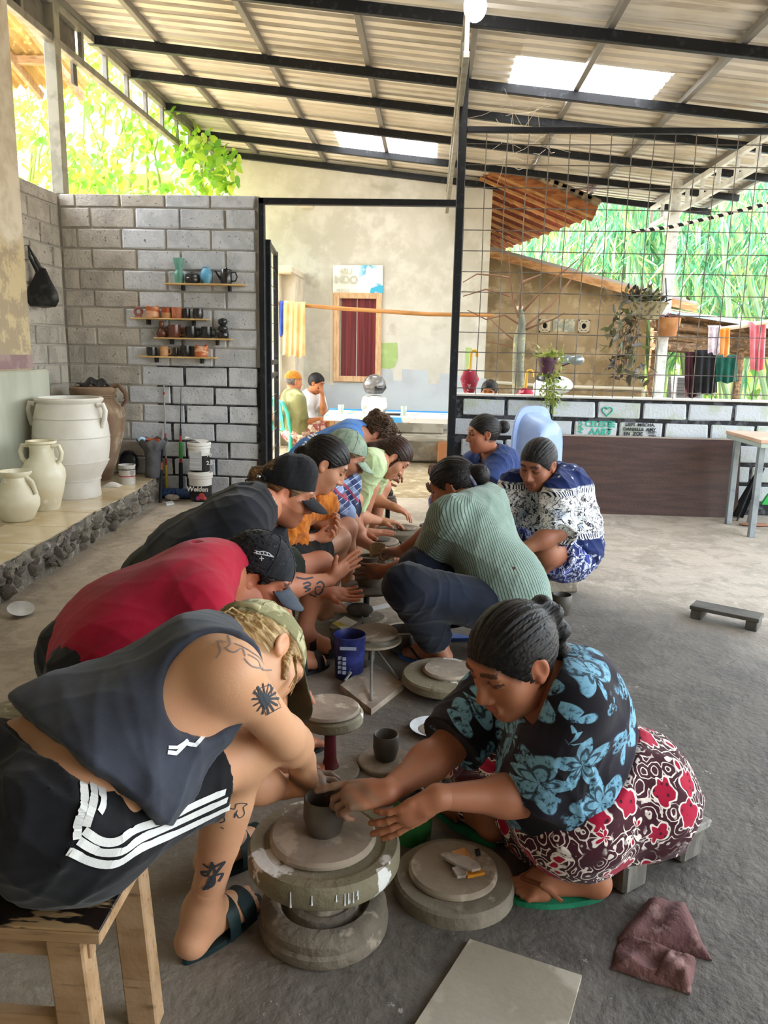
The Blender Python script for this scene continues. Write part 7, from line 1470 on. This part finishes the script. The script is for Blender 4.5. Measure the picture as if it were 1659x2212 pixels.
# purple pot on the mesh with a trailing fern
def leafmesh(name, m, L=1., w=.3, fold=.15, droop=.2, n=4):
    droop *= L
    vs = []; fs = []
    for i in range(n+1):
        t = i/n; ww = w*math.sin(math.pi*min(.06+.94*t, 1)**.8)*.5; z = -droop*t*t
        vs += [(-ww, L*t, z+fold*ww), (0, L*t, z), (ww, L*t, z+fold*ww)]
    for i in range(n): a = 3*i; fs += [(a, a+1, a+4, a+3), (a+1, a+2, a+5, a+4)]
    return mesh(name, vs, fs, m, True)
def rotm(d, roll):
    y = nz(d); x = nz(np.cross(y, (0, 0, 1.)) if abs(y[2]) < .99 else V(1, 0, 0)); z = np.cross(x, y); c, s_ = math.cos(roll), math.sin(roll); return np.stack([x*c+z*s_, y, z*c-x*s_], 1)
def scatter(name, lf, items, m, parent):
    """many small leaves joined as one object"""
    P = np.array([v.co for v in lf.vertices]); Fq = [tuple(f.vertices) for f in lf.polygons]; n = len(P); vs = []; fs = []
    for k, (c, d, roll, sc) in enumerate(items): vs.append(c+(P*sc)@rotm(d, roll).T); fs += [tuple(k*n+i for i in q) for q in Fq]
    vs = np.concatenate(vs); o_ = V(*wloc(parent)) if parent else V(0, 0, 0)
    me = npmesh(name, vs-o_, np.array(fs), m); q = link(name, me, parent); q['kind'] = 'stuff'; return q
def leaves(lf, items, parent):
    o_ = V(*wloc(parent))
    for c, d, roll, sc in items:
        l_ = link('leaf', lf[int(rng.integers(len(lf)))], parent, tuple(c-o_)); M = rotm(d, roll); l_.rotation_euler = Matrix([list(M[i]) for i in range(3)]).to_euler(); l_.scale = (sc,)*3
pc = PY(1181, 808, W-.09); pp_ = V(pc[0], W-.10, pc[2]); hgt = PY(1181, 772, W-.1)[2]-pc[2]; m_fern = leafmat('fern_leaf', ('8a9a3c', '6f8a3a', 'a8ac55'), .45)
o = empty('hanging_plant', pp_, 'purple pot with a trailing yellow-green fern hung on the wire mesh', 'plant')
MB().lathe(pp_, [(0, 0), (.05, 0), (.068, hgt*.8), (.074, hgt*.8), (.074, hgt), (.066, hgt), (.06, hgt*.7), (0, hgt*.7)], 24).build('pot', mat('purple_plastic', '4d2c3d', .5), o, True)
fl_ = leafmesh('leaf', m_fern, .03, .012); it = []
for k in range(420):
    a = rng.uniform(0, 1); c_ = pp_+V(rng.normal(.045, .035)-.01*a, rng.normal(0, .03), hgt-a*.36+.03*rng.normal()) if k > 90 else pp_+V(rng.normal(0, .05), rng.normal(0, .04), hgt+abs(rng.normal(0, .03))); it.append((c_, rng.normal(0, 1, 3)+V(0, 0, -.5), rng.uniform(0, 6), rng.uniform(.7, 1.6)))
scatter('foliage', fl_, it, m_fern, o)
for k in range(6): x = rng.uniform(.0, .06); MB().tube([pp_+V(x*.3, 0, hgt), pp_+V(x, -.01, hgt*.2), pp_+V(x+.01*k*.3, -.02, -.18-.03*k)], .0025, 5).build('stem', mat('green_stem', '6f7a3a', .8), o)
# planter basket and half pot by the right post
o = empty('hanging_plant', PY(1390, 690, 8.95), 'black basket with trailing dark leaves hung beside the right post', 'plant'); bc = PY(1397, 690, 8.95); m_dk = leafmat('dark_leaf', ('4a4238', '5f6a3c', '3c3530'), .3)
MB().lathe(bc, [(0, 0), (.12, 0), (.20, .16), (.22, .17), (.2, .18), (.1, .12), (0, .12)], 20).build('basket', mat('grey_basket', '8d8468', .8, [(20, .5, .56, '5d5747')]), o, True)
dl = leafmesh('leaf', m_dk, .12, .045); it = [(bc+V(rng.normal(-.05, .14), rng.normal(0, .1), .18+abs(rng.normal(0, .06))), rng.normal(0, 1, 3)+V(0, 0, .4), rng.uniform(0, 6), rng.uniform(.6, 1.1)) for _ in range(150)]
it += [(bc+V(-.18+rng.normal(0, .11), rng.normal(0, .08), .1-.75*rng.uniform(0, 1)), rng.normal(0, 1, 3)+V(0, 0, -.7), rng.uniform(0, 6), rng.uniform(.6, 1.2)) for _ in range(170)]
leaves([dl], it[:40]+it[150:230], o); scatter('foliage', dl, it[40:150]+it[230:], m_dk, o)
for k in range(7): x = -.1-.03*k; MB().tube([bc+V(x*.4, 0, .15), bc+V(x, -.02, -.1), bc+V(x-.02, 0, -.35-.06*k)], .005, 5).build('stem', m_twig, o)
MB().tube([bc+V(.2, 0, .17), V(2.56, 9.1, bc[2]+.45)], .006, 5).build('hanger', m_black, o)
tc = PY(1440, 727, 9.0); MB().lathe(tc, [(0, 0), (.09, 0), (.13, .15), (.135, .20), (.12, .2), (.1, .1), (0, .1)], 24).build('flowerpot', mat('light_terracotta', 'ad7a4e', .85, [(5, .45, .6, '96653c')]), None, True, 'light terracotta pot fixed to the right post', 'pot')
scatter('succulent', leafmesh('leaf', leafmat('pink_leaf', ('9a5f6a', '7d4a55'), .3), .06, .03), [(tc+V(rng.normal(0, .05), rng.normal(0, .04), .2), rng.normal(0, 1, 3)+V(0, 0, 1), 0, 1) for _ in range(40)], MATS['pink_leaf'], bpy.data.objects['flowerpot.001'] if 'flowerpot.001' in bpy.data.objects else None)
# scooter parked by the outbuilding
S0 = V(PY(1222, 850, 8.3)[0], 8.3, -.02); o = empty('scooter', S0, 'white and black scooter parked behind the low wall', 'scooter'); m_sw = mat('white_gloss', 'cfd2d2', .2, spec=.6); m_kb = mat('black_gloss', '17181b', .25, spec=.6)
for x in (-.55, .5): MB().tube([S0+V(x+.2*math.cos(t), 0, .22+.2*math.sin(t)) for t in np.linspace(0, 6.28, 24)], .05, 8).build('wheel', m_kb, o, True); MB().lathe(S0+V(x, -.03, .22), [(0, 0), (.12, 0), (.12, .06), (0, .06)], 16, (0, 1, 0)).build('rim', m_steel, o)
b = SDF(); b.cap(S0+V(.55, 0, .55), S0+V(.05, 0, .5), .14, .13, k=.1).cap(S0+V(.05, 0, .35), S0+V(-.35, 0, .3), .10, .10, k=.1).cap(S0+V(-.35, 0, .35), S0+V(-.22, 0, .86), .13, .11, k=.1).ell(S0+V(-.12, 0, .90), (.19, .14, .10), k=.06); vs, F4 = b.mesh(.016)
link('body', npmesh('body', vs-S0, F4, m_sw), o); MB().ell(S0+V(.30, 0, .70), (.38, .13, .07), 16).build('seat', m_kb, o, True)
MB().tube([S0+V(-.12, -.30, .98), S0+V(-.16, -.12, 1.0), S0+V(-.18, .12, 1.0), S0+V(-.12, .30, .98)], .014, 8).build('handlebar', m_kb, o, True); MB().ell(S0+V(-.2, 0, .97), (.12, .15, .07), 14).build('cowl', m_kb, o, True)
for s_ in (-1, 1): MB().tube([S0+V(-.14, s_*.2, .98), S0+V(-.1, s_*.26, 1.1), S0+V(.0, s_*.28, 1.14)], .006, 6).build('mirror_stem', m_kb, o); MB().ell(S0+V(.03, s_*.28, 1.16), (.085, .02, .05), 14).build('mirror', mat('mirror_back', '8d9698', .2, metal=.6), o, True)
# lean-to of planks and logs with clothes on a pole
o = empty('wood_shed', (3.4, 10.6, 0), 'low lean-to roof of planks and logs beyond the right post', 'shed'); m_log = mat('grey_brown_log', '7d6248', .9, [(5, .4, .6, '5f4935', (.4, 5, 5)), (18, .56, .64, '9b8264')], (20, .5), rnd=.2); LY = 10.4
lq = lambda x, y, d=0: PY(x, y, LY+d)
for k in range(15):
    t = k/14; y0 = 690+62*t+rng.uniform(-4, 4); MB().tube([lq(1408+6*rng.uniform(0, 1), y0-18*(1-t), .3*rng.uniform(-1, 1)), lq(1560, y0+8+6*rng.uniform(-1, 1), .2), lq(1720, y0+28-10*t, .3*rng.uniform(-1, 1))], [.05, .055, .04], 8).build('log', m_log, o, True)
MB().prism([lq(1440, 676, -.2), lq(1740, 722, -.2), lq(1740, 716, 1.2), lq(1440, 672, 1.2)], (0, 0, .03)).build('roof_sheet', mat('blue_grey_sheet', '9fb3c4', .5, metal=.3), o)
for x in (1412, 1600, 1740): q_ = lq(x, 760, .1); MB().tube([V(q_[0], q_[1], -.02), q_+V(0, 0, .1)], .05, 8).build('post', m_log, o, True)
MB().box((lq(1470, 800)[0], LY+.1, 0), (lq(1525, 800)[0], LY+.5, lq(1500, 815)[2]), .01).build('stone_stack', mat('grey_slate', '77787a', .9, [(5, .45, .55, '5c5d60', (.5, 1, 14))], (14, .6)), None, False, 'grey slate stack beneath the plank lean-to', 'block')
hang('cloth', 1478, 1505, 760, 858, LY-.2, plain('maroon_cloth', '3d1c22', '2c1318'), 'dark maroon cloth hanging under the lean-to', .02, 3); hang('jacket', 1500, 1548, 756, 850, LY-.25, plain('black_cloth', '151517', '1d1d20'), 'black jacket hanging under the lean-to', .03, 3)
hang('cloth', 1545, 1590, 766, 826, LY-.3, plain('dark_green_cloth', '0f4a3c', '0b3a30'), 'dark green cloth hanging under the lean-to', .02, 3)
wp_ = [PY(1545, 712, 8.6), PY(1600, 705, 8.5), PY(1700, 688, 8.3)]; MB().tube(wp_, .022, 8).build('washing_pole', mat('white_pipe', 'ddd6c4', .4), None, True, 'white pipe hung with an orange towel and a pink cloth', 'pole')
hang('towel', 1528, 1556, 703, 764, 8.56, plain('pale_patterned_towel', 'd8cfd2', 'b9a9b9', 20), 'pale patterned towel on the white pipe', .02, 2); hang('towel', 1552, 1574, 708, 768, 8.54, plain('orange_towel', 'e08a3c', 'e8a86a', 6), 'orange towel on the white pipe', .02, 2, cat='clothes'); hang('cloth', 1616, 1652, 695, 800, 8.46, plain('pink_cloth', 'd97f86', 'c96a74', 6), 'pink cloth hanging at the right edge beyond the mesh', .02, 3, taper=.2)
# striped rope
tr_ = NT('striped_rope'); sx_ = tr_.sep(tr_.co('Object', False)); MATS['striped_rope'] = tr_.fin(tr_.mix(tr_.step(tr_.ma('SINE', tr_.ma('MULTIPLY', tr_.ma('ADD', sx_[0], tr_.ma('MULTIPLY', sx_[2], .8)), 72)), -.1, .1), lin('e6e2d8'), lin('17171a')), .8)
MB().tube([PY(1364, 501, 7.6), PY(1450, 490, 7.55), PY(1550, 467, 7.4), PY(1760, 415, 7.2)], .016, 8).build('rope', MATS['striped_rope'], None, True, 'black and white striped rope slung behind the mesh at upper right', 'rope')
# cobweb strands hanging from the purlins
b = MB(); r0 = PY(1185, 205, 6.6); g = np.random.default_rng(11)
for k in range(26):
    a = PY(1130+g.uniform(-40, 70), 250+g.uniform(-45, 110), 6.35+g.uniform(-.2, .2)); c_ = a+V(g.normal(-.05, .18), g.normal(0, .1), g.normal(-.06, .16)); b.tube([a, (a+c_)/2-V(0, 0, .02), c_], .0014, 4, False)
q_ = b.build('cobweb', mat('dusty_web', 'd8d0c0', .9), None, False, 'dusty cobweb hanging between roof and wire mesh', 'cobweb', None, 'stuff')
# vine behind the block wall, upper left
m_vine = leafmat('vine_leaf', ('86b52c', '66a035', 'b5cf4a'), .6); vl = [leafmesh('leaf', m_vine, .15, .10, .25, .05), leafmesh('leaf', m_vine, .17, .085, .2, .06), leafmesh('leaf', m_vine, .12, .09, .3, .03)]
o = empty('climbing_plant', (-4.2, 9.2, 0), 'dense sunlit climbing plant beyond the block wall at upper left', 'plant'); it = []
while len(it) < 2100:
    x, y = rng.uniform(-10, 520), rng.uniform(60, 440); Y_ = rng.uniform(8.6, 10.4)
    if x > 180+(y-60)*1.02+60: continue
    if math.sin(x*.021+1)*math.sin(y*.03)+.4*math.sin(x*.05+y*.04) < rng.uniform(-.7, .45) and rng.random() < .9: continue
    if x > 440 and Y_ > 10: continue
    it.append((PY(x, y, Y_), V(rng.normal(0, .7), rng.normal(-.4, .5), -.8+rng.normal(0, .35)), rng.normal(0, .6), rng.uniform(.55, 1.05)))
it.sort(key=lambda q: q[0][1]); leaves(vl, it[:260], o); scatter('foliage', vl[0], it[260:900], m_vine, o); scatter('foliage', vl[1], it[900:], m_vine, o)
for k in range(16):
    x = rng.uniform(30, 450); MB().tube([PY(x, 430, 9.6), PY(x+rng.uniform(-30, 30), 330, 9.5), PY(x+rng.uniform(-60, 60), 200, 9.4), PY(x+rng.uniform(-60, 60), 90, 9.4)], [.02, .014, .01, .006], 6).build('stem', mat('vine_stem', '8d9a5c', .85), o, True)
MB().box((-4.9, 10.75, -.02), (-3.42, 10.9, 3.4)).build('wall_garden', mat('yellowed_wall', 'b9b67e', .9, [(2, .4, .62, 'a5a268')]), kind='structure')
# bamboo grove
m_bam = leafmat('bamboo_leaf', ('337450', '4c8e64', '86a866'), .36); m_culm = mat('bamboo_culm', '7d9a78', .5, [(3, .4, .62, '95a870', (1, 1, .3)), (2, .6, .66, 'b9b070')], rnd=.25)
bl_ = [leafmesh('leaf', m_bam, .34, .034, .1, .30), leafmesh('leaf', m_bam, .44, .038, .1, .35)]
for ci, (x0, x1, Y0, Y1, n, lb_) in enumerate(((1080, 1330, 14.5, 18, 12, 'bamboo clump rising behind the outbuilding roof'), (1290, 1530, 13, 16, 18, 'bamboo clump rising behind the right post'), (1490, 1760, 11.8, 15, 18, 'bamboo clump at the right edge behind the hanging clothes'))):
    cx = PY((x0+x1)/2, 700, (Y0+Y1)/2); o = empty('bamboo_clump', (cx[0], cx[1], -.1), lb_, 'bamboo')
    for k in range(n):
        Yk = rng.uniform(Y0, Y1); xb = rng.uniform(x0, x1); lean = rng.normal(0, 45); p0 = PY(xb, 900, Yk); p1 = PY(xb+lean, 600, Yk+.2); p2 = PY(xb+lean*2.2, 330, Yk+.3)
        pts = [V(p0[0], p0[1], -.1)]+[p0*(1-t)**2+2*t*(1-t)*p1+t*t*p2 for t in np.linspace(.05, 1, 14)]
        MB().tube(pts, [.05*(1-.4*i/14)*(1.14 if i % 2 else 1) for i in range(15)], 8).build('culm', m_culm, o, True)
    it = []
    while len(it) < 2600:
        x, y = rng.uniform(x0-30, x1+30), rng.uniform(330, 800); dens = 1.0 if y < 560 else .55*max(0, (860-y)/300)
        if rng.random() > dens: continue
        if math.sin(x*.06+ci)*math.sin(y*.045+.02*x) < rng.uniform(-1.3, .2): continue
        c_ = PY(x, y, rng.uniform(Y0-.5, Y1)); sp = rng.normal(0, .45)
        for q in range(5): it.append((c_+rng.normal(0, .05, 3), V(sp+rng.normal(0, .45), rng.normal(-.1, .3), -1+abs(rng.normal(0, .35))), rng.normal(0, .7), rng.uniform(.7, 1.2)))
    it.sort(key=lambda q: q[0][1]); leaves(bl_, it[:95], o); scatter('foliage', bl_[0], it[95:1500], m_bam, o); scatter('foliage', bl_[1], it[1500:], m_bam, o)
# a farther green bank behind the bamboo
m_far = leafmat('far_leaf', ('5f8f4a', '86a85a', 'b8c070'), .5); fl2 = leafmesh('leaf', m_far, .5, .16, .2, .1); it = []
while len(it) < 2600: x, y = rng.uniform(1060, 1800), rng.uniform(380, 870); it.append((PY(x, y, rng.uniform(19, 22)), V(rng.normal(0, .6), rng.normal(0, .4), -1), rng.normal(0, .8), rng.uniform(.7, 1.5)))
o = empty('hedge', (6, 20, -.1), 'loose far green hedge seen through the bamboo', 'hedge'); scatter('foliage', fl2, it, m_far, o)
# low stools under the other potters
for key, lb_ in (('p3', 'low wooden stool under the potter in the black t-shirt'), ('p4', 'low wooden stool under the potter in the orange blouse'), ('p5', 'low wooden stool under the potter in the plaid shirt'), ('p6', 'low wooden stool under the potter in the pale yellow-green top'), ('p7', 'low wooden stool under the potter in the blue t-shirt'), ('p9', 'low wooden stool under the woman in the green striped shirt'), ('p11', 'low wooden stool under the woman in the navy t-shirt'), ('p13', 'low wooden stool under the man in the white shirt'), ('p14', 'low wooden stool under the girl behind the low wall')):
    p = PP[key]; h_ = p.J['pel'][2]-.115; c_ = V(p.J['pel'][0]+p.bk[0]*.03, p.J['pel'][1]+p.bk[1]*.03, 0)-p.fwd*.03; o = empty('low_stool', c_, lb_, 'stool', 'low stools under the potters')
    MB().obox(c_+V(0, 0, h_-.012), p.fwd, p.hlat, (0, 0, 1), (.09, .15, .012), .003).build('seat', m_gw, o)
    for s_ in (-.11, .11): MB().obox(c_+p.hlat*s_+V(0, 0, (h_-.024)/2), p.fwd, p.hlat, (0, 0, 1), (.08, .014, (h_-.024)/2), .002).build('leg', m_gw, o)
# ================================================================== INK, PRINT AND STRIPES ON SKIN AND CLOTH
def Z1(pts, s=2.37, ox=0, oy=1300): return [(x/s+ox, y/s+oy) for x, y in pts]
def cr(pts):
    P = [V(*q) for q in pts]; out = []
    for i in range(len(P)-1):
        a, b_, c_, d = P[max(i-1, 0)], P[i], P[i+1], P[min(i+2, len(P)-1)]
        for t in (0, .25, .5, .75): out.append(tuple(.5*((2*b_)+(c_-a)*t+(2*a-5*b_+4*c_-d)*t*t+(3*b_-a-3*c_+d)*t**3)))
    return out+[tuple(P[-1])]
p = PP['p1']; prt = {o.name.split('.')[0]: (o, vs, F4) for o, vs, F4 in p.parts if F4 is not None and not isinstance(F4, list)}
so, sv, sf = [q for q in p.parts if q[0].name.startswith('shorts')][0]
D = Decals([(sv, sf)], so, None); m_stripe = plain('white_stripe', 'd9d9d6', 'cfcfcc', 20)
for q in ([(425, 930), (430, 1030), (400, 1130), (392, 1215)], [(475, 930), (478, 1020), (455, 1100), (440, 1150)], [(515, 930), (525, 1030), (505, 1080)],
          [(430, 1170), (515, 1225), (600, 1225), (690, 1165), (850, 1110), (990, 1040), (1150, 970)], [(400, 1220), (500, 1275), (620, 1275), (720, 1210), (900, 1130), (1160, 1010)], [(350, 1275), (490, 1335), (600, 1335), (720, 1260), (900, 1180), (1170, 1050)]):
    b = MB(); D.stroke(b, cr(Z1(q)), .0115, .0025, 3); D.done(b, 'stripe', m_stripe)
D = Decals([p.bv], p.o, None); m_ink2 = mat('tattoo_ink', '3c4148', .6); m_ink3 = mat('faded_tattoo_ink', '857a78', .6)
def tattoo(D, groups, w, m=m_ink2):
    b = MB()
    for q in groups: D.stroke(b, cr(q), w, .0012, 2)
    o = D.done(b, 'tattoo', m)
    if o: o['kind'] = 'stuff'
    return o
b = MB(); D.poly(b, [(553, 1486), (584, 1480), (588, 1490), (580, 1512), (572, 1534), (562, 1512)]); D.poly(b, [(556, 1500), (566, 1496), (580, 1500), (578, 1520), (566, 1524)])
for a in np.linspace(0, 6.28, 15): D.stroke(b, [(573, 1509), (573+34*math.cos(a)*.85, 1509+34*math.sin(a))], .004, .0013, 4)
D.stroke(b, [(549, 1490), (583, 1478), (606, 1527), (575, 1544), (549, 1490)], .0014, .0014, 4); D.done(b, 'tattoo', m_ink2)['kind'] = 'stuff'
tattoo(D, [Z1([(1160, 210), (1115, 200), (1130, 250), (1108, 290)]), Z1([(1165, 170), (1180, 215), (1160, 240), (1200, 260), (1240, 240), (1255, 280)]), Z1([(1200, 215), (1240, 230), (1290, 260), (1330, 290), (1355, 330)]), Z1([(1250, 290), (1290, 330), (1345, 340)]), Z1([(1270, 270), (1320, 300), (1340, 345), (1390, 350)])], .0022, m_ink3)
tattoo(D, [Z1(q) for q in ([(1120, 950), (1135, 905), (1130, 990)], [(1120, 960), (1145, 940)], [(1150, 940), (1160, 905), (1170, 940), (1178, 900), (1190, 935)], [(1115, 1100), (1140, 1090), (1150, 1120), (1125, 1130)], [(1130, 1150), (1145, 1160)])], .0024)
tattoo(D, [Z1([(1170, 1050), (1200, 1060), (1210, 1035), (1240, 1030), (1265, 1035), (1245, 1050), (1250, 1085), (1225, 1105), (1205, 1080), (1200, 1105), (1215, 1065)])], .0018)
tattoo(D, [Z1(q) for q in ([(1040, 1340), (1070, 1360), (1090, 1340), (1060, 1400), (1030, 1385), (1070, 1380)], [(1090, 1360), (1130, 1340), (1150, 1330), (1120, 1370), (1080, 1420)], [(1080, 1400), (1060, 1450), (1040, 1470), (1090, 1450), (1100, 1410)], [(1100, 1400), (1140, 1390), (1120, 1430)], [(1085, 1330), (1100, 1400), (1060, 1470)])], .0055)
to, tv, tf = [q for q in p.parts if q[0].name.startswith('tank_top')][0]; D = Decals([(tv, tf)], to, None)
b = MB(); D.stroke(b, Z1([(855, 770), (900, 775), (950, 725), (1000, 735), (1060, 670)]), .006, .002, 4); D.stroke(b, Z1([(860, 745), (905, 745), (960, 710)]), .005, .002, 4); D.done(b, 'print', m_white)
p = PP['p2']; co_ = [q for q in p.parts if q[0].name.startswith('cap')][0]; D = Decals([(co_[1], co_[2] if co_[2] is not None else [])], None, None) if co_[2] is not None else None
CAPS = {o.name: o for o in bpy.data.objects if o.name.startswith('cap')}
def meshof(o):
    me = o.data; M = np.array(o.matrix_world); vs = np.array([v.co for v in me.vertices]); return vs@M[:3, :3].T+M[:3, 3], [tuple(f.vertices) for f in me.polygons]
bpy.context.view_layer.update()
cap2 = [c for c in PP['p2'].o.children if c.name.split('.')[0] == 'cap'][0]; D = Decals([meshof(cap2)], PP['p2'].o, None); E2 = lambda q: [(x/2.765+300, y/2.765+900) for x, y in q]
b = MB()
for q in ([(690, 800), (715, 808), (745, 806), (775, 815), (805, 840)], [(688, 812), (720, 822), (760, 828), (800, 838)], [(700, 800), (706, 822)], [(722, 806), (726, 826)], [(742, 806), (748, 828)], [(764, 812), (768, 832)], [(784, 820), (790, 838)], [(733, 832), (733, 860)], [(720, 848), (746, 848)]): D.stroke(b, E2(q), .0028, .0016, 3)
D.done(b, 'embroidery', mat('pale_thread', 'b9bcc0', .7))
p = PP['p3']; D = Decals([p.bv], p.o, None)
tattoo(D, [E2(q) for q in ([(980, 1000), (1010, 990), (1025, 1005), (985, 1020), (1025, 1030), (990, 1045)], [(1060, 1000), (1085, 985), (1105, 1010), (1090, 1050), (1060, 1060), (1055, 1020), (1085, 1015)], [(1020, 1060), (1060, 1075)], [(940, 960), (990, 970), (1040, 960)])], .007)
tattoo(D, [E2(q) for q in ([(700, 1150), (730, 1170), (715, 1190), (745, 1200)], [(800, 1110), (840, 1130), (870, 1110), (850, 1160), (820, 1150), (880, 1180)])], .007)
p = PP['p7']; so = [q for q in p.parts if q[0].name.startswith('shirt')][0]; D = Decals([(so[1], so[2])], so[0], None); L0 = V(664, 972); ud = V(.52, -.85); vd = V(-.85, -.52); hgt = 14; b = MB()
GL = {'C': [[(.9, .8), (.5, 1), (.1, .7), (.1, .3), (.5, 0), (.9, .2)]], 'L': [[(.1, 1), (.1, 0), (.9, 0)]], 'U': [[(.1, 1), (.1, .3), (.5, 0), (.9, .3), (.9, 1)]], 'B': [[(.1, 0), (.1, 1), (.6, 1), (.8, .75), (.6, .5), (.1, .5)], [(.6, .5), (.9, .25), (.6, 0), (.1, 0)]]}
for k, ch in enumerate('CLUB'):
    for q in GL[ch]: D.stroke(b, [tuple(L0+ud*(k*12+u*9)+vd*(v*hgt)) for u, v in q], .011, .002, 2)
D.done(b, 'print', mat('white_print', 'e8e6e2', .5))
